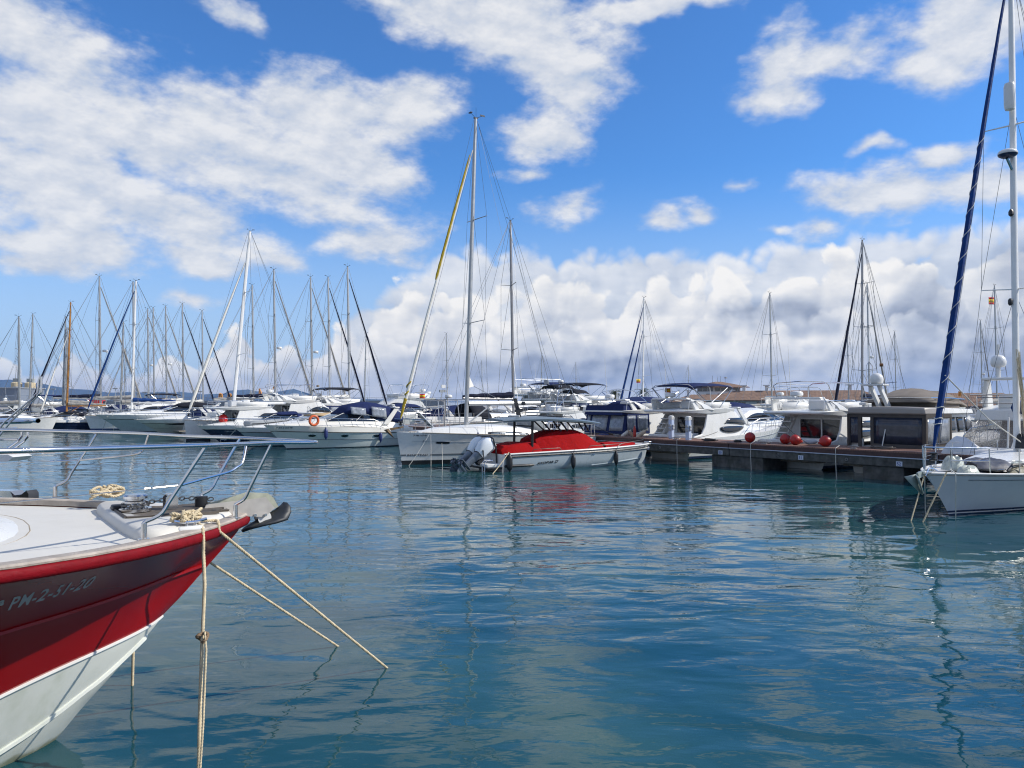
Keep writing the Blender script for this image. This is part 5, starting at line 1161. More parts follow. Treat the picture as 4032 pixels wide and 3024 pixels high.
def dinghy():
    P = at(1045, 1666, 49.3); t = thing('inflatable_dinghy', 'grey inflatable dinghy lying on the tan canopied cruiser', 'dinghy', P, hd(-U))
    mb = MB(); tb = [V((-1.3, 0.5, 0.15)), V((0.4, 0.5, 0.0)), V((1.0, 0.3, -0.02)), V((1.2, 0, 0.0)), V((1.0, -0.3, -0.02)), V((0.4, -0.5, 0.0)), V((-1.3, -0.5, 0.15))]
    mb.tube(tb, [0.10, 0.2, 0.2, 0.2, 0.2, 0.2, 0.10], 10).build('inflatable_tube', mat('grey_hypalon', (0.34, 0.36, 0.37), 0.6, var=0.08), t)
    MB().box((-0.2, 0, -0.05), (2.0, 0.9, 0.08)).build('floor', BLACK, t)
    MB().tube([V((-1.3, 0.71, 0.15)), V((0.4, 0.71, 0.0)), V((1.0, 0.5, -0.02))], 0.03, 6).build('rubbing_strip', BLACK, t)
dinghy()

# ------------------------------------------------------------------ the old sloop at the right edge
def right_sloop():
    L, B = 11.8, 3.6
    r = thing('sailboat', 'pale grey sloop with blue furled headsail and cluttered foredeck', 'sailboat', (9.9, 18.5, 0), hd(-U))
    hm = mat('pale_blue_grey_hull', (0.50, 0.55, 0.60), 0.38, var=0.05, vscale=1.5, dirt=(0.62, 0.66, 0.68), dscale=2.0, damt=0.5)  # blue-grey base with paler patches
    H = Hull(L, B, 1.10, 1.0, 1.14, tm=0.5, entry=0.95, stern=0.7, wl=0.78, rk=1.0, sag=0.08)
    H.build(r, [('z', -0.35, 1), ('z', 0.03, 2), ('z', 0.06, 1), ('z', 0.11, 0), ('q', 0.35, 0), ('q', 0.7, 0), ('q', 1.0, 0)], [hm, NAVY, WHITE], DECK, nc=24)
    H.band(r, 'toe_rail', WHITE, 1.0, 0.022, n=6); H.band(r, 'rubbing_strake', TEAK, 0.955, 0.012, n=5)
    H.band(r, 'cove_stripe', NAVY, 0.845, 0.017, 0.075, 1, n=5, flat=0.4)
    hs = House([(2.6, 1.0, 1.12, 0.3, 0.2), (3.4, 1.0, 1.25, 0.75, 0.6), (5.0, 1.0, 1.36, 1.0, 0.8), (8.5, 1.0, 1.42, 1.1, 0.9)]); hs.build(r, 'coachroof', WHITE, bevel=0.04)
    for sd in (1, -1): hs.window(r, 'cabin_window', GLASS, 5.0, 7.8, lambda u: 1.14, lambda u: 1.16 + 0.14 * arc(u), sd)
    rig(r, 5.3, 1.3, 15.3, 0.085, 0.005, WMAST, L, B, 1.1, BSAIL, 0.985, spreaders=2, boom_z=2.4, boom_len=4.2, cover=BSAIL, deckz=1.05, wire=0.007, bow_s=0.36, furl_r=0.074, mastn=14)
    # white lashing spiralling down the furled sail
    a = V((-0.36, 0, 1.65)); b = V((-5.25, 0, 15.1)); pts = []; n = 150
    for i in range(n + 1):
        t = lerp(0.12, 0.62, i / n); p = a.lerp(b, t); p.x += 0.06 * math.sin(PI * t); rr = 0.074 * interp(t, [(0, 0.35), (0.03, 0.8), (0.10, 1.15), (0.35, 1.0), (0.8, 0.62), (1, 0.3)]) + 0.006
        q = i * 0.44; pts.append(p + V((math.cos(q) * rr, math.sin(q) * rr, 0)))
    MB().tube(pts, 0.009, 4).build('sail_lashing', ROPEW, r)
    for t in (0.045, 0.055, 0.075): p = a.lerp(b, t); MB().tube([p + V((math.cos(2 * PI * k / 10) * 0.092, math.sin(2 * PI * k / 10) * 0.092, 0.02 * math.sin(k))) for k in range(11)], 0.012, 5).build('sail_tie', ROPEW, r)
    MB().lathe([(0.02, -0.07), (0.22, -0.06), (0.245, 0.0), (0.245, 0.03), (0.22, 0.07), (0.17, 0.10), (0.02, 0.12)], (-5.3 + 0.34, 0, 9.74), 16).build('radar_dome', WHITE, r)
    MB().lathe([(0.02, -0.11), (0.15, -0.10), (0.23, -0.05), (0.25, -0.012), (0.02, -0.01)], (-5.3 + 0.34, 0, 9.73), 16).build('radar_underside', NAVY, r)
    MB().tube([V((-5.3 + 0.4, 0, 9.6)), V((-5.3 + 0.08, 0, 9.35))], 0.04, 6).build('radar_bracket', STEEL, r)
    MB().lathe([(0.02, -0.40), (0.12, -0.37), (0.145, -0.28), (0.145, 0.28), (0.12, 0.37), (0.02, 0.40)], (-5.3 + 0.28, 0.05, 11.35), 12).build('radar_reflector', WHITE, r)
    MB().lathe([(0.03, -0.1), (0.07, -0.05), (0.07, 0.03), (0.03, 0.1)], (-5.3 + 0.17, 0, 8.1), 8).build('steaming_light', BLACK, r)
    MB().lathe([(0.03, -0.1), (0.06, -0.05), (0.06, 0.05), (0.03, 0.1)], (-5.3 + 0.15, -0.06, 5.6), 8).build('deck_light', BLACK, r)
    pulpit_and_lines(r, H, 0.62, 0.95, 7, 0.015)
    # foredeck clutter
    def heap(name, x, y, z, sx, sy, h, m, seed, n=10):
        g = random.Random(seed); mb = MB()
        def f(u, v):
            a = 2 * PI * v; k = u; e = (1 - k ** 2) ** 0.6 if k < 1 else 0
            return V((x + math.cos(a) * sx * k * (1 + 0.12 * math.sin(3 * a + seed)), y + math.sin(a) * sy * k * (1 + 0.12 * math.cos(2 * a + seed)), z + h * e * (0.8 + 0.35 * math.sin(5 * a + 4 * k + seed) * k)))
        mb.grid(f, 6, 18); return mb.build(name, m, r, ang=50)
    heap('dark_tarpaulin', -2.9, 0.1, 1.04, 1.0, 0.62, 0.36, mat('slate_tarpaulin', (0.045, 0.052, 0.075), 0.55, var=0.3, bump=0.7, bscale=5), 3)
    clear = mat('milky_plastic_wrap', (0.45, 0.48, 0.42), 0.25, var=0.35, vscale=6, bump=0.8, bscale=7)
    heap('plastic_bundle', -1.75, -0.15, 1.08, 0.36, 0.3, 0.42, clear, 5); heap('plastic_bundle', -1.35, 0.35, 1.06, 0.3, 0.22, 0.22, clear, 8)
    heap('plastic_bundle', -3.55, 0.6, 1.04, 0.45, 0.3, 0.28, clear, 11); heap('wrapped_bundle', -2.75, 1.0, 1.03, 0.62, 0.2, 0.20, mat('brown_green_bundle', (0.14, 0.13, 0.08), 0.6, var=0.4), 2)
    MB().tube([V((-2.1, 0.95, 1.1)), V((-2.3, 1.0, 1.25)), V((-2.9, 1.05, 1.24)), V((-3.3, 1.1, 1.1))], 0.035, 6).build('black_hose', BLACK, r)
    MB().lathe([(0.02, -0.12), (0.08, -0.1), (0.085, 0.1), (0.02, 0.12)], (-1.95, 0.2, 1.2), 12, M=Matrix.Rotation(1.2, 3, 'X')).build('black_cylinder', BLACK, r)
    MB().box((-2.3, 0.5, 1.1), (0.55, 0.5, 0.05)).build('deck_hatch', SGLASS, r, bevel=0.02)
    anchor(r, 0.42, 1.02, mat('galvanised_anchor', (0.33, 0.38, 0.36), 0.5, metal=0.4, var=0.2), 1.05)
    MB().box((0.0, 0, 1.12), (0.5, 0.16, 0.06)).build('bow_roller', STEEL, r, bevel=0.01)
    MB().tube([V((0.2, 0.06, 1.05)), V((0.05, 0.07, 1.22)), V((-0.15, 0.07, 1.2)), V((-0.35, 0.08, 1.14))], 0.02, 6).build('anchor_chain', STEEL, r)
    w = MB()
    for k in range(9): y = 0.10 + 0.03 * math.sin(k * 2.2); w.tube([V((-5.3 + 0.1 - 0.03 * k + 0.12, y, 4.0 + 0.3 * math.sin(k))), V((-5.35 + 0.02 * k, y + 0.1, 2.6)), V((-5.5 + 0.05 * math.sin(k), y + 0.12 + 0.04 * math.cos(k), 1.5))], 0.011, 4)
    w.build('halyards', ROPE, r)
    heap('black_bag', -5.15, 0.15, 1.5, 0.12, 0.14, 0.5, BLACK, 4); heap('coil', -5.6, 0.3, 1.4, 0.16, 0.16, 0.4, ROPE, 9)
    MB().tube([V((-0.9, 0.05, 3.45)), V((-3.2, 0.1, 2.35)), V((-5.6, 0.2, 1.5))], 0.016, 5).build('pole_line', ROPEW, r)
    return r, H
rs, rsH = right_sloop()
line_thing('mooring line running from the grey sloop stem to the water', [at(3640, 1868, 18.5), atz(3587, 2052, 0)], ROPE, 0.017)
line_thing('mooring line crossing the grey sloop bow to the water', [at(3728, 1857, 18.0), atz(3634, 2056, 0)], ROPE, 0.017)
line_thing('thin grey line hanging straight below the grey sloop anchor', [at(3641, 1880, 18.6), atz(3644, 2024, 0)], ROPEW, 0.010)
line_thing('vertical line hanging over the grey sloop bow to the waterline', [at(3740, 1848, 18.1), at(3762, 1862, 17.9), at(3764, 1900, 17.9), atz(3763, 2042, 0)], ROPEW, 0.013)

# lines from the yachts to the pier and over its edge
def pier_line(px, w, label, drop=True):
    d = ray(px, 1582); k = d.x / d.y; p0 = PA; tt = (k * p0.y - p0.x) / (PV.x - k * PV.y)
    p = pier_pt(tt, 0.2, 1.15); q = pier_pt(tt, -0.06, 1.06); e = pier_pt(tt - 0.03, -0.07, -0.1); line_thing(label, [p, q, pier_pt(tt, -0.06, 0.5), e], ROPEW, 0.013)
pier_line(2958, 0, 'grey line hanging over the pier edge below the round red buoy'); pier_line(3292, 0, 'thin line hanging over the pier edge left of the plate 52'); pier_line(2668, 0, 'line hanging over the pier edge between the two pedestals')
def stern_line(px0, py0, Y0, px1, label): 
    d = ray(px1, 1582); k = d.x / d.y; tt = (k * PA.y - PA.x) / (PV.x - k * PV.y); line_thing(label, sag(at(px0, py0, Y0), pier_pt(tt, 0.25, 1.13), 0.06), BLACK, 0.014)
stern_line(2825, 1700, 36.6, 2700, 'dark stern line running from the bimini yacht to the pedestal'); stern_line(3085, 1668, 33.2, 3170, 'black line slanting across the stern of the hoop yacht'); stern_line(2330, 1670, 41.5, 2420, 'black stern line of the navy canvas yacht')
# ------------------------------------------------------------------ red motor boat in the foreground
def crom(pts, t):
    """Catmull-Rom through a list of tuples, t in 0..1 by index"""
    n = len(pts) - 1; x = max(0.0, min(n - 1e-6, t * n)); i = int(x); u = x - i
    P = lambda k: pts[max(0, min(n, k))]
    out = []
    for c in range(len(pts[0])):
        a, b, d, e = P(i - 1)[c], P(i)[c], P(i + 1)[c], P(i + 2)[c]
        out.append(0.5 * (2 * b + (d - a) * u + (2 * a - 5 * b + 4 * d - e) * u * u + (3 * b - a - 3 * d + e) * u ** 3))
    return out
RS = 1.033
def red_boat():
    hdg = V((math.cos(R(36)), math.sin(R(36)), 0)); T = V((-2.452, 7.148, 0))
    r = thing('motorboat', 'red and white motorboat bow with steel pulpit and anchor roller', 'motorboat', T, hd(hdg))
    gb = lambda s: 2.4 * math.tanh(1.469 * max(0, s) ** 0.899 / 2.4)
    gz = lambda s: 1.75 + 0.044 * min(s, 2.5)
    gs = [0, 0.06, 0.16, 0.34, 0.6, 0.95, 1.35, 1.9, 2.7, 4.2, 7.0]
    K = [(0.71, 0, 0.95), (0.75, 0.05, 0.94), (0.83, 0.14, 0.925), (0.96, 0.25, 0.905), (1.14, 0.38, 0.885), (1.36, 0.52, 0.86), (1.6, 0.63, 0.82), (1.95, 0.80, 0.755), (2.7, 1.12, 0.58), (4.2, 1.55, 0.3), (7.0, 1.8, 0.1)]
    Ck = [(0.71, 0, 0.95), (0.76, 0, 0.90), (0.84, 0, 0.82), (0.96, 0, 0.69), (1.12, 0, 0.50), (1.32, 0, 0.29), (1.55, 0, 0.04), (1.9, 0, -0.22), (2.7, 0, -0.6), (4.2, 0, -0.8), (7.0, 0, -0.8)]
    # the stem between the tip and the chine is curved: topside rows start on it
    stem = [(0.0, 1.75), (0.08, 1.60), (0.30, 1.37), (0.54, 1.11), (0.71, 0.95)]
    def Gk(t): s = crom([(x,) for x in gs], t)[0]; return V((s, gb(s), gz(s)))
    def Kk(t): return V(crom(K, t))
    def top(t, q, side=-1, out=0.0):
        a, b = Gk(t), Kk(t); p = a.lerp(b, q)
        st = interp(1.75 - q * 0.8, [(z, s) for s, z in reversed(stem)])
        k = max(0, 1 - t * 3.2); p.x += (st - lerp(0, 0.71, q)) * k ** 2
        p.y -= 0.24 * math.sin(PI * q) ** 1.0 * min(1, t * 3.0) * (1 - 0.35 * q)
        p.y = max(0, p.y)
        return V((-p.x, side * (p.y + out), p.z))
    def bot(t, q, side=-1, out=0.0):
        a, b = Kk(t), V(crom(Ck, t)); p = a.lerp(b, q); p.z -= 0.10 * math.sin(PI * q) * min(1, t * 2.2)
        return V((-p.x, side * (max(0, p.y) + out), p.z))
    redp = mat('red_hull_paint', (0.25, 0.004, 0.006), 0.2, var=0.07, vscale=1.2, coat=0.12, dirt=(0.16, 0.008, 0.012), dscale=1.6, damt=0.35)
    botm = mat('white_bottom_paint', (0.68, 0.70, 0.65), 0.4, var=0.06, vscale=2, dirt=(0.46, 0.50, 0.40), dscale=2.5, damt=0.5)
    nt_ = NT(botm.node_tree); bs = nt_.n['Principled BSDF']; lk = bs.inputs['Base Color'].links[0].from_socket; oc = nt_.new('ShaderNodeTexCoord').outputs['Object']; sp_ = nt_.new('ShaderNodeSeparateXYZ'); nt_.l.new(oc, sp_.inputs[0])
    lvl = nt_.math('ADD', sp_.outputs[2], nt_.math('MULTIPLY', nt_.math('SUBTRACT', nt_.noise(oc, 7, 5), 0.5), 0.12)); nt_.l.new(nt_.mix(nt_.mr(lvl, 0.10, 0.17, 0.85, 0.0, smooth=True), lk, (0.20, 0.20, 0.10)), bs.inputs['Base Color'])
    rub = mat('red_rubbing_strip', (0.18, 0.003, 0.008), 0.6, spec=0.15, var=0.2, vscale=12, bump=0.3, bscale=60)
    nc = 44
    mb = MB()
    for side in (-1, 1): mb.grid(lambda u, v: top(u ** 1.3, v, side), nc, 12)
    for side in (-1, 1): mb.grid(lambda u, v: bot(u ** 1.3, v, side), nc, 8, 1)
    k = [top(1, v / 12, -1) for v in range(13)] + [bot(1, v / 8, -1) for v in range(9)]
    mb.add(k + [V((p.x, -p.y, p.z)) for p in reversed(k)], [tuple(range(2 * len(k)))])
    o = mb.build('hull', [redp, botm], r)
    bm = bmesh.new(); bm.from_mesh(o.data); bmesh.ops.remove_doubles(bm, verts=bm.verts, dist=0.002); bmesh.ops.recalc_face_normals(bm, faces=bm.faces); bm.to_mesh(o.data); bm.free(); o.data.set_sharp_from_angle(angle=R(30))
    for side in (-1, 1):
        MB().tube([bot((i / 40) ** 1.3, 0.0, side, 0.004) for i in range(41)], 0.014, 5).build('chine_strip', WHITE, r)
        MB().tube([top((i / 40) ** 1.3, 0.5, side, 0.006) for i in range(5, 41)], [0.006] + [0.018] * 35, 5).build('spray_rail', redp, r)
        MB().tube([bot((i / 40) ** 1.3, 0.42, side, 0.006) for i in range(12, 41)], [0.006] + [0.022] * 28, 5).build('bottom_strake', botm, r)
    # rubbing strip and teak capping run right round the bow
    ss = [gs_ for gs_ in [0.0, 0.015, 0.04, 0.08, 0.14, 0.22, 0.34, 0.5, 0.7, 0.95, 1.2, 1.5, 1.9, 2.4, 3.0, 4.2, 5.5, 7.0]]
    rim = [V((-s, -gb(s), gz(s))) for s in reversed(ss)] + [V((-s, gb(s), gz(s))) for s in ss[1:]]
    def inset(p, d):
        i = rim.index(p); a = rim[max(0, i - 1)]; b = rim[min(len(rim) - 1, i + 1)]; n = V((b.y - a.y, -(b.x - a.x), 0))
        n = n.normalized() if n.length > 0 else V((1, 0, 0)); return p + n * d
    prof = [(-0.005, -0.075), (0.025, -0.07), (0.04, -0.045), (0.04, -0.01), (0.025, 0.006), (-0.005, 0.008)]
    MB().loft([[inset(p, a) + V((0, 0, b)) for a, b in prof] for p in rim]).build('rubbing_strip', rub, r, ang=60)
    capm = mat('grey_teak_capping', (0.40, 0.35, 0.30), 0.75, var=0.2, vscale=8, bump=0.3, bscale=70, dirt=(0.22, 0.19, 0.16), dscale=5, damt=0.7)
    prof = [(0.022, 0.010), (0.025, 0.022), (0.012, 0.034), (-0.085, 0.036), (-0.095, 0.03), (-0.095, -0.02)]
    MB().loft([[inset(p, a) + V((0, 0, b)) for a, b in prof] for p in rim]).build('teak_capping', capm, r, ang=40)
    dk = mat('cream_deck', (0.60, 0.58, 0.53), 0.55, var=0.03, vscale=3, dirt=(0.48, 0.45, 0.38), dscale=1.8, damt=0.35)
    def dp(u, v):
        s = 0.02 + 5.5 * u ** 1.6; b = max(0.01, gb(s) - 0.07); y = b * (1 - 2 * v); return V((-s - 0.06, y, gz(s) - 0.03 + 0.03 * (1 - (1 - 2 * v) ** 2) * min(1, b)))
    MB().grid(dp, 26, 10).build('deck', dk, r)
    # raised windlass plinth
    half = [(0.17, 0.14), (0.24, 0.24), (0.5, 0.62), (0.75, 0.90), (0.93, 1.05), (1.03, 1.02), (1.09, 0.88), (1.12, 0.6), (1.13, 0.25)]
    poly = [(s, -b) for s, b in half] + [(s, b) for s, b in reversed(half)]
    cx = 0.7
    def ringz(dz, sc): return [V((-(cx + (s - cx) * sc), b * sc, gz(s) + dz)) for s, b in poly]
    MB().loft([ringz(-0.05, 1.04), ringz(0.02, 1.02), ringz(0.05, 0.985), ringz(0.065, 0.95)]).build('windlass_plinth', dk, r, ang=50)
    gr = mat('dark_teak_grating', (0.10, 0.085, 0.07), 0.7, var=0.3, vscale=10)
    g = MB()
    for i in range(9):
        y = -0.30 + 0.075 * i; g.box((-(0.62 + 0.10 * abs(i - 4) / 4 * 0), y, gz(0.6) + 0.071), (0.86 - 0.07 * abs(i - 4), 0.052, 0.022))
    g.build('teak_grating', gr, r)
    fr = MB().tube([V((-1.06, -0.36, gz(1) + 0.075)), V((-1.06, 0.36, gz(1) + 0.075)), V((-0.2, 0.14, gz(0.2) + 0.075)), V((-0.2, -0.14, gz(0.2) + 0.075)), V((-1.06, -0.36, gz(1) + 0.075))], 0.02, 4, flat=0.6); fr.build('grating_frame', gr, r)
    # windlass, chain, stopper
    wz = gz(0.9) + 0.075
    MB().lathe([(0.01, 0), (0.13, 0.0), (0.13, 0.025), (0.075, 0.03), (0.06, 0.05), (0.10, 0.075), (0.10, 0.085), (0.07, 0.095), (0.07, 0.10), (0.098, 0.108), (0.098, 0.13), (0.085, 0.142), (0.01, 0.145)], (-0.92, 0.06, wz), 24).build('windlass', STEEL, r, ang=30)
    MB().box((-1.0, 0.22, wz + 0.02), (0.16, 0.12, 0.05)).build('windlass_motor', BLACK, r, bevel=0.015)
    chm = mat('galvanised_chain', (0.13, 0.13, 0.13), 0.45, metal=0.8, var=0.3)
    ch = MB()
    def link(c, d, roll):
        d = V(d).normalized(); s = d.cross(V((0, 0, 1))).normalized(); n = d.cross(s); s2 = s * math.cos(roll) + n * math.sin(roll)
        ch.tube([V(c) + d * (math.cos(2 * PI * i / 8) * 0.026) + s2 * (math.sin(2 * PI * i / 8) * 0.015) for i in range(9)], 0.0055, 5)
    for i in range(14):
        t = i / 13; link((lerp(-0.83, -0.30, t), 0.05, wz + 0.065 + 0.02 * math.sin(PI * t) - 0.01 * t), (1, 0, 0.05), (i % 2) * PI / 2)
    for i in range(14): q = 2 * PI * i / 14; link((-0.92 + 0.105 * math.cos(q), 0.06 + 0.105 * math.sin(q), wz + 0.055), (-math.sin(q), math.cos(q), 0), (i % 2) * PI / 2)
    ch.build('anchor_chain', chm, r)
    st = MB()
    for y in (-0.01, 0.11): st.prism([V((-0.69, y, wz)), V((-0.59, y, wz)), V((-0.59, y, wz + 0.10)), V((-0.62, y, wz + 0.13)), V((-0.66, y, wz + 0.13)), V((-0.69, y, wz + 0.10))], (0, 0.008, 0))
    st.box((-0.64, 0.05, wz + 0.12), (0.06, 0.12, 0.012)); st.build('chain_stopper', STEEL, r)
    # bow roller and anchor
    plate = [(0.41, 1.775), (0.37, 1.87), (-0.16, 1.895), (-0.245, 1.79), (-0.15, 1.715), (0.10, 1.745)]
    dull = mat('dull_steel_plate', (0.50, 0.47, 0.43), 0.42, metal=0.25, var=0.2, vscale=5)
    mb = MB()
    for y in (-0.075, 0.067): mb.prism([V((-s, y, z + 0.02)) for s, z in plate], (0, 0.008, 0))
    mb.box((-0.25, 0, 1.795), (0.3, 0.14, 0.008)); mb.build('bow_roller_plates', dull, r)
    bl = MB()
    for s, z in ((0.33, 1.80), (-0.06, 1.76), (-0.155, 1.755)): bl.tube([V((-s, -0.09, z)), V((-s, 0.09, z))], 0.014, 8)
    bl.build('roller_bolts', STEEL, r)
    MB().lathe([(0.012, -0.06), (0.062, -0.06), (0.045, -0.015), (0.045, 0.015), (0.062, 0.06), (0.012, 0.06)], (0.155, 0, 1.725), 20, M=Matrix.Rotation(PI / 2, 3, 'X')).build('roller', WHITE, r)
    sh = MB().prism([V((-s, -0.014, z + 0.02)) for s, z in ((0.36, 1.83), (0.33, 1.87), (0.0, 1.945), (-0.20, 1.925), (-0.25, 1.88), (-0.30, 1.79), (-0.22, 1.76), (-0.16, 1.85), (0.0, 1.87))], (0, 0.028, 0))
    sh.build('anchor_shank', mat('galvanised_shank', (0.42, 0.43, 0.34), 0.6, metal=0.3, var=0.25, vscale=9), r)
    fl = MB(); am = mat('black_painted_fluke', (0.018, 0.022, 0.028), 0.5, var=0.3, dirt=(0.30, 0.29, 0.18), dscale=5, damt=0.5)
    ridge = [(0.04, 1.60), (-0.09, 1.68), (-0.24, 1.75), (-0.355, 1.82)]
    edge = [(0.04, 1.60, 0.01), (-0.06, 1.645, 0.10), (-0.20, 1.67, 0.14), (-0.345, 1.69, 0.13), (-0.385, 1.77, 0.10), (-0.375, 1.825, 0.06), (-0.355, 1.83, 0.0)]
    for sd in (1, -1):
        n = 6
        def f(u, v):
            a = crom([(s, z) for s, z in ridge], u); b = crom(edge, u); return V((-lerp(a[0], b[0], v), sd * b[2] * v, lerp(a[1], b[1], v) + 0.02))
        fl.grid(f, 8, 3)
    o = fl.build('anchor_fluke', am, r, ang=60); md = o.modifiers.new('thickness', 'SOLIDIFY'); md.thickness = 0.022
    MB().lathe([(0.012, 0), (0.055, 0.0), (0.055, 0.09), (0.012, 0.095)], (-0.38, 0.06, 1.86), 14).build('navigation_light', BLACK, r)
    MB().box((-0.38, 0.06, 1.845), (0.09, 0.09, 0.02)).build('light_bracket', STEEL, r)
    # pulpit
    topr = [(7.0, 2.45, 2.5), (3.4, 2.40, 2.54), (1.97, 2.08, 2.525), (1.3, 1.74, 2.505), (0.70, 1.33, 2.482), (0.36, 0.95, 2.462), (0.12, 0.72, 2.452), (-0.06, 0.56, 2.446), (-0.30, 0.40, 2.432), (-0.50, 0.28, 2.42), (-0.61, 0.16, 2.413), (-0.66, 0.0, 2.41)]
    n = 70; near = [crom(topr, i / n) for i in range(n + 1)]
    path = [V((-s, -b, z)) for s, b, z in near] + [V((-s, b, z)) for s, b, z in reversed(near[:-1])]
    MB().tube(path, 0.0175, 12).build('top_rail', STEEL, r)
    ferr = MB(); p = V((-1.72, -1.96, 2.515)); ferr.tube([p, p + V((-0.06, -0.035, 0.002))], 0.0195, 12); ferr.build('rail_sleeve', STEEL, r)
    def bent(pts, rad, n=14):
        q = [crom([tuple(x) for x in pts], i / n) for i in range(n + 1)]; return [V(x) for x in q], rad
    def stanchion(base, top, sd):
        b = V((-base[0], sd * base[1], gz(base[0]) + 0.03)); t = V((-top[0], sd * top[1], top[2]))
        k1 = b + V((0, 0, 0.10)); k2 = b.lerp(t, 0.30) + V((-0.015, 0, 0.0)); k2.z = b.z + 0.17
        q = [crom([tuple(x) for x in (k1, k1 + V((0.002, 0, 0.02)), k2 + V((0, 0, 0.0)), k2.lerp(t, 0.2), k2.lerp(t, 0.5), t)], i / 16) for i in range(17)]
        o = MB().tube([b] + [V(x) for x in q], 0.0135, 10).build('stanchion', STEEL, r)
        MB().tube([b - V((0, 0, 0.01)), b + V((0, 0, 0.115))], 0.0195, 10).build('socket', STEEL, o)
        MB().box(b + V((0, 0, 0.004)), (0.07, 0.06, 0.008)).build('base_plate', STEEL, o)
        return k2.lerp(t, 0.42)
    n1 = stanchion((1.10, 1.27), (0.70, 1.33, 2.475), -1); n2 = stanchion((0.20, 0.36), (-0.05, 0.55, 2.44), -1)
    f1 = stanchion((1.36, 1.70), (1.0, 1.62, 2.49), 1); f2 = stanchion((0.27, 0.50), (-0.10, 0.53, 2.44), 1)
    for sd, m0, e in ((-1, n1, V((-0.26, -0.84, 2.45))), (1, f1, V((-0.60, 1.22, 2.47)))):
        c = m0 + V((0.42, -sd * 0.30, 0.05)); q = [m0, m0.lerp(c, 0.5), c, c + V((0.08, -sd * 0.05, 0.03)), c.lerp(e, 0.45) + V((0.05, 0, -0.02)), e]
        MB().tube([V(crom([tuple(x) for x in q], i / 20)) for i in range(21)], 0.011, 8).build('mid_rail', STEEL, r)
    for sd, m0 in ((-1, n1), (1, f1)):
        far = V((-5.0, sd * 2.45, 2.15)); d = (far - m0).normalized()
        w = MB().tube([m0, far], 0.004, 5); w.build('lifeline', STEEL, r)
        MB().tube([m0 + d * 0.02, m0 + d * 0.20], 0.0075, 8).build('turnbuckle', STEEL, r)
        MB().tube([m0 + d * 0.22, m0 + d * 0.26], 0.009, 8).build('turnbuckle', STEEL, r)
    for sd in (-1, 1):
        for base in ((2.6, 2.15), (4.4, 2.3)): stanchion(base, (base[0] - 0.35, base[1] + 0.15, 2.53), sd)
    # cabin trunk rising aft
    def tr(u, v):
        a = PI * (v - 0.5); k = math.sin(u * PI / 2); s0 = 1.70; ext = lerp(1.0, 0.0, u)
        s = s0 + 3.6 * (1 - (math.cos(a) ** 0.75) * (0.35 + 0.65 * ext)) * 0.62 - 0.0 + 0.75 * u
        y = 1.62 * math.copysign(abs(math.sin(a)) ** 0.8, math.sin(a)) * (1 - 0.35 * u); z = gz(1.7) - 0.02 + 0.30 * k ** 0.85
        return V((-s, y, z))
    MB().grid(tr, 8, 24).build('cabin_trunk', WHITE, r, ang=70)
    MB().box((-5.2, 0, 2.05), (3.4, 3.0, 0.8)).build('deckhouse', WHITE, r, bevel=0.15)
    MB().tube([tr(0, v / 24) + V((0, 0, 0.012)) for v in range(25)], 0.008, 5).build('deck_seam', mat('aged_sealant', (0.34, 0.28, 0.20), 0.8), r)
    cl = MB().box((-0.70, -0.90, gz(0.7) + 0.035), (0.20, 0.09, 0.05)); cl.build('cleat_pad', WHITE, r, bevel=0.02)
    cc = MB(); c0 = V((-0.70, -0.90, gz(0.7) + 0.09)); cc.tube([c0 + V((-0.12, 0, 0.015)), c0 + V((-0.05, 0, 0)), c0 + V((0.05, 0, 0)), c0 + V((0.12, 0, 0.015))], 0.013, 8); cc.tube([c0 - V((0.03, 0, 0.04)), c0 + V((-0.03, 0, 0))], 0.013, 6); cc.tube([c0 + V((0.03, 0, -0.04)), c0 + V((0.03, 0, 0))], 0.013, 6); cc.build('cleat', STEEL, r)
    # registration letters wrapped on the topside
    lm = mat('white_vinyl_letters', (0.36, 0.37, 0.40), 0.45, var=0.05)
    inv = lambda s: next(i for i in range(400) if crom([(x,) for x in gs], i / 400)[0] >= s) / 400
    tt = [(s / 100, inv(s / 100)) for s in range(80, 330, 5)]
    def wrap(x, y, z):
        s = 2.02 - x * 0.80; t = interp(s, tt); q = 0.335 - y / 0.93 - 0.05 * x
        return top(t, q, -1, 0.004 + z)
    lettering('7ª PM-2-51-20', 0.128, (0, 0, 0), (1, 0, 0), (0, 0, 1), lm, r, shear=0.28, depth=0.001, spacing=1.12, wrap=wrap, sx=1.0)
    r.scale = (RS, RS, RS); r.location = (T.x * RS, T.y * RS, EYE * (1 - RS))
    return r, hdg, T, gb, gz, top
redb, rH, rT, rgb, rgz, rtop = red_boat()
RM = Matrix.Translation(V((rT.x * RS, rT.y * RS, EYE * (1 - RS)))) @ Matrix.Rotation(hd(rH), 4, 'Z') @ Matrix.Scale(RS, 4)
def rl(s, b, z): return RM @ V((-s, b, z))          # boat coordinates (b to port) -> world

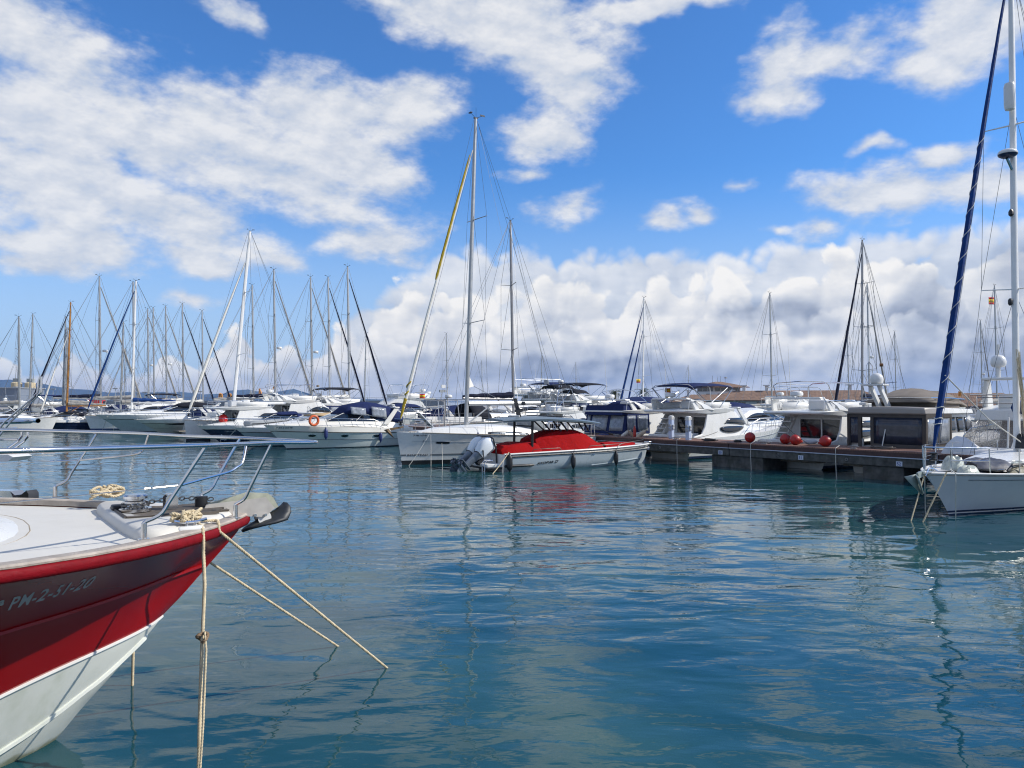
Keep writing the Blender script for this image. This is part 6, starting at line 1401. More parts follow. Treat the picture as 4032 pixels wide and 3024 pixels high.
def rope_mesh(pts, r=0.011, pitch=0.075, strands=3, dense=0.012):
    """three-strand laid rope along a polyline"""
    P = [V(p) for p in pts]; q = [P[0]]
    for a, b in zip(P, P[1:]):
        n = max(1, int((b - a).length / dense))
        for i in range(1, n + 1): q.append(a.lerp(b, i / n))
    T = []
    for i in range(len(q)): T.append((q[min(i + 1, len(q) - 1)] - q[max(0, i - 1)]).normalized())
    u = T[0].orthogonal().normalized(); out = [[] for _ in range(strands)]; ph = 0
    for i in range(len(q)):
        u = (u - T[i] * u.dot(T[i])).normalized(); w = T[i].cross(u)
        if i: ph += (q[i] - q[i - 1]).length / pitch * 2 * PI
        for k in range(strands):
            a = ph + 2 * PI * k / strands; out[k].append(q[i] + (u * math.cos(a) + w * math.sin(a)) * r * 0.55)
    mb = MB()
    for s in out: mb.tube(s, r * 0.62, 5)
    return mb
def smooth_path(pts, n=30): return [V(crom([tuple(p) for p in pts], i / n)) for i in range(n + 1)]
def rope_thing(label, pts, r=0.0125, m=ROPE, pitch=0.07, dense=0.012, group='ropes of the red boat'):
    o = rope_mesh([V(p) - V(pts[0]) for p in pts], r, pitch, dense=dense).build('mooring_rope', m, None, ang=80); o.location = V(pts[0]); tag(o, label, 'rope', group); return o
gA = rl(0.60, -rgb(0.60) - 0.055, rgz(0.6) + 0.01)
kn = rl(0.70, -0.88, rgz(0.7) + 0.13)
def edge(px, lift=0.0):                                # point just outside the starboard rubbing strip in this direction
    best = None
    for i in range(400):
        s = 0.02 + i * 0.006; p = rl(s, -rgb(s) - 0.055, rgz(s) + lift); d = p - CAMP; x = 2016 + FPX * d.x / d.dot(FW)
        if best is None or abs(x - px) < best[0]: best = (abs(x - px), s, p)
    return best[1], best[2]
sA, eA = edge(800); sB, eB = edge(862)
inb = lambda s, k, z: rl(s, -rgb(s) + k, rgz(s) + z)
A = smooth_path([kn, kn.lerp(inb(sA, 0.12, 0.06), 0.5) + V((0, 0, 0.05)), inb(sA, 0.06, 0.055), inb(sA, -0.02, 0.05), eA - V((0, 0, 0.03)), eA - V((0, 0, 0.12))], 40)
yA = eA.y - 0.02
kA = at(797, 2510, yA - 0.2); A2 = A + [at(806, 2300, yA - 0.08), kA]
rope_thing('hanging cream rope with a knot dropping from the red bow to the water', A2 + [at(787, 2800, yA - 0.36), at(782, 3040, 5.75), at(781, 3080, 5.72)], 0.0135)
rope_thing('second strand looped beside the knotted hanging rope', [kA + V((0.02, -0.01, 0.05)), at(812, 2560, yA - 0.24), at(800, 2850, yA - 0.42), at(786, 3060, 5.7)], 0.008)
kmb = rope_mesh([kA + V((math.cos(q) * 0.035, 0.03 * math.sin(2 * q), math.sin(q) * 0.03)) - kA for q in [2 * PI * i / 24 for i in range(40)]], 0.013, dense=0.01).build('rope_knot', mat('stained_rope', (0.22, 0.15, 0.09), 0.9, var=0.3), None, ang=80)
kmb.location = kA; tag(kmb, 'brown stained knot halfway down the hanging rope', 'rope', 'ropes of the red boat')
Bp = smooth_path([kn + V((0.02, 0, -0.01)), inb(sB + 0.12, 0.14, 0.07), inb(sB, 0.05, 0.055), inb(sB, -0.025, 0.05), eB - V((0, 0, 0.02))], 30)
rope_thing('cream rope slanting from the red bow far out into the water', Bp + [atz(1523, 2630, 0), atz(1523, 2630, 0) + (atz(1523, 2630, 0) - eB).normalized() * 0.3], 0.0125)
c0 = rl(0.42, 0.42, 1.45); cE = atz(1330, 2545, 0)
rope_thing('lower slanting rope from behind the red stem into the water', [c0, cE, cE + (cE - c0).normalized() * 0.3], 0.0125)
dE = atz(521, 2700, 0); rope_thing('short hanging rope behind the white forefoot of the red boat', [V((dE.x + 0.02, dE.y, 1.5)), dE, dE - V((0.02, 0, 0.3))], 0.0135)
# knotted turns on the cleats
def turns(c, label, sc=1.0, seed=1):
    g = random.Random(seed); pts = []
    for i in range(90):
        q = i / 90 * 2 * PI * 3.3; k = i / 90
        pts.append(V((math.cos(q) * 0.12 * (0.7 + 0.5 * math.sin(3 * q + seed)), math.sin(q) * 0.075 * (0.9 + 0.4 * math.cos(2 * q)), 0.02 + 0.05 * math.sin(1.7 * q + seed) ** 2 + 0.05 * k)) * sc)
    o = rope_mesh(pts, 0.0135 * (0.85 + 0.15 * sc), dense=0.011).build('rope_turns', ROPE, None, ang=80); o.location = c; o.rotation_euler = (0, 0, hd(rH) + 0.4); tag(o, label, 'rope', 'ropes of the red boat')
turns(rl(0.72, -0.86, rgz(0.7) + 0.06), 'knotted rope turns on the cleat nearest the hanging rope', 1.0, 1)
turns(rl(0.98, 1.13, rgz(0.8) + 0.06), 'bundled rope on the far side deck behind the windlass', 1.3, 4)
# ------------------------------------------------------------------ boats further off
def put(o, P, h, label, sc=1.0, tint=None):
    o.location = (P.x, P.y, 0); o.rotation_euler = (0, 0, hd(h)); o.scale = (sc, sc, sc); o['label'] = label
    return o
GS = 'sailboats in the rows behind'
def proto_sail(kind):
    t = thing('sailboat', 'sailboat', 'sailboat', group=GS)
    if kind == 'a': sailboat(t, 10.5, 3.4, ms=3.9, top=14.0, furl=GSAIL, cover=NSAIL, radar_z=7.0, wire=0.014)
    if kind == 'b': sailboat(t, 10.5, 3.4, ms=3.9, top=14.0, furl=NSAIL, cover=SAIL, mastm=ALU, wire=0.014, hood=CANVAS, bootm=ANTIBLUE)
    if kind == 'c': sailboat(t, 10.5, 3.4, ms=3.9, top=14.0, furl=BSAIL, cover=BSAIL, mastm=WMAST, hood=CANVAS, wire=0.014, stripe=NAVY, bootm=ANTIBLUE)
    if kind == 'd': sailboat(t, 10.5, 3.4, ms=3.9, top=14.0, furl=None, cover=GSAIL, mastm=ALU, wire=0.014)
    if kind == 'w': sailboat(t, 10.5, 3.4, ms=3.9, top=14.0, furl=NSAIL, cover=GSAIL, mastm=WOODMAST, wire=0.014, furl2=SAIL, spreaders=3, hullm=WHITE2, stripe=BLACK)
    if kind == 'k': sailboat(t, 10.5, 3.4, ms=3.9, top=14.0, furl=NSAIL, cover=NSAIL, mastm=DMAST, wire=0.014, spreaders=3, hood=BCANVAS)
    if kind == 'm': sailboat(t, 10.5, 3.4, ms=3.9, top=14.0, furl=None, cover=NSAIL, mastm=DMAST, wire=0.014, spreaders=2, hood=BCANVAS)
    if kind == 's': sailboat(t, 10.5, 3.4, ms=3.9, top=14.0, furl=BSAIL, furl2=BSAIL, cover=SAIL, mastm=WMAST, wire=0.014)
    return t
SP = {}
def far_sail(kind, px, ytop, Y, h, label, foot_px=None):
    """place a sailboat so that its masthead (14 m in the prototype) stands at this distance and height"""
    first = kind not in SP
    if first: SP[kind] = proto_sail(kind)
    o = SP[kind] if first else copy_tree(SP[kind])
    zt = at(px, ytop, Y).z; sc = zt / 14.0
    m = at(px, ytop, Y) + V(h) * (3.9 * sc); m.z = 0
    return put(o, m, h, label, sc)
mU = -U
rows = [('d', 120, 1236, 84, mU, 'grey masted sailboat nearest the rusty silos'),
        ('w', 268, 1190, 80, mU, 'sailboat with the varnished wooden mast'),
        ('d', 250, 1246, 86, mU, 'white masted sailboat just left of the wooden mast'),
        ('a', 403, 1090, 92, U, 'sailboat with a bare grey mast between the wooden mast and the blue furled sail'),
        ('c', 524, 1105, 79, mU, 'sailboat with royal blue furled headsail and white mast'),
        ('d', 535, 1112, 92, U, 'sailboat whose grey mast stands close behind the blue furled one'),
        ('a', 489, 1372, 120, mU, 'small distant sailboat left of the blue furled sail boat mast'),
        ('a', 590, 1217, 108, U, 'left one of two close slim grey masts'),
        ('d', 612, 1212, 104, U, 'right one of two close slim grey masts'),
        ('a', 661, 1206, 106, U, 'slim grey masted sailboat behind the black hardtop boat'),
        ('b', 727, 1196, 100, U, 'grey masted sailboat beside the foot of the cream furled sail'),
        ('b', 804, 1224, 100, U, 'sailboat with dark furled sail crossing behind the cream furled sail'),
        ('d', 1003, 1124, 90, U, 'grey masted sailboat just right of the raked white mast'),
        ('a', 1089, 1063, 88, U, 'grey masted sailboat before the yellow harbour crane'),
        ('a', 1233, 1092, 86, U, 'grey masted sailboat with two pennants near the lifebuoy'),
        ('b', 1302, 1093, 84, U, 'sailboat with dark furled sail over the navy canopy'),
        ('b', 1379, 1052, 80, U, 'tall grey mast with steps and black furled headsail above the navy canopy'),
        ('d', 1436, 1312, 110, mU, 'small sailboat behind the black furled headsail'),
        ('d', 1763, 1314, 96, U, 'small grey masted sailboat left of the tallest mast'),
        ('m', 2022, 872, 60, U, 'dark masted sloop between the tallest mast and the towered boat'),
        ('s', 2529, 1172, 78, mU, 'sailboat with two blue furled headsails behind the navy canvas yacht'),
        ('d', 3037, 1157, 72, U, 'sailboat with wide spreaders before the blue roof sign'),
        ('k', 3388, 946, 66, mU, 'tall masted sloop with black furled headsail behind the bare hoop yacht'),
        ('a', 3420, 1119, 76, U, 'sailboat with shorter mast right of the black furled headsail'),
        ('d', 3340, 1285, 92, U, 'small mast left of the black furled sloop'),
        ('d', 3526, 1307, 92, U, 'small mast above the taupe flybridge cover'),
        ('a', 3864, 1264, 84, U, 'slim mast between the blue furled sail and the white satellite dome'),
        ('d', 3920, 1127, 80, U, 'mast flying a red and yellow flag near the tall right mast'),
        ('d', 2270, 1428, 150, U, 'tiny far mast right of the towered sportfisher'),
        ('d', 2712, 1440, 150, U, 'tiny far mast in front of the harbour tower'),
        ('d', 2130, 1395, 140, mU, 'thin far mast behind the towered sportfisher'),
        ('d', 1900, 1420, 150, U, 'thin far mast above the boom of the tall sloop')]
for a in rows: far_sail(*a)

GM = 'motor boats in the rows behind'
def place_row(make, n_copies, name, label0):
    t = thing(name, label0, 'motorboat', group=GM); make(t); return t
def at_water(px, Y):
    p = at(px, 1582, Y); return V((p.x, p.y, 0))
# boats with their sterns on the far side of the pier, further along
def stern_to(t_along, L, label, cat='motor yacht', group=GM, name='motor_yacht'):
    c = PA + PV * t_along + U * 2.2; b = c + U * (L + 0.6); return thing(name, label, cat, (b.x, b.y, 0), hd(U), group)
q = stern_to(12.2, 9.0, 'white cruiser under a long navy canopy beside the red covers'); express_cruiser(q, 9.0, 3.1, 1.3, 1.15, 1.3, ws=(3.9, 4.9), canvas=CANVAS, canvas_top=1.05, ports=(), rail=True)
def towered():
    t = stern_to(19.5, 10.5, 'white sportfisher with a tubular tower and black sun tops', 'sportfisher', name='sportfisher')
    flybridge(t, 10.5, 3.5, fb0=1.6, fb1=1.1, top=2.75, arch=False)
    F = lambda f: 10.5 - f
    mb = MB()
    for sd in (1, -1):
        mb.tube([V((-F(0.6), sd * 1.35, 2.8)), V((-F(1.3), sd * 0.95, 5.0))], 0.035, 6); mb.tube([V((-F(3.2), sd * 1.3, 2.9)), V((-F(2.5), sd * 0.95, 5.0))], 0.035, 6)
        mb.tube([V((-F(1.6), sd * 1.3, 2.8)), V((-F(1.5), sd * 0.95, 5.0))], 0.03, 6)
        mb.tube([V((-F(0.6), sd * 1.35, 2.8)), V((-F(2.5), sd * 0.98, 4.6))], 0.02, 5)
        for k in range(5): z = 3.1 + 0.4 * k; mb.tube([V((-F(lerp(0.6, 1.3, (z - 2.8) / 2.2)), sd * lerp(1.35, 0.95, (z - 2.8) / 2.2), z)), V((-F(lerp(1.6, 1.5, (z - 2.8) / 2.2)), sd * lerp(1.3, 0.95, (z - 2.8) / 2.2), z))], 0.018, 5)
    for f in (0.6, 3.2): mb.tube([V((-F(f), 1.3, 3.4)), V((-F(f), -1.3, 3.4))], 0.02, 5)
    mb.build('tower_frame', STEEL, t)
    for f0, f1, z in ((0.9, 2.9, 5.0), (3.0, 4.6, 4.6)):
        MB().loft([[V((-F(lerp(f0, f1, k / 6)), y, z + 0.10 * math.sin(PI * k / 6) - 0.10 * abs(y) ** 2 + dz)) for y, dz in ((1.15, -0.2), (0.7, 0.0), (0, 0.02), (-0.7, 0), (-1.15, -0.2))] for k in range(7)], closed=False).build('sun_top', BCANVAS, t, ang=60).modifiers.new('t', 'SOLIDIFY').thickness = 0.03
    MB().box((-F(1.2), 0.7, 5.3), (0.08, 0.5, 0.4)).build('floodlight', GREYPL, t, bevel=0.03); radar(t, -F(2.2), -0.1, 5.35, 0.25)
    for y in (0.5, -0.2): MB().box((-F(1.3), y, 3.05), (0.1, 0.5, 0.7)).build('ladder_back_chair', WHITE, t, bevel=0.02)
    MB().loft([[V((-F(3.4), y, z)) for y, z in ((1.2, 2.8), (1.25, 3.2), (-1.25, 3.2), (-1.2, 2.8))], [V((-F(4.0), y, z)) for y, z in ((0.9, 2.8), (1.0, 3.15), (-1.0, 3.15), (-0.9, 2.8))]]).build('bridge_dodger', BCANVAS, t)
    t.scale = (0.78, 0.78, 0.78)
towered()
q = stern_to(30.6, 9.0, 'white cruiser with a navy cockpit tent behind the sloop bow'); express_cruiser(q, 9.0, 3.1, 1.35, 1.15, 1.2, ws=(3.6, 4.6), canvas=CANVAS, canvas_top=1.35, ports=())
def gangway():
    P = at(1672, 1660, 47.0); t = thing('gangway', 'striped black and white gangway raised behind the sloop bow', 'gangway', P, hd(U))
    a = at(1644, 1625, 47.0) - P; b = at(1706, 1690, 46.0) - P; M = Matrix.Rotation(-hd(U), 3, 'Z'); a = M @ a; b = M @ b
    mb = MB(); w = V((0, 0.22, 0)); n = 12
    MB().prism([a + w, a - w, b - w, b + w], (0.05, 0, 0.03)).build('board', WHITE, t)
    for i in range(n): p = a.lerp(b, (i + 0.3) / n); q_ = a.lerp(b, (i + 0.75) / n); mb.prism([p + w * 0.9, p - w * 0.9, q_ - w * 0.9, q_ + w * 0.9], (-0.012, 0, -0.008))
    mb.build('treads', BLACK, t)
gangway()
def radar_pole():
    P = at(1750, 1690, 49.0); t = thing('radar_pole', 'steel stern pole carrying a white radar and floodlights', 'radar pole', (P.x, P.y, 0.9), hd(mU))
    k = 49.0 / FPX
    MB().tube([V((0, 0, 0)), V((0, 0, at(1750, 1570, 49).z - 0.9))], 0.035, 8).build('pole', STEEL, t)
    zr = at(1760, 1562, 49).z - 0.9; radar(t, -0.3, 0.0, zr, 0.24); zl = at(1740, 1540, 49).z - 0.9
    MB().tube([V((0, 0, zr - 0.3)), V((0.25, 0, zr - 0.25)), V((0.25, 0, zl))], 0.025, 6).build('arm', STEEL, t)
    for i in range(3): MB().box((0.3 - 0.16 * i, 0, zl), (0.13, 0.12, 0.16)).build('floodlight', GREYPL, t)
    MB().box((0.1, 0, zl + 0.3), (0.3, 0.1, 0.2)).build('antenna_box', WHITE, t)
    MB().tube([V((-0.7, 0.9, -0.2)), V((-0.5, 0.7, 2.0)), V((0.9, 0.7, 2.0)), V((0.9, 0.9, -0.2))], 0.03, 6).build('davit_frame', STEEL, t); MB().tube([V((-0.7, -0.9, -0.2)), V((-0.5, -0.7, 2.0)), V((0.9, -0.7, 2.0)), V((0.9, -0.9, -0.2))], 0.03, 6).build('davit_frame', STEEL, t)
    MB().box((0.1, 0, 2.02), (1.9, 1.6, 0.05)).build('solar_panel', GLASS, t)
    MB().box((0.3, 0, -0.25), (3.0, 2.6, 0.7)).build('stern_block', WHITE, t, bevel=0.1)
radar_pole()
# generic white motor boats filling the rows (two shapes, copied)
fa = thing('motor_yacht', 'white flybridge yacht', 'motor yacht', group=GM); flybridge(fa, 9.5, 3.3, bimini=CANVAS)
fb = thing('motor_yacht', 'white flybridge yacht', 'motor yacht', group=GM); flybridge(fb, 9.5, 3.3, frame_only=True, top=2.5)
fd = thing('motor_yacht', 'white flybridge yacht', 'motor yacht', group=GM); flybridge(fd, 9.5, 3.3, arch=False)
ea = thing('motor_cruiser', 'white cruiser', 'motor cruiser', group=GM); express_cruiser(ea, 9.0, 3.1, 1.4, 1.15, 1.3, canvas=CANVAS, ports=(), canvas_top=1.2)
eb = thing('motor_cruiser', 'white cruiser', 'motor cruiser', group=GM); express_cruiser(eb, 9.5, 3.1, 1.45, 1.2, 1.4, hard=True, arch=True, ports=())
ec = thing('motor_cruiser', 'white cruiser', 'motor cruiser', group=GM); express_cruiser(ec, 8.0, 2.9, 1.2, 1.05, 1.2, ws=(3.2, 4.2), canvas=BCANVAS, canvas_top=1.0, ports=(), lower=NAVY)
fc = thing('motor_yacht', 'white flybridge yacht', 'motor yacht', group=GM); flybridge(fc, 9.5, 3.3, bimini=BCANVAS, canvas=CANVAS)
used = set()
def fill(p, px, Y, h, label, sc=1.0, smaller=0):
    o = p if p.name not in used else copy_tree(p); used.add(p.name); P = at_water(px, Y) + V(h) * 4.5
    return put(o, P, h, label, sc)
far_boats = [
    (fd, 1120, 58, U, 'white flybridge yacht with brown screen between the tan and navy canopies', 1.0), (eb, 1010, 66, U, 'hardtop cruiser behind the grey inflatable', 1.0),
    (ea, 930, 70, U, 'navy topped cruiser behind the raked white mast', 1.0), (fb, 1330, 70, U, 'yacht with a bare hoop frame above the navy canopied cruiser', 1.15), (fc, 1480, 74, U, 'yacht with white arch right of the navy canopy', 1.1),
    (fb, 1440, 90, mU, 'white cruiser crowned with two bare hoops far behind the canopy', 1.3),
    (ea, 1830, 66, U, 'cruiser with navy top behind the sloop boom', 1.0), (eb, 1900, 72, U, 'low white cruiser between the two tall masts', 1.0), (ec, 1960, 62, U, 'navy hulled cruiser behind the hardtop posts', 1.0),
    (fa, 2330, 86, U, 'white yacht with navy top right of the sportfisher', 1.3), (fb, 2290, 100, U, 'white bridge yacht under the date palm', 1.5), (fc, 2430, 72, U, 'white yacht hidden behind the navy canvas', 1.2),
    (ea, 2960, 58, U, 'cruiser with black top between the two flybridge yachts', 1.15), (eb, 2990, 50, U, 'white open cruiser whose foredeck shows behind the red buoys', 1.0), (ea, 2860, 66, U, 'white yacht with folded black top before the tiled sheds', 1.0),
    (fd, 3440, 60, U, 'white yacht behind the twin legged radar mast', 1.0), (fb, 3230, 62, U, 'yacht with black bimini below the blue sign', 1.05), (fd, 3760, 52, U, 'white yacht behind the netting', 1.0),
    (ea, 340, 84, U, 'navy topped cruiser behind the blue furled headsail', 1.0), (eb, 200, 92, mU, 'hardtop cruiser left of the wooden mast', 1.0), (ec, 60, 88, mU, 'navy hulled cruiser at the far end of the row', 1.0), (fa, 90, 104, mU, 'wheelhouse yacht with red lamps near the silos', 1.0),
    (fb, 170, 116, U, 'distant white yacht left of the orange lamp boat', 1.0), (eb, 440, 100, U, 'white hardtop cruiser below the red pilot boat', 1.0), (ea, 590, 92, U, 'cruiser right behind the grey hulled yacht', 1.1), (fc, 760, 90, U, 'white yacht with a satellite ball behind the red buoy', 1.0),
    (eb, 690, 86, U, 'white hardtop cruiser behind the black sun top', 1.1), (ec, 270, 78, mU, 'navy hulled open cruiser under the grey boat cover', 0.9), (ea, 1660, 84, U, 'far navy topped cruiser above the sloop pulpit', 1.1), (eb, 2110, 74, U, 'white hardtop cruiser behind the grey roof', 1.1),
    (ec, 2560, 92, U, 'distant navy hulled cruiser behind the two pennants', 1.1)]
for p, px, Y, h, lb, sc in far_boats: fill(p, px, Y, h, lb, sc)
# small old boats at the left end of the row
def low_sloop(px, py, Y, label, h, hullm, boot, L=8.5, fb=1.2, furl=None):
    P = at(px, py, Y); t = thing('sailboat', label, 'sailboat', (P.x, P.y, 0), hd(h), GS); sailboat(t, L, 2.9, fb, fb * 0.8, 0.5, ms=3.2, top=11, hullm=hullm, bootm=boot, furl=furl, cover=GSAIL, wire=0.014)
low_sloop(335, 1641, 77.5, 'small white sloop with a blue boot stripe', mU, WHITE, ANTIBLUE, 8.0, 1.35)
low_sloop(228, 1668, 76.0, 'white sloop with black side stripes and a scooped stern', V((0.9, 0.45, 0)), WHITE, NAVY, 8.5, 1.3)
low_sloop(120, 1640, 84.0, 'navy hulled boat under a grey tarpaulin', mU, NAVY, WHITE, 7.5, 1.4)
def tarp():
    P = at(215, 1625, 83.0); t = MB()
    def f(u, v): return V((lerp(-2.2, 2.2, u), lerp(-1.3, 1.3, v), 0.75 * (1 - abs(2 * v - 1) ** 1.3) * (0.7 + 0.3 * math.sin(u * 7)) + 0.05 * math.sin(u * 19 + v * 9)))
    t.grid(f, 16, 8); o = t.build('boat_cover', GCANVAS, None, ang=60); o.location = P; o.rotation_euler = (0, 0, hd(mU)); tag(o, 'grey green tarpaulin stretched over the navy hulled boat', 'boat cover')
    o.modifiers.new('t', 'SOLIDIFY').thickness = 0.03
tarp()
def neighbour_rails():
    """bow of the boat beyond the red one: rail, roller and fluke at the left edge"""
    P = at(-40, 1960, 9.6); t = thing('motorboat', 'bow rails and anchor of the neighbouring boat at the left edge', 'motorboat', (0, 0, 0))
    pts = [at(-300, 1655, 10.5), at(0, 1662, 10.4), at(120, 1659, 10.2), at(150, 1657, 10.0), at(120, 1655, 10.9), at(-300, 1651, 12)]
    MB().tube(pts, 0.03, 8).build('top_rail', STEEL, t)
    MB().tube([at(-200, 1690, 10.4), at(50, 1690, 10.3), at(70, 1689, 10.2)], 0.022, 8).build('lower_rail', STEEL, t)
    for a in (0, 22): MB().tube([at(-60 + a, 1760, 10.2), at(20 + a, 1660, 10.2), at(136 + a * 0.5, 1560, 10.0), at(148 + a * 0.6, 1545, 10.0), at(152 + a * 0.5, 1500, 10.0), at(158 + a * 0.2, 1483, 10.0)], 0.014, 8).build('boarding_pole', STEEL, t)
    for dx in (0, 24): MB().tube([at(85 + dx, 1700, 9.9), at(86 + dx, 1718, 9.9), at(70 + dx, 1738, 9.9), at(10 + dx, 1780, 9.9), at(-80, 1830, 9.9)], 0.016, 8).build('bent_rail', STEEL, t)
    MB().tube([at(-100, 1731, 9.9), at(70, 1730, 9.9)], 0.014, 8).build('cross_rail', STEEL, t)
    MB().prism([at(-60, 1930, 9.5), at(40, 1934, 9.4), at(58, 1950, 9.4), at(56, 1972, 9.4), at(-60, 1972, 9.5)], (0.05, 0.15, 0)).build('bow_roller', STEEL, t)
    MB().prism([at(56, 1968, 9.45), at(80, 1950, 9.4), at(103, 1932, 9.4), at(112, 1945, 9.4), at(112, 1972, 9.4)], (0.04, 0.14, 0)).build('anchor_fluke', BLACK, t)
    MB().prism([at(-80, 1795, 9.7), at(30, 1790, 9.6), at(52, 1800, 9.6), at(30, 1817, 9.6), at(-80, 1822, 9.7)], (0.05, 0.3, 0)).build('bow_fender_pad', WHITE, t)
    H = Hull(7, 2.6, 1.55, 1.3, 1.0, tm=0.6); 
    t2 = at(40, 1985, 9.7)
    c = bpy.data.objects.new('hull_group', None)
    bpy.data.objects.remove(c)
    mb = MB(); M = Matrix.Translation((t2.x, t2.y, 0)) @ Matrix.Rotation(R(36), 4, 'Z')
    for side in (1, -1): mb.grid(lambda u, v: M @ H.pt(u ** 1.3, v, side), 14, 5)
    mb.build('hull', WHITE, t)
neighbour_rails()

# ------------------------------------------------------------------ shore, buildings, hills
quay = raw_mesh('quay_ground', [(-700, 130, 0.0), (-60, 175, 0), (40, 190, 0), (400, 120, 0), (700, 300, 0), (-700, 300, 0)] + [(-700, 130, 1.1), (-60, 175, 1.1), (40, 190, 1.1), (400, 120, 1.1), (700, 300, 1.1), (-700, 300, 1.1)],
                [(6, 7, 8, 9, 10, 11), (0, 1, 7, 6), (1, 2, 8, 7), (2, 3, 9, 8), (3, 4, 10, 9), (4, 5, 11, 10), (5, 0, 6, 11)], mat('quay_stone', (0.28, 0.27, 0.25), 0.9, var=0.15, vscale=0.2)); quay['kind'] = 'structure'
TILE = bpy.data.materials.new('clay_roof_tiles'); TILE.use_nodes = True
def _tile():
    t = NT(TILE.node_tree); b = t.n['Principled BSDF']; co = t.new('ShaderNodeTexCoord').outputs['Object']
    w = t.new('ShaderNodeTexWave', bands_direction='X'); t.l.new(co, w.inputs['Vector']); w.inputs['Scale'].default_value = 1.4
    n = t.noise(co, 0.9, 6, 0.65); n2 = t.noise(co, 6, 3)
    c = t.mix(t.mr(n, 0.35, 0.65), (0.13, 0.072, 0.045), (0.30, 0.185, 0.125)); c = t.mix(t.math('MULTIPLY', n2, 0.5), c, (0.20, 0.14, 0.10))
    t.l.new(t.mix(t.mr(w.outputs[0], 0, 0.35, 0.55, 0), c, (0.07, 0.035, 0.025)), b.inputs['Base Color']); b.inputs['Roughness'].default_value = 0.9
_tile()
WALL = mat('whitewashed_wall', (0.68, 0.70, 0.72), 0.9, var=0.05, vscale=0.6)
def hip_roof(mb, x0, x1, y0, y1, z0, h, e=0.8, ridge=0.35):
    x0 -= e; x1 += e; y0 -= e; y1 += e; ym = (y0 + y1) / 2; d = (y1 - y0) * ridge
    a = [V((x0, y0, z0)), V((x1, y0, z0)), V((x1, y1, z0)), V((x0, y1, z0)), V((x0 + d, ym, z0 + h)), V((x1 - d, ym, z0 + h))]
    b = [p - V((0, 0, 0.18)) for p in a[:4]]
    mb.add(a + b, [(0, 1, 5, 4), (1, 2, 5), (2, 3, 4, 5), (3, 0, 4), (6, 7, 1, 0), (7, 8, 2, 1), (8, 9, 3, 2), (9, 6, 0, 3), (9, 8, 7, 6)])
def building(name, label, cat, P, rz, size, rh, wins, doors=(), roof=TILE, wall=WALL, chim=(), e=0.8):
    t = thing(name, label, cat, P, rz); sx, sy, sz = size
    MB().box((0, 0, sz / 2), size).build('wall', wall, t)
    mb = MB(); hip_roof(mb, -sx / 2, sx / 2, -sy / 2, sy / 2, sz, rh, e); rf = mb.build('roof', roof, t, smooth=False)
    for (x, z, w, h, side) in wins:
        f = MB().box((x, -sy / 2 - 0.02, z), (w + 0.2, 0.05, h + 0.2)) if side == 0 else MB().box((-sx / 2 - 0.02, x, z), (0.05, w + 0.2, h + 0.2))
        f = f.build('window', WALL, t); (MB().box((x, -sy / 2 - 0.06, z), (w, 0.04, h)) if side == 0 else MB().box((-sx / 2 - 0.06, x, z), (0.04, w, h))).build('pane', GLASS, f)
    for x, y in chim:
        c = MB().box((x, y, sz + rh * 0.55 + 0.8), (0.6, 0.6, 1.7)).build('chimney', WALL, rf); MB().box((x, y, sz + rh * 0.55 + 1.75), (1.3, 1.3, 0.15)).build('chimney_cap', WALL, c)
    return t
# harbour tower
def tower():
    Y = 205; P = at(2830, 1610, Y); t = thing('harbour_tower', 'white harbour control tower with hipped tile roof and antennas', 'tower', (P.x, P.y, 1.1), R(24))
    zt = at(2830, 1543, Y).z - 1.1
    MB().box((0, 0, zt / 2), (8.6, 6.5, zt)).build('wall', WALL, t)
    z2 = at(2830, 1524, Y).z - 1.1
    MB().box((0, 0, (zt + z2) / 2), (8.8, 6.7, z2 - zt)).build('gallery', mat('grey_render', (0.45, 0.46, 0.48), 0.9), t)
    for x in (-3.0, -1.0, 1.0, 3.0): MB().box((x, -3.38, (zt + z2) / 2), (1.6, 0.08, (z2 - zt) * 0.75)).build('gallery_window', GLASS, t)
    for y in (-2.2, 0, 2.2): MB().box((-4.43, y, (zt + z2) / 2), (0.08, 1.7, (z2 - zt) * 0.75)).build('gallery_window', GLASS, t)
    MB().box((-2.2, -3.29, zt * 0.52), (1.5, 0.08, zt * 0.72)).build('door', GLASS, t); MB().box((-4.33, -1.0, zt * 0.52), (0.08, 1.5, zt * 0.72)).build('door', GLASS, t)
    mb = MB(); hip_roof(mb, -4.4, 4.4, -3.3, 3.3, z2, at(2830, 1503, Y).z - 1.1 - z2, 1.7, 0.5); rf = mb.build('roof', TILE, t, smooth=False)
    zr = at(2830, 1503, Y).z - 1.1
    a = MB()
    for x, h in ((-2.0, 1.6), (-0.4, 1.3), (0.6, 1.5), (2.2, 1.0)): a.tube([V((x, 0, zr - 0.4)), V((x, 0, zr + h))], 0.05, 4)
    a.build('antennas', WIRE, rf); MB().box((2.4, 0, zr + 1.1), (0.5, 0.5, 0.4)).build('antenna_dish', GREYPL, rf)
tower()
wn = lambda n, x0, dx, z, w=1.3, h=1.5, s=0: [(x0 + dx * i, z, w, h, s) for i in range(n)]
P = at(2960, 1610, 165); building('harbour_shed', 'long low white shed with brown tiled roof right of the tower', 'building', (P.x + 3, P.y + 14, 1.1), R(-14), (34, 14, 1.7), 1.7, wn(10, -14, 2.9, 1.05, 1.2, 0.8), chim=((-13, -2), (-3, 0)))
P = at(3220, 1610, 130); building('harbour_shed', 'tile roofed shed behind the bare hoop yacht', 'building', (P.x, P.y + 10, 1.1), R(-22), (30, 13, 2.0), 1.75, wn(8, -12, 3.2, 1.15, 1.3, 0.9), chim=((-9, 0), (-5, 0), (9, 1)))
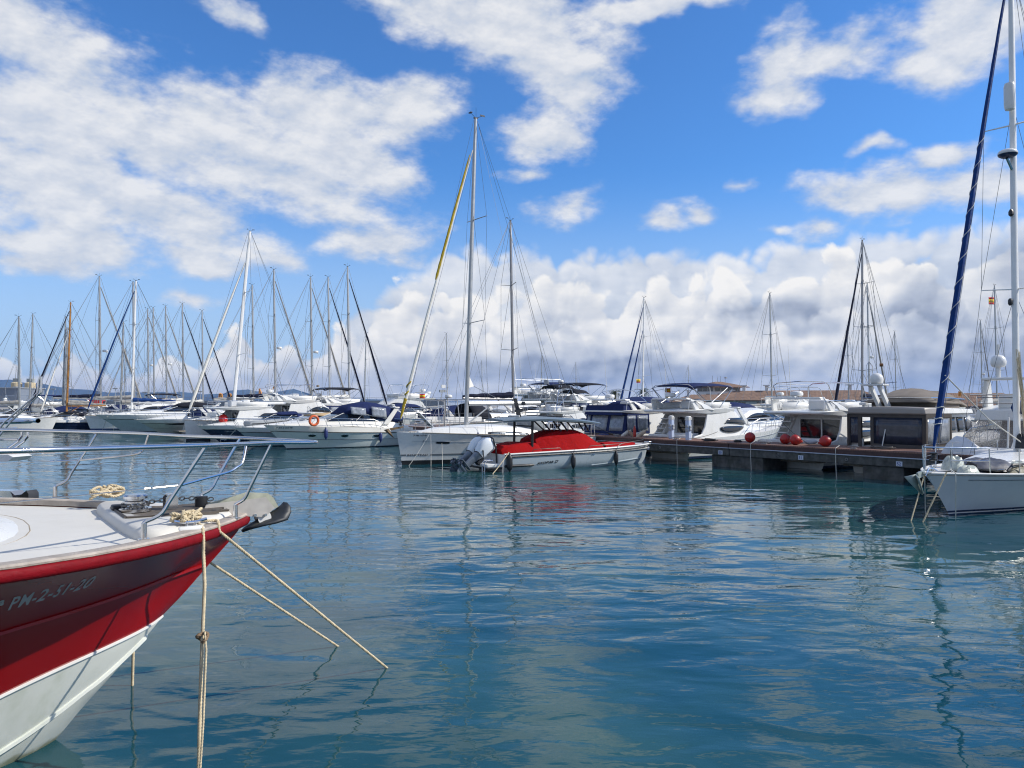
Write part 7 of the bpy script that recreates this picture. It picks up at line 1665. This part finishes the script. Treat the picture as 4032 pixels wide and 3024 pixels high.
P = at(3780, 1600, 88); building('harbour_house', 'house with reddish tiles between the taupe cover and the netting', 'building', (P.x, P.y, 1.1), R(-24), (14, 9, 1.25), 1.45, wn(4, -5, 3.2, 0.8, 1.0, 0.6))
P = at(2690, 1610, 190); building('harbour_shed', 'dark roofed shed left of the harbour tower', 'building', (P.x + 22, P.y + 12, 1.1), R(-6), (30, 12, 1.5), 1.5, wn(6, -10, 3.5, 0.9, 1.1, 0.7))
def sign_building():
    P = at(3130, 1600, 210); t = thing('boatyard_building', 'flat blue boatyard building with a railing and white lettering', 'building', (P.x + 2, P.y, 1.1), R(-4))
    z = at(3130, 1553, 210).z - 1.1; blue = mat('blue_fascia', (0.015, 0.085, 0.36), 0.5, var=0.08)
    MB().box((0, 0, z / 2 - 0.4), (26, 8, z - 0.8)).build('wall', WALL, t); MB().box((0, -0.1, z - 0.9), (26.6, 8.4, 1.9)).build('fascia_sign', blue, t)
    lettering('ALCUDIAMAR', 1.25, V((-5.5, -4.32, z - 1.35)), (1, 0, 0), (0, 0, 1), WHITE, t, depth=0.02, sx=1.1)
    MB().lathe([(0.02, 0), (0.55, 0), (0.55, 0.06), (0.02, 0.06)], (-7.2, -4.3, z - 0.9), 12, M=Matrix.Rotation(PI / 2, 3, 'X')).build('emblem', WHITE, t)
    r = MB()
    for i in range(27): r.tube([V((-13 + i, -4.1, z + 0.05)), V((-13 + i, -4.1, z + 1.0))], 0.05, 4)
    for zz in (0.5, 1.0): r.tube([V((-13, -4.1, z + zz)), V((13, -4.1, z + zz))], 0.05, 4)
    r.build('railing', WHITE, t)
sign_building()
# left shore: warehouse and silos
def warehouse():
    P = at(30, 1590, 240); t = thing('warehouse', 'grey blue flat roofed warehouse at the left edge', 'building', (P.x - 8, P.y, 1.1), R(4))
    z = at(0, 1530, 240).z - 1.1
    MB().box((0, 0, z / 2), (30, 14, z)).build('wall', mat('grey_blue_sheeting', (0.17, 0.20, 0.25), 0.7, var=0.08, vscale=0.3), t)
    MB().box((3, -7.03, z * 0.33), (9, 0.1, z * 0.62)).build('gate', mat('dark_gate', (0.06, 0.08, 0.11), 0.7), t); MB().box((0, 0, z + 0.12), (30.6, 14.6, 0.25)).build('roof_edge', GREYPL, t)
    for x in (-6, 2, 10): MB().box((x, 0, z + 0.4), (1.2, 1.2, 0.5)).build('roof_vent', GREYPL, t)
warehouse()
rust = mat('rust_streaked_cream', (0.55, 0.46, 0.30), 0.8, var=0.12, vscale=0.4, dirt=(0.30, 0.14, 0.05), dscale=0.5, damt=0.8)
for px, y0, lb in ((64, 1507, 'rust streaked cream silo under a grey cabin'), (118, 1508, 'rust streaked silo behind the leftmost mast')):
    Y = 262; P = at(px, 1600, Y); t = thing('silo', lb, 'silo', (P.x, P.y, 1.1), 0, 'silos by the warehouse'); z = at(px, y0, Y).z - 1.1
    MB().lathe([(0.1, 0), (1.55, 0), (1.55, z - 2.2), (0.1, z - 2.2)], (0, 0, 0), 16).build('leg_skirt', mat('grey_steel_cladding', (0.20, 0.21, 0.22), 0.7), t)
    MB().lathe([(0.1, z - 2.3), (1.6, z - 2.3), (1.65, z - 2.1), (1.65, z - 0.1), (1.2, z + 0.15), (0.1, z + 0.3)], (0, 0, 0), 18).build('tank', rust, t)
    MB().box((0.2, 0, z + 0.8), (2.0, 1.6, 1.3)).build('head_cabin', mat('pale_green_cladding', (0.30, 0.33, 0.33), 0.8), t)
    MB().tube([V((-0.5, 0, z + 1.4)), V((-0.5, 0, z + 2.2))], 0.06, 4).build('vent_pipe', GREYPL, t)
def crane(px, Y, label, kind):
    P = at(px, 1600, Y); t = thing('harbour_crane', label, 'crane', (P.x, P.y, 1.1), 0, 'orange cranes on the far quay'); om = mat('orange_crane_paint', (0.62, 0.27, 0.05), 0.6, var=0.1)
    k = Y / FPX; q = lambda x, y: V((at(x, y, Y).x - P.x, 0, at(x, y, Y).z - 1.1))
    def lattice(mb, a, b, w):
        n = 9; d = (b - a).normalized(); s = V((-d.z, 0, d.x)) * w
        for yy in (-w, w): mb.tube([a + s + V((0, yy, 0)), b + s * 0.4 + V((0, yy * 0.4, 0))], w * 0.28, 4); mb.tube([a - s + V((0, yy, 0)), b - s * 0.4 + V((0, yy * 0.4, 0))], w * 0.28, 4)
        for i in range(n):
            u = i / n; v = (i + 1) / n; mb.tube([a.lerp(b, u) + s * (1 - 0.6 * u), a.lerp(b, v) - s * (1 - 0.6 * v)], w * 0.2, 4); mb.tube([a.lerp(b, u) - s * (1 - 0.6 * u), a.lerp(b, v) + s * (1 - 0.6 * v)], w * 0.2, 4)
    if kind == 0:
        c0, c1 = q(1019, 1572), q(1048, 1560)
        MB().box(((c0.x + c1.x) / 2, 0, (c0.z + c1.z) / 2), (c1.x - c0.x, 3, c1.z - c0.z)).build('machine_house', om, t, bevel=0.1); e0, e1 = q(1048, 1571), q(1056, 1562); MB().box(((e0.x + e1.x) / 2, 0, (e0.z + e1.z) / 2), (e1.x - e0.x, 2, e1.z - e0.z)).build('cabin', om, t)
        mb = MB(); lattice(mb, q(1048, 1564), q(1088, 1513), 0.35); mb.build('jib', om, t); mb = MB(); lattice(mb, q(1032, 1562), q(1021, 1530), 0.45); mb.tube([q(1021, 1530), q(1019, 1560)], 0.2, 4); mb.build('a_frame', om, t)
        MB().tube([q(1021, 1530), q(1040, 1528), q(1088, 1514)], 0.06, 4).build('pendant', WIRE, t); MB().box((q(1036, 1590).x, 0, q(1036, 1582).z / 2), (2.2, 2, q(1036, 1574).z)).build('pedestal', BLACK, t)
    else:
        mb = MB(); a = q(px - 2, 1578); b = q(px - 3, 1550); lattice(mb, a, b, 0.5); mb.build('mast', om, t); mb = MB(); mb.tube([b, q(px + 6, 1552), q(px + 8, 1574)], 0.4, 5); mb.build('jib', om, t); MB().box((a.x, 0, a.z / 2), (2.0, 2, a.z)).build('pedestal', BLACK, t)
crane(1036, 330, 'orange crane with lattice jib before the pointed hill', 0)
crane(868, 330, 'small orange crane left of the white satellite ball', 1)
crane(903, 335, 'small orange crane partly hidden by the raked white mast', 1)
def pilot_boat():
    P = at(468, 1570, 170); t = thing('work_boat', 'red work boat with dark mast at the breakwater', 'work boat', (P.x, P.y, 0), 0.2)
    H = Hull(8, 3, 1.6, 1.2, 0.6); H.build(t, [('z', -0.3, 0), ('z', 0.2, 1), ('q', 0.6, 1), ('q', 1, 1)], [BLACK, REDPLAIN], DECK, nc=8)
    MB().box((-4.5, 0, 2.3), (3, 2, 1.9)).build('wheelhouse', REDPLAIN, t, bevel=0.1); MB().box((-3.0, 0, 2.6), (0.1, 1.6, 0.7)).build('window', GLASS, t); MB().tube([V((-4.2, 0, 3)), V((-4.2, 0, 5.6))], 0.1, 5).build('mast', NAVY, t)
pilot_boat()
def palm(px, ytop, Y, label):
    P = at(px, 1600, Y); t = thing('palm_tree', label, 'palm tree', (P.x, P.y, 1.1), 0, 'palms behind the harbour'); z = at(px, ytop, Y).z - 1.1; g = random.Random(px)
    tm = mat('palm_trunk', (0.10, 0.075, 0.05), 0.95, var=0.3); fm = mat('palm_fronds', (0.035, 0.055, 0.022), 0.7, var=0.4, vscale=2)
    MB().tube([V((0, 0, 0)), V((0.15, 0, z * 0.5)), V((0.1, 0, z))], [0.32, 0.26, 0.22], 8).build('trunk', tm, t)
    mb = MB()
    for k in range(34):
        a = g.uniform(0, 2 * PI); e = g.uniform(-0.5, 1.3); L = g.uniform(1.9, 2.7); d = V((math.cos(a), math.sin(a), 0)); s = V((-d.y, d.x, 0)); pts = []
        for i in range(8):
            u = i / 7; pts.append(V((0.1, 0, z)) + d * (L * u * math.cos(e * 0.7)) + V((0, 0, L * (math.sin(e) * u * 0.7 - 0.55 * u * u))))
        for i in range(7):
            p, q_ = pts[i], pts[i + 1]; w = 0.34 * (1 - (i / 7) ** 2) + 0.04
            for sd in (1, -1):
                for j in range(3):
                    c = p.lerp(q_, j / 3); mb.add([c, c.lerp(q_, 0.3), c + s * sd * w + (q_ - p) * 0.5 - V((0, 0, w * 0.5))], [(0, 1, 2)])
    mb.build('crown', fm, t, smooth=False)
palm(2212, 1532, 180, 'palm half hidden behind the sportfisher sun top'); palm(2310, 1560, 170, 'low bushy palm right of the sportfisher'); palm(2420, 1545, 160, 'palm behind the two blue furled headsails'); palm(2528, 1537, 160, 'palm beside the mast foot with blue headsails')
def lamp(px, ytop, Y, label):
    P = at(px, 1600, Y); t = thing('floodlight_mast', label, 'lamp post', (P.x, P.y, 1.1), 0, 'light masts on the breakwater'); z = at(px, ytop, Y).z - 1.1
    MB().tube([V((0, 0, 0)), V((0, 0, z))], [0.16, 0.1], 6).build('pole', GREYPL, t)
    for x in (-0.7, 0, 0.7): MB().box((x, 0, z), (0.55, 0.3, 0.45)).build('lamp', GREYPL, t)
for px, y, lb in ((208, 1532, 'light mast left of the wooden mast'), (453, 1530, 'twin headed light mast above the red work boat'), (570, 1545, 'light mast between slim grey masts'), (788, 1542, 'light mast left of the teal furled sail'), (1078, 1567, 'short light mast before the pointed hill'), (1150, 1568, 'short light mast on the pointed hill')): lamp(px, y, 300, lb)
wallm = mat('breakwater_concrete', (0.24, 0.25, 0.27), 0.9, var=0.15, vscale=0.3)
def breakwater():
    t = thing('breakwater', 'low grey breakwater wall with a railing below the hills', 'breakwater', (0, 320, 0))
    a = at(-200, 1570, 320); b = at(1750, 1575, 320); z = 3.3
    MB().box(((a.x + b.x) / 2, 0, z / 2), (b.x - a.x, 6, z)).build('wall', wallm, t)
    r = MB(); n = 60
    for i in range(n): x = lerp(a.x, b.x, i / (n - 1)); r.tube([V((x, -2.8, z)), V((x, -2.8, z + 1.1))], 0.06, 4)
    r.tube([V((a.x, -2.8, z + 1.1)), V((b.x, -2.8, z + 1.1))], 0.07, 4); r.build('railing', WIRE, t)
breakwater()
def hills():
    ridge = [(-700, 1490), (-300, 1500), (-60, 1499), (0, 1496), (42, 1494), (75, 1503), (110, 1508), (145, 1510), (170, 1512), (200, 1518), (230, 1523), (255, 1526), (285, 1532), (350, 1535), (395, 1541), (425, 1546), (500, 1545), (520, 1542), (560, 1545), (600, 1544), (640, 1543), (680, 1548), (720, 1542), (760, 1549), (800, 1553), (850, 1553), (885, 1549), (920, 1541), (950, 1537), (978, 1534), (1010, 1540), (1042, 1547), (1070, 1545), (1100, 1541), (1130, 1535), (1157, 1531), (1168, 1538), (1185, 1552), (1210, 1563), (1232, 1569), (1262, 1561), (1300, 1563), (1350, 1568), (1500, 1572), (1600, 1565), (1640, 1561), (1684, 1560), (1705, 1568), (1722, 1577), (1780, 1580), (1900, 1583)]
    Y = 6500; mb = MB(); g = random.Random(3)
    pts = []
    for (x0, y0), (x1, y1) in zip(ridge, ridge[1:]):
        n = 3
        for i in range(n): pts.append((lerp(x0, x1, i / n), lerp(y0, y1, i / n) + g.uniform(-0.8, 0.8)))
    pts.append(ridge[-1]); rows = []
    for x, y in pts:
        p = at(x, y, Y); col = []
        for k, (dy, hz) in enumerate(((-900, 0.0), (-700, 0.16), (-450, 0.45), (-200, 0.8), (0, 1.0), (500, 0.6), (1200, 0.0))):
            col.append(V((p.x + g.uniform(-25, 25) * (0 if k == 4 else 1), Y + dy + (60 * math.sin(x * 0.05) if k != 4 else 0), max(-2, p.z) * hz * (1 + (g.uniform(-0.2, 0.2) if 0 < k < 4 else 0)) - (3 if hz == 0 else 0))))
        rows.append(col)
    mb.loft(rows, closed=False); o = mb.build('hills', mat('hazed_hill_scrub', (0.050, 0.080, 0.105), 0.95, var=0.3, vscale=0.004), None, ang=80); o['kind'] = 'structure'  # part of the blue distance haze is painted into the scrub colour
hills()
def flag(px, py, Y, label, cols, w=0.5, h=0.34, pole=None):
    P = at(px, py, Y); t = thing('flag', label, 'flag', P, 0.3, 'small flags in the rigging')
    for i, (c, a, b) in enumerate(cols):
        o = MB().grid(lambda u, v: V((u * w, 0.05 * math.sin(u * 7), lerp(-h / 2 + h * a, -h / 2 + h * b, v))), 6, 1).build('stripe', c, t); o.modifiers.new('t', 'SOLIDIFY').thickness = 0.01
    if pole: MB().tube([V((0, 0, h)), V((0, 0, -pole))], 0.015, 5).build('staff', STEEL, t)
fr = mat('flag_red', (0.62, 0.02, 0.02), 0.8); fy = mat('flag_yellow', (0.85, 0.55, 0.03), 0.8)
ES = [(fr, 0, 0.27), (fy, 0.27, 0.73), (fr, 0.73, 1)]
flag(3893, 1184, 79.5, 'Spanish flag high on a mast near the right edge', ES, 0.75, 0.75); flag(2619, 1537, 39.5, 'Spanish flag on the stern pole of the bimini yacht', ES, 0.33, 0.22, 0.5)
flag(2622, 1560, 39.5, 'black red and gold flag below the Spanish one', [(fy, 0, 0.33), (fr, 0.33, 0.66), (BLACK, 0.66, 1)], 0.18, 0.2)
flag(1652, 1560, 62, 'small Spanish flag behind the sloop bow', ES, 0.45, 0.35, 0.5); flag(2506, 1500, 77, 'yellow pennant at the spreader of the two blue headsails', [(fr, 0, 0.3), (fy, 0.3, 1)], 0.45, 0.35)
flag(3466, 1437, 27.5, 'small brown pennant above the twin legged radar mast', [(mat('flag_brown', (0.25, 0.12, 0.05), 0.8), 0, 1)], 0.12, 0.11); flag(3776, 1551, 33, 'tiny orange pennant right of the blue furled sail', [(mat('flag_orange', (0.42, 0.19, 0.05), 0.8), 0, 1)], 0.12, 0.22)
flag(1246, 1520, 85, 'upper dark pennant on the mast near the lifebuoy', [(mat('flag_olive', (0.20, 0.13, 0.05), 0.8), 0, 1)], 0.3, 0.2); flag(1246, 1533, 85, 'lower dark pennant on the mast near the lifebuoy', [(mat('flag_olive', (0.20, 0.13, 0.05), 0.8), 0, 1)], 0.25, 0.18)
# far hauled-down sails, like pale triangles
for px, Y, lb in ((925, 95, 'pale triangular sail tied behind the raked white mast'), (987, 96, 'pale triangular sail left of the orange crane'), (545, 97, 'cream triangular sail behind the blue furled headsail')):
    a, b, c = at(px, 1532, Y), at(px + 12, 1570, Y), at(px - 12, 1576, Y)
    o = MB().prism([a - a, b - a, c - a], (0, 0.06, 0)).build('steadying_sail', SAIL, None); o.location = a; tag(o, lb, 'sail', 'small hanked sails')
a, b, c = at(1847, 1480, 38.3), at(1866, 1521, 38.6), at(1846, 1527, 38.2)
o = MB().prism([a - a, b - a, c - a], (0, 0.04, 0)).build('mainsail_clew', SAIL, None); o.location = a; tag(o, 'cream sail corner hanging from the tallest mast', 'sail')
line_thing('line from the sail corner down to the boom end', [b, at(1960, 1570, 40.5)], WIRE, 0.012, 'rigging lines')
# haze over the harbour
def haze():
    m = bpy.data.materials.new('haze_air'); m.use_nodes = True; t = NT(m.node_tree); t.n.clear(); out = t.new('ShaderNodeOutputMaterial'); v = t.new('ShaderNodeVolumePrincipled')
    v.inputs['Color'].default_value = (0.26, 0.50, 1.0, 1); v.inputs['Density'].default_value = 0.00007; v.inputs['Anisotropy'].default_value = 0.2; t.l.new(v.outputs[0], out.inputs['Volume'])
    mb = MB().box((0, 3850, 104.5), (12000, 7900, 211)); o = mb.build('haze', m, None, smooth=False); o['kind'] = 'stuff'
HAZE = True
if HAZE: haze()
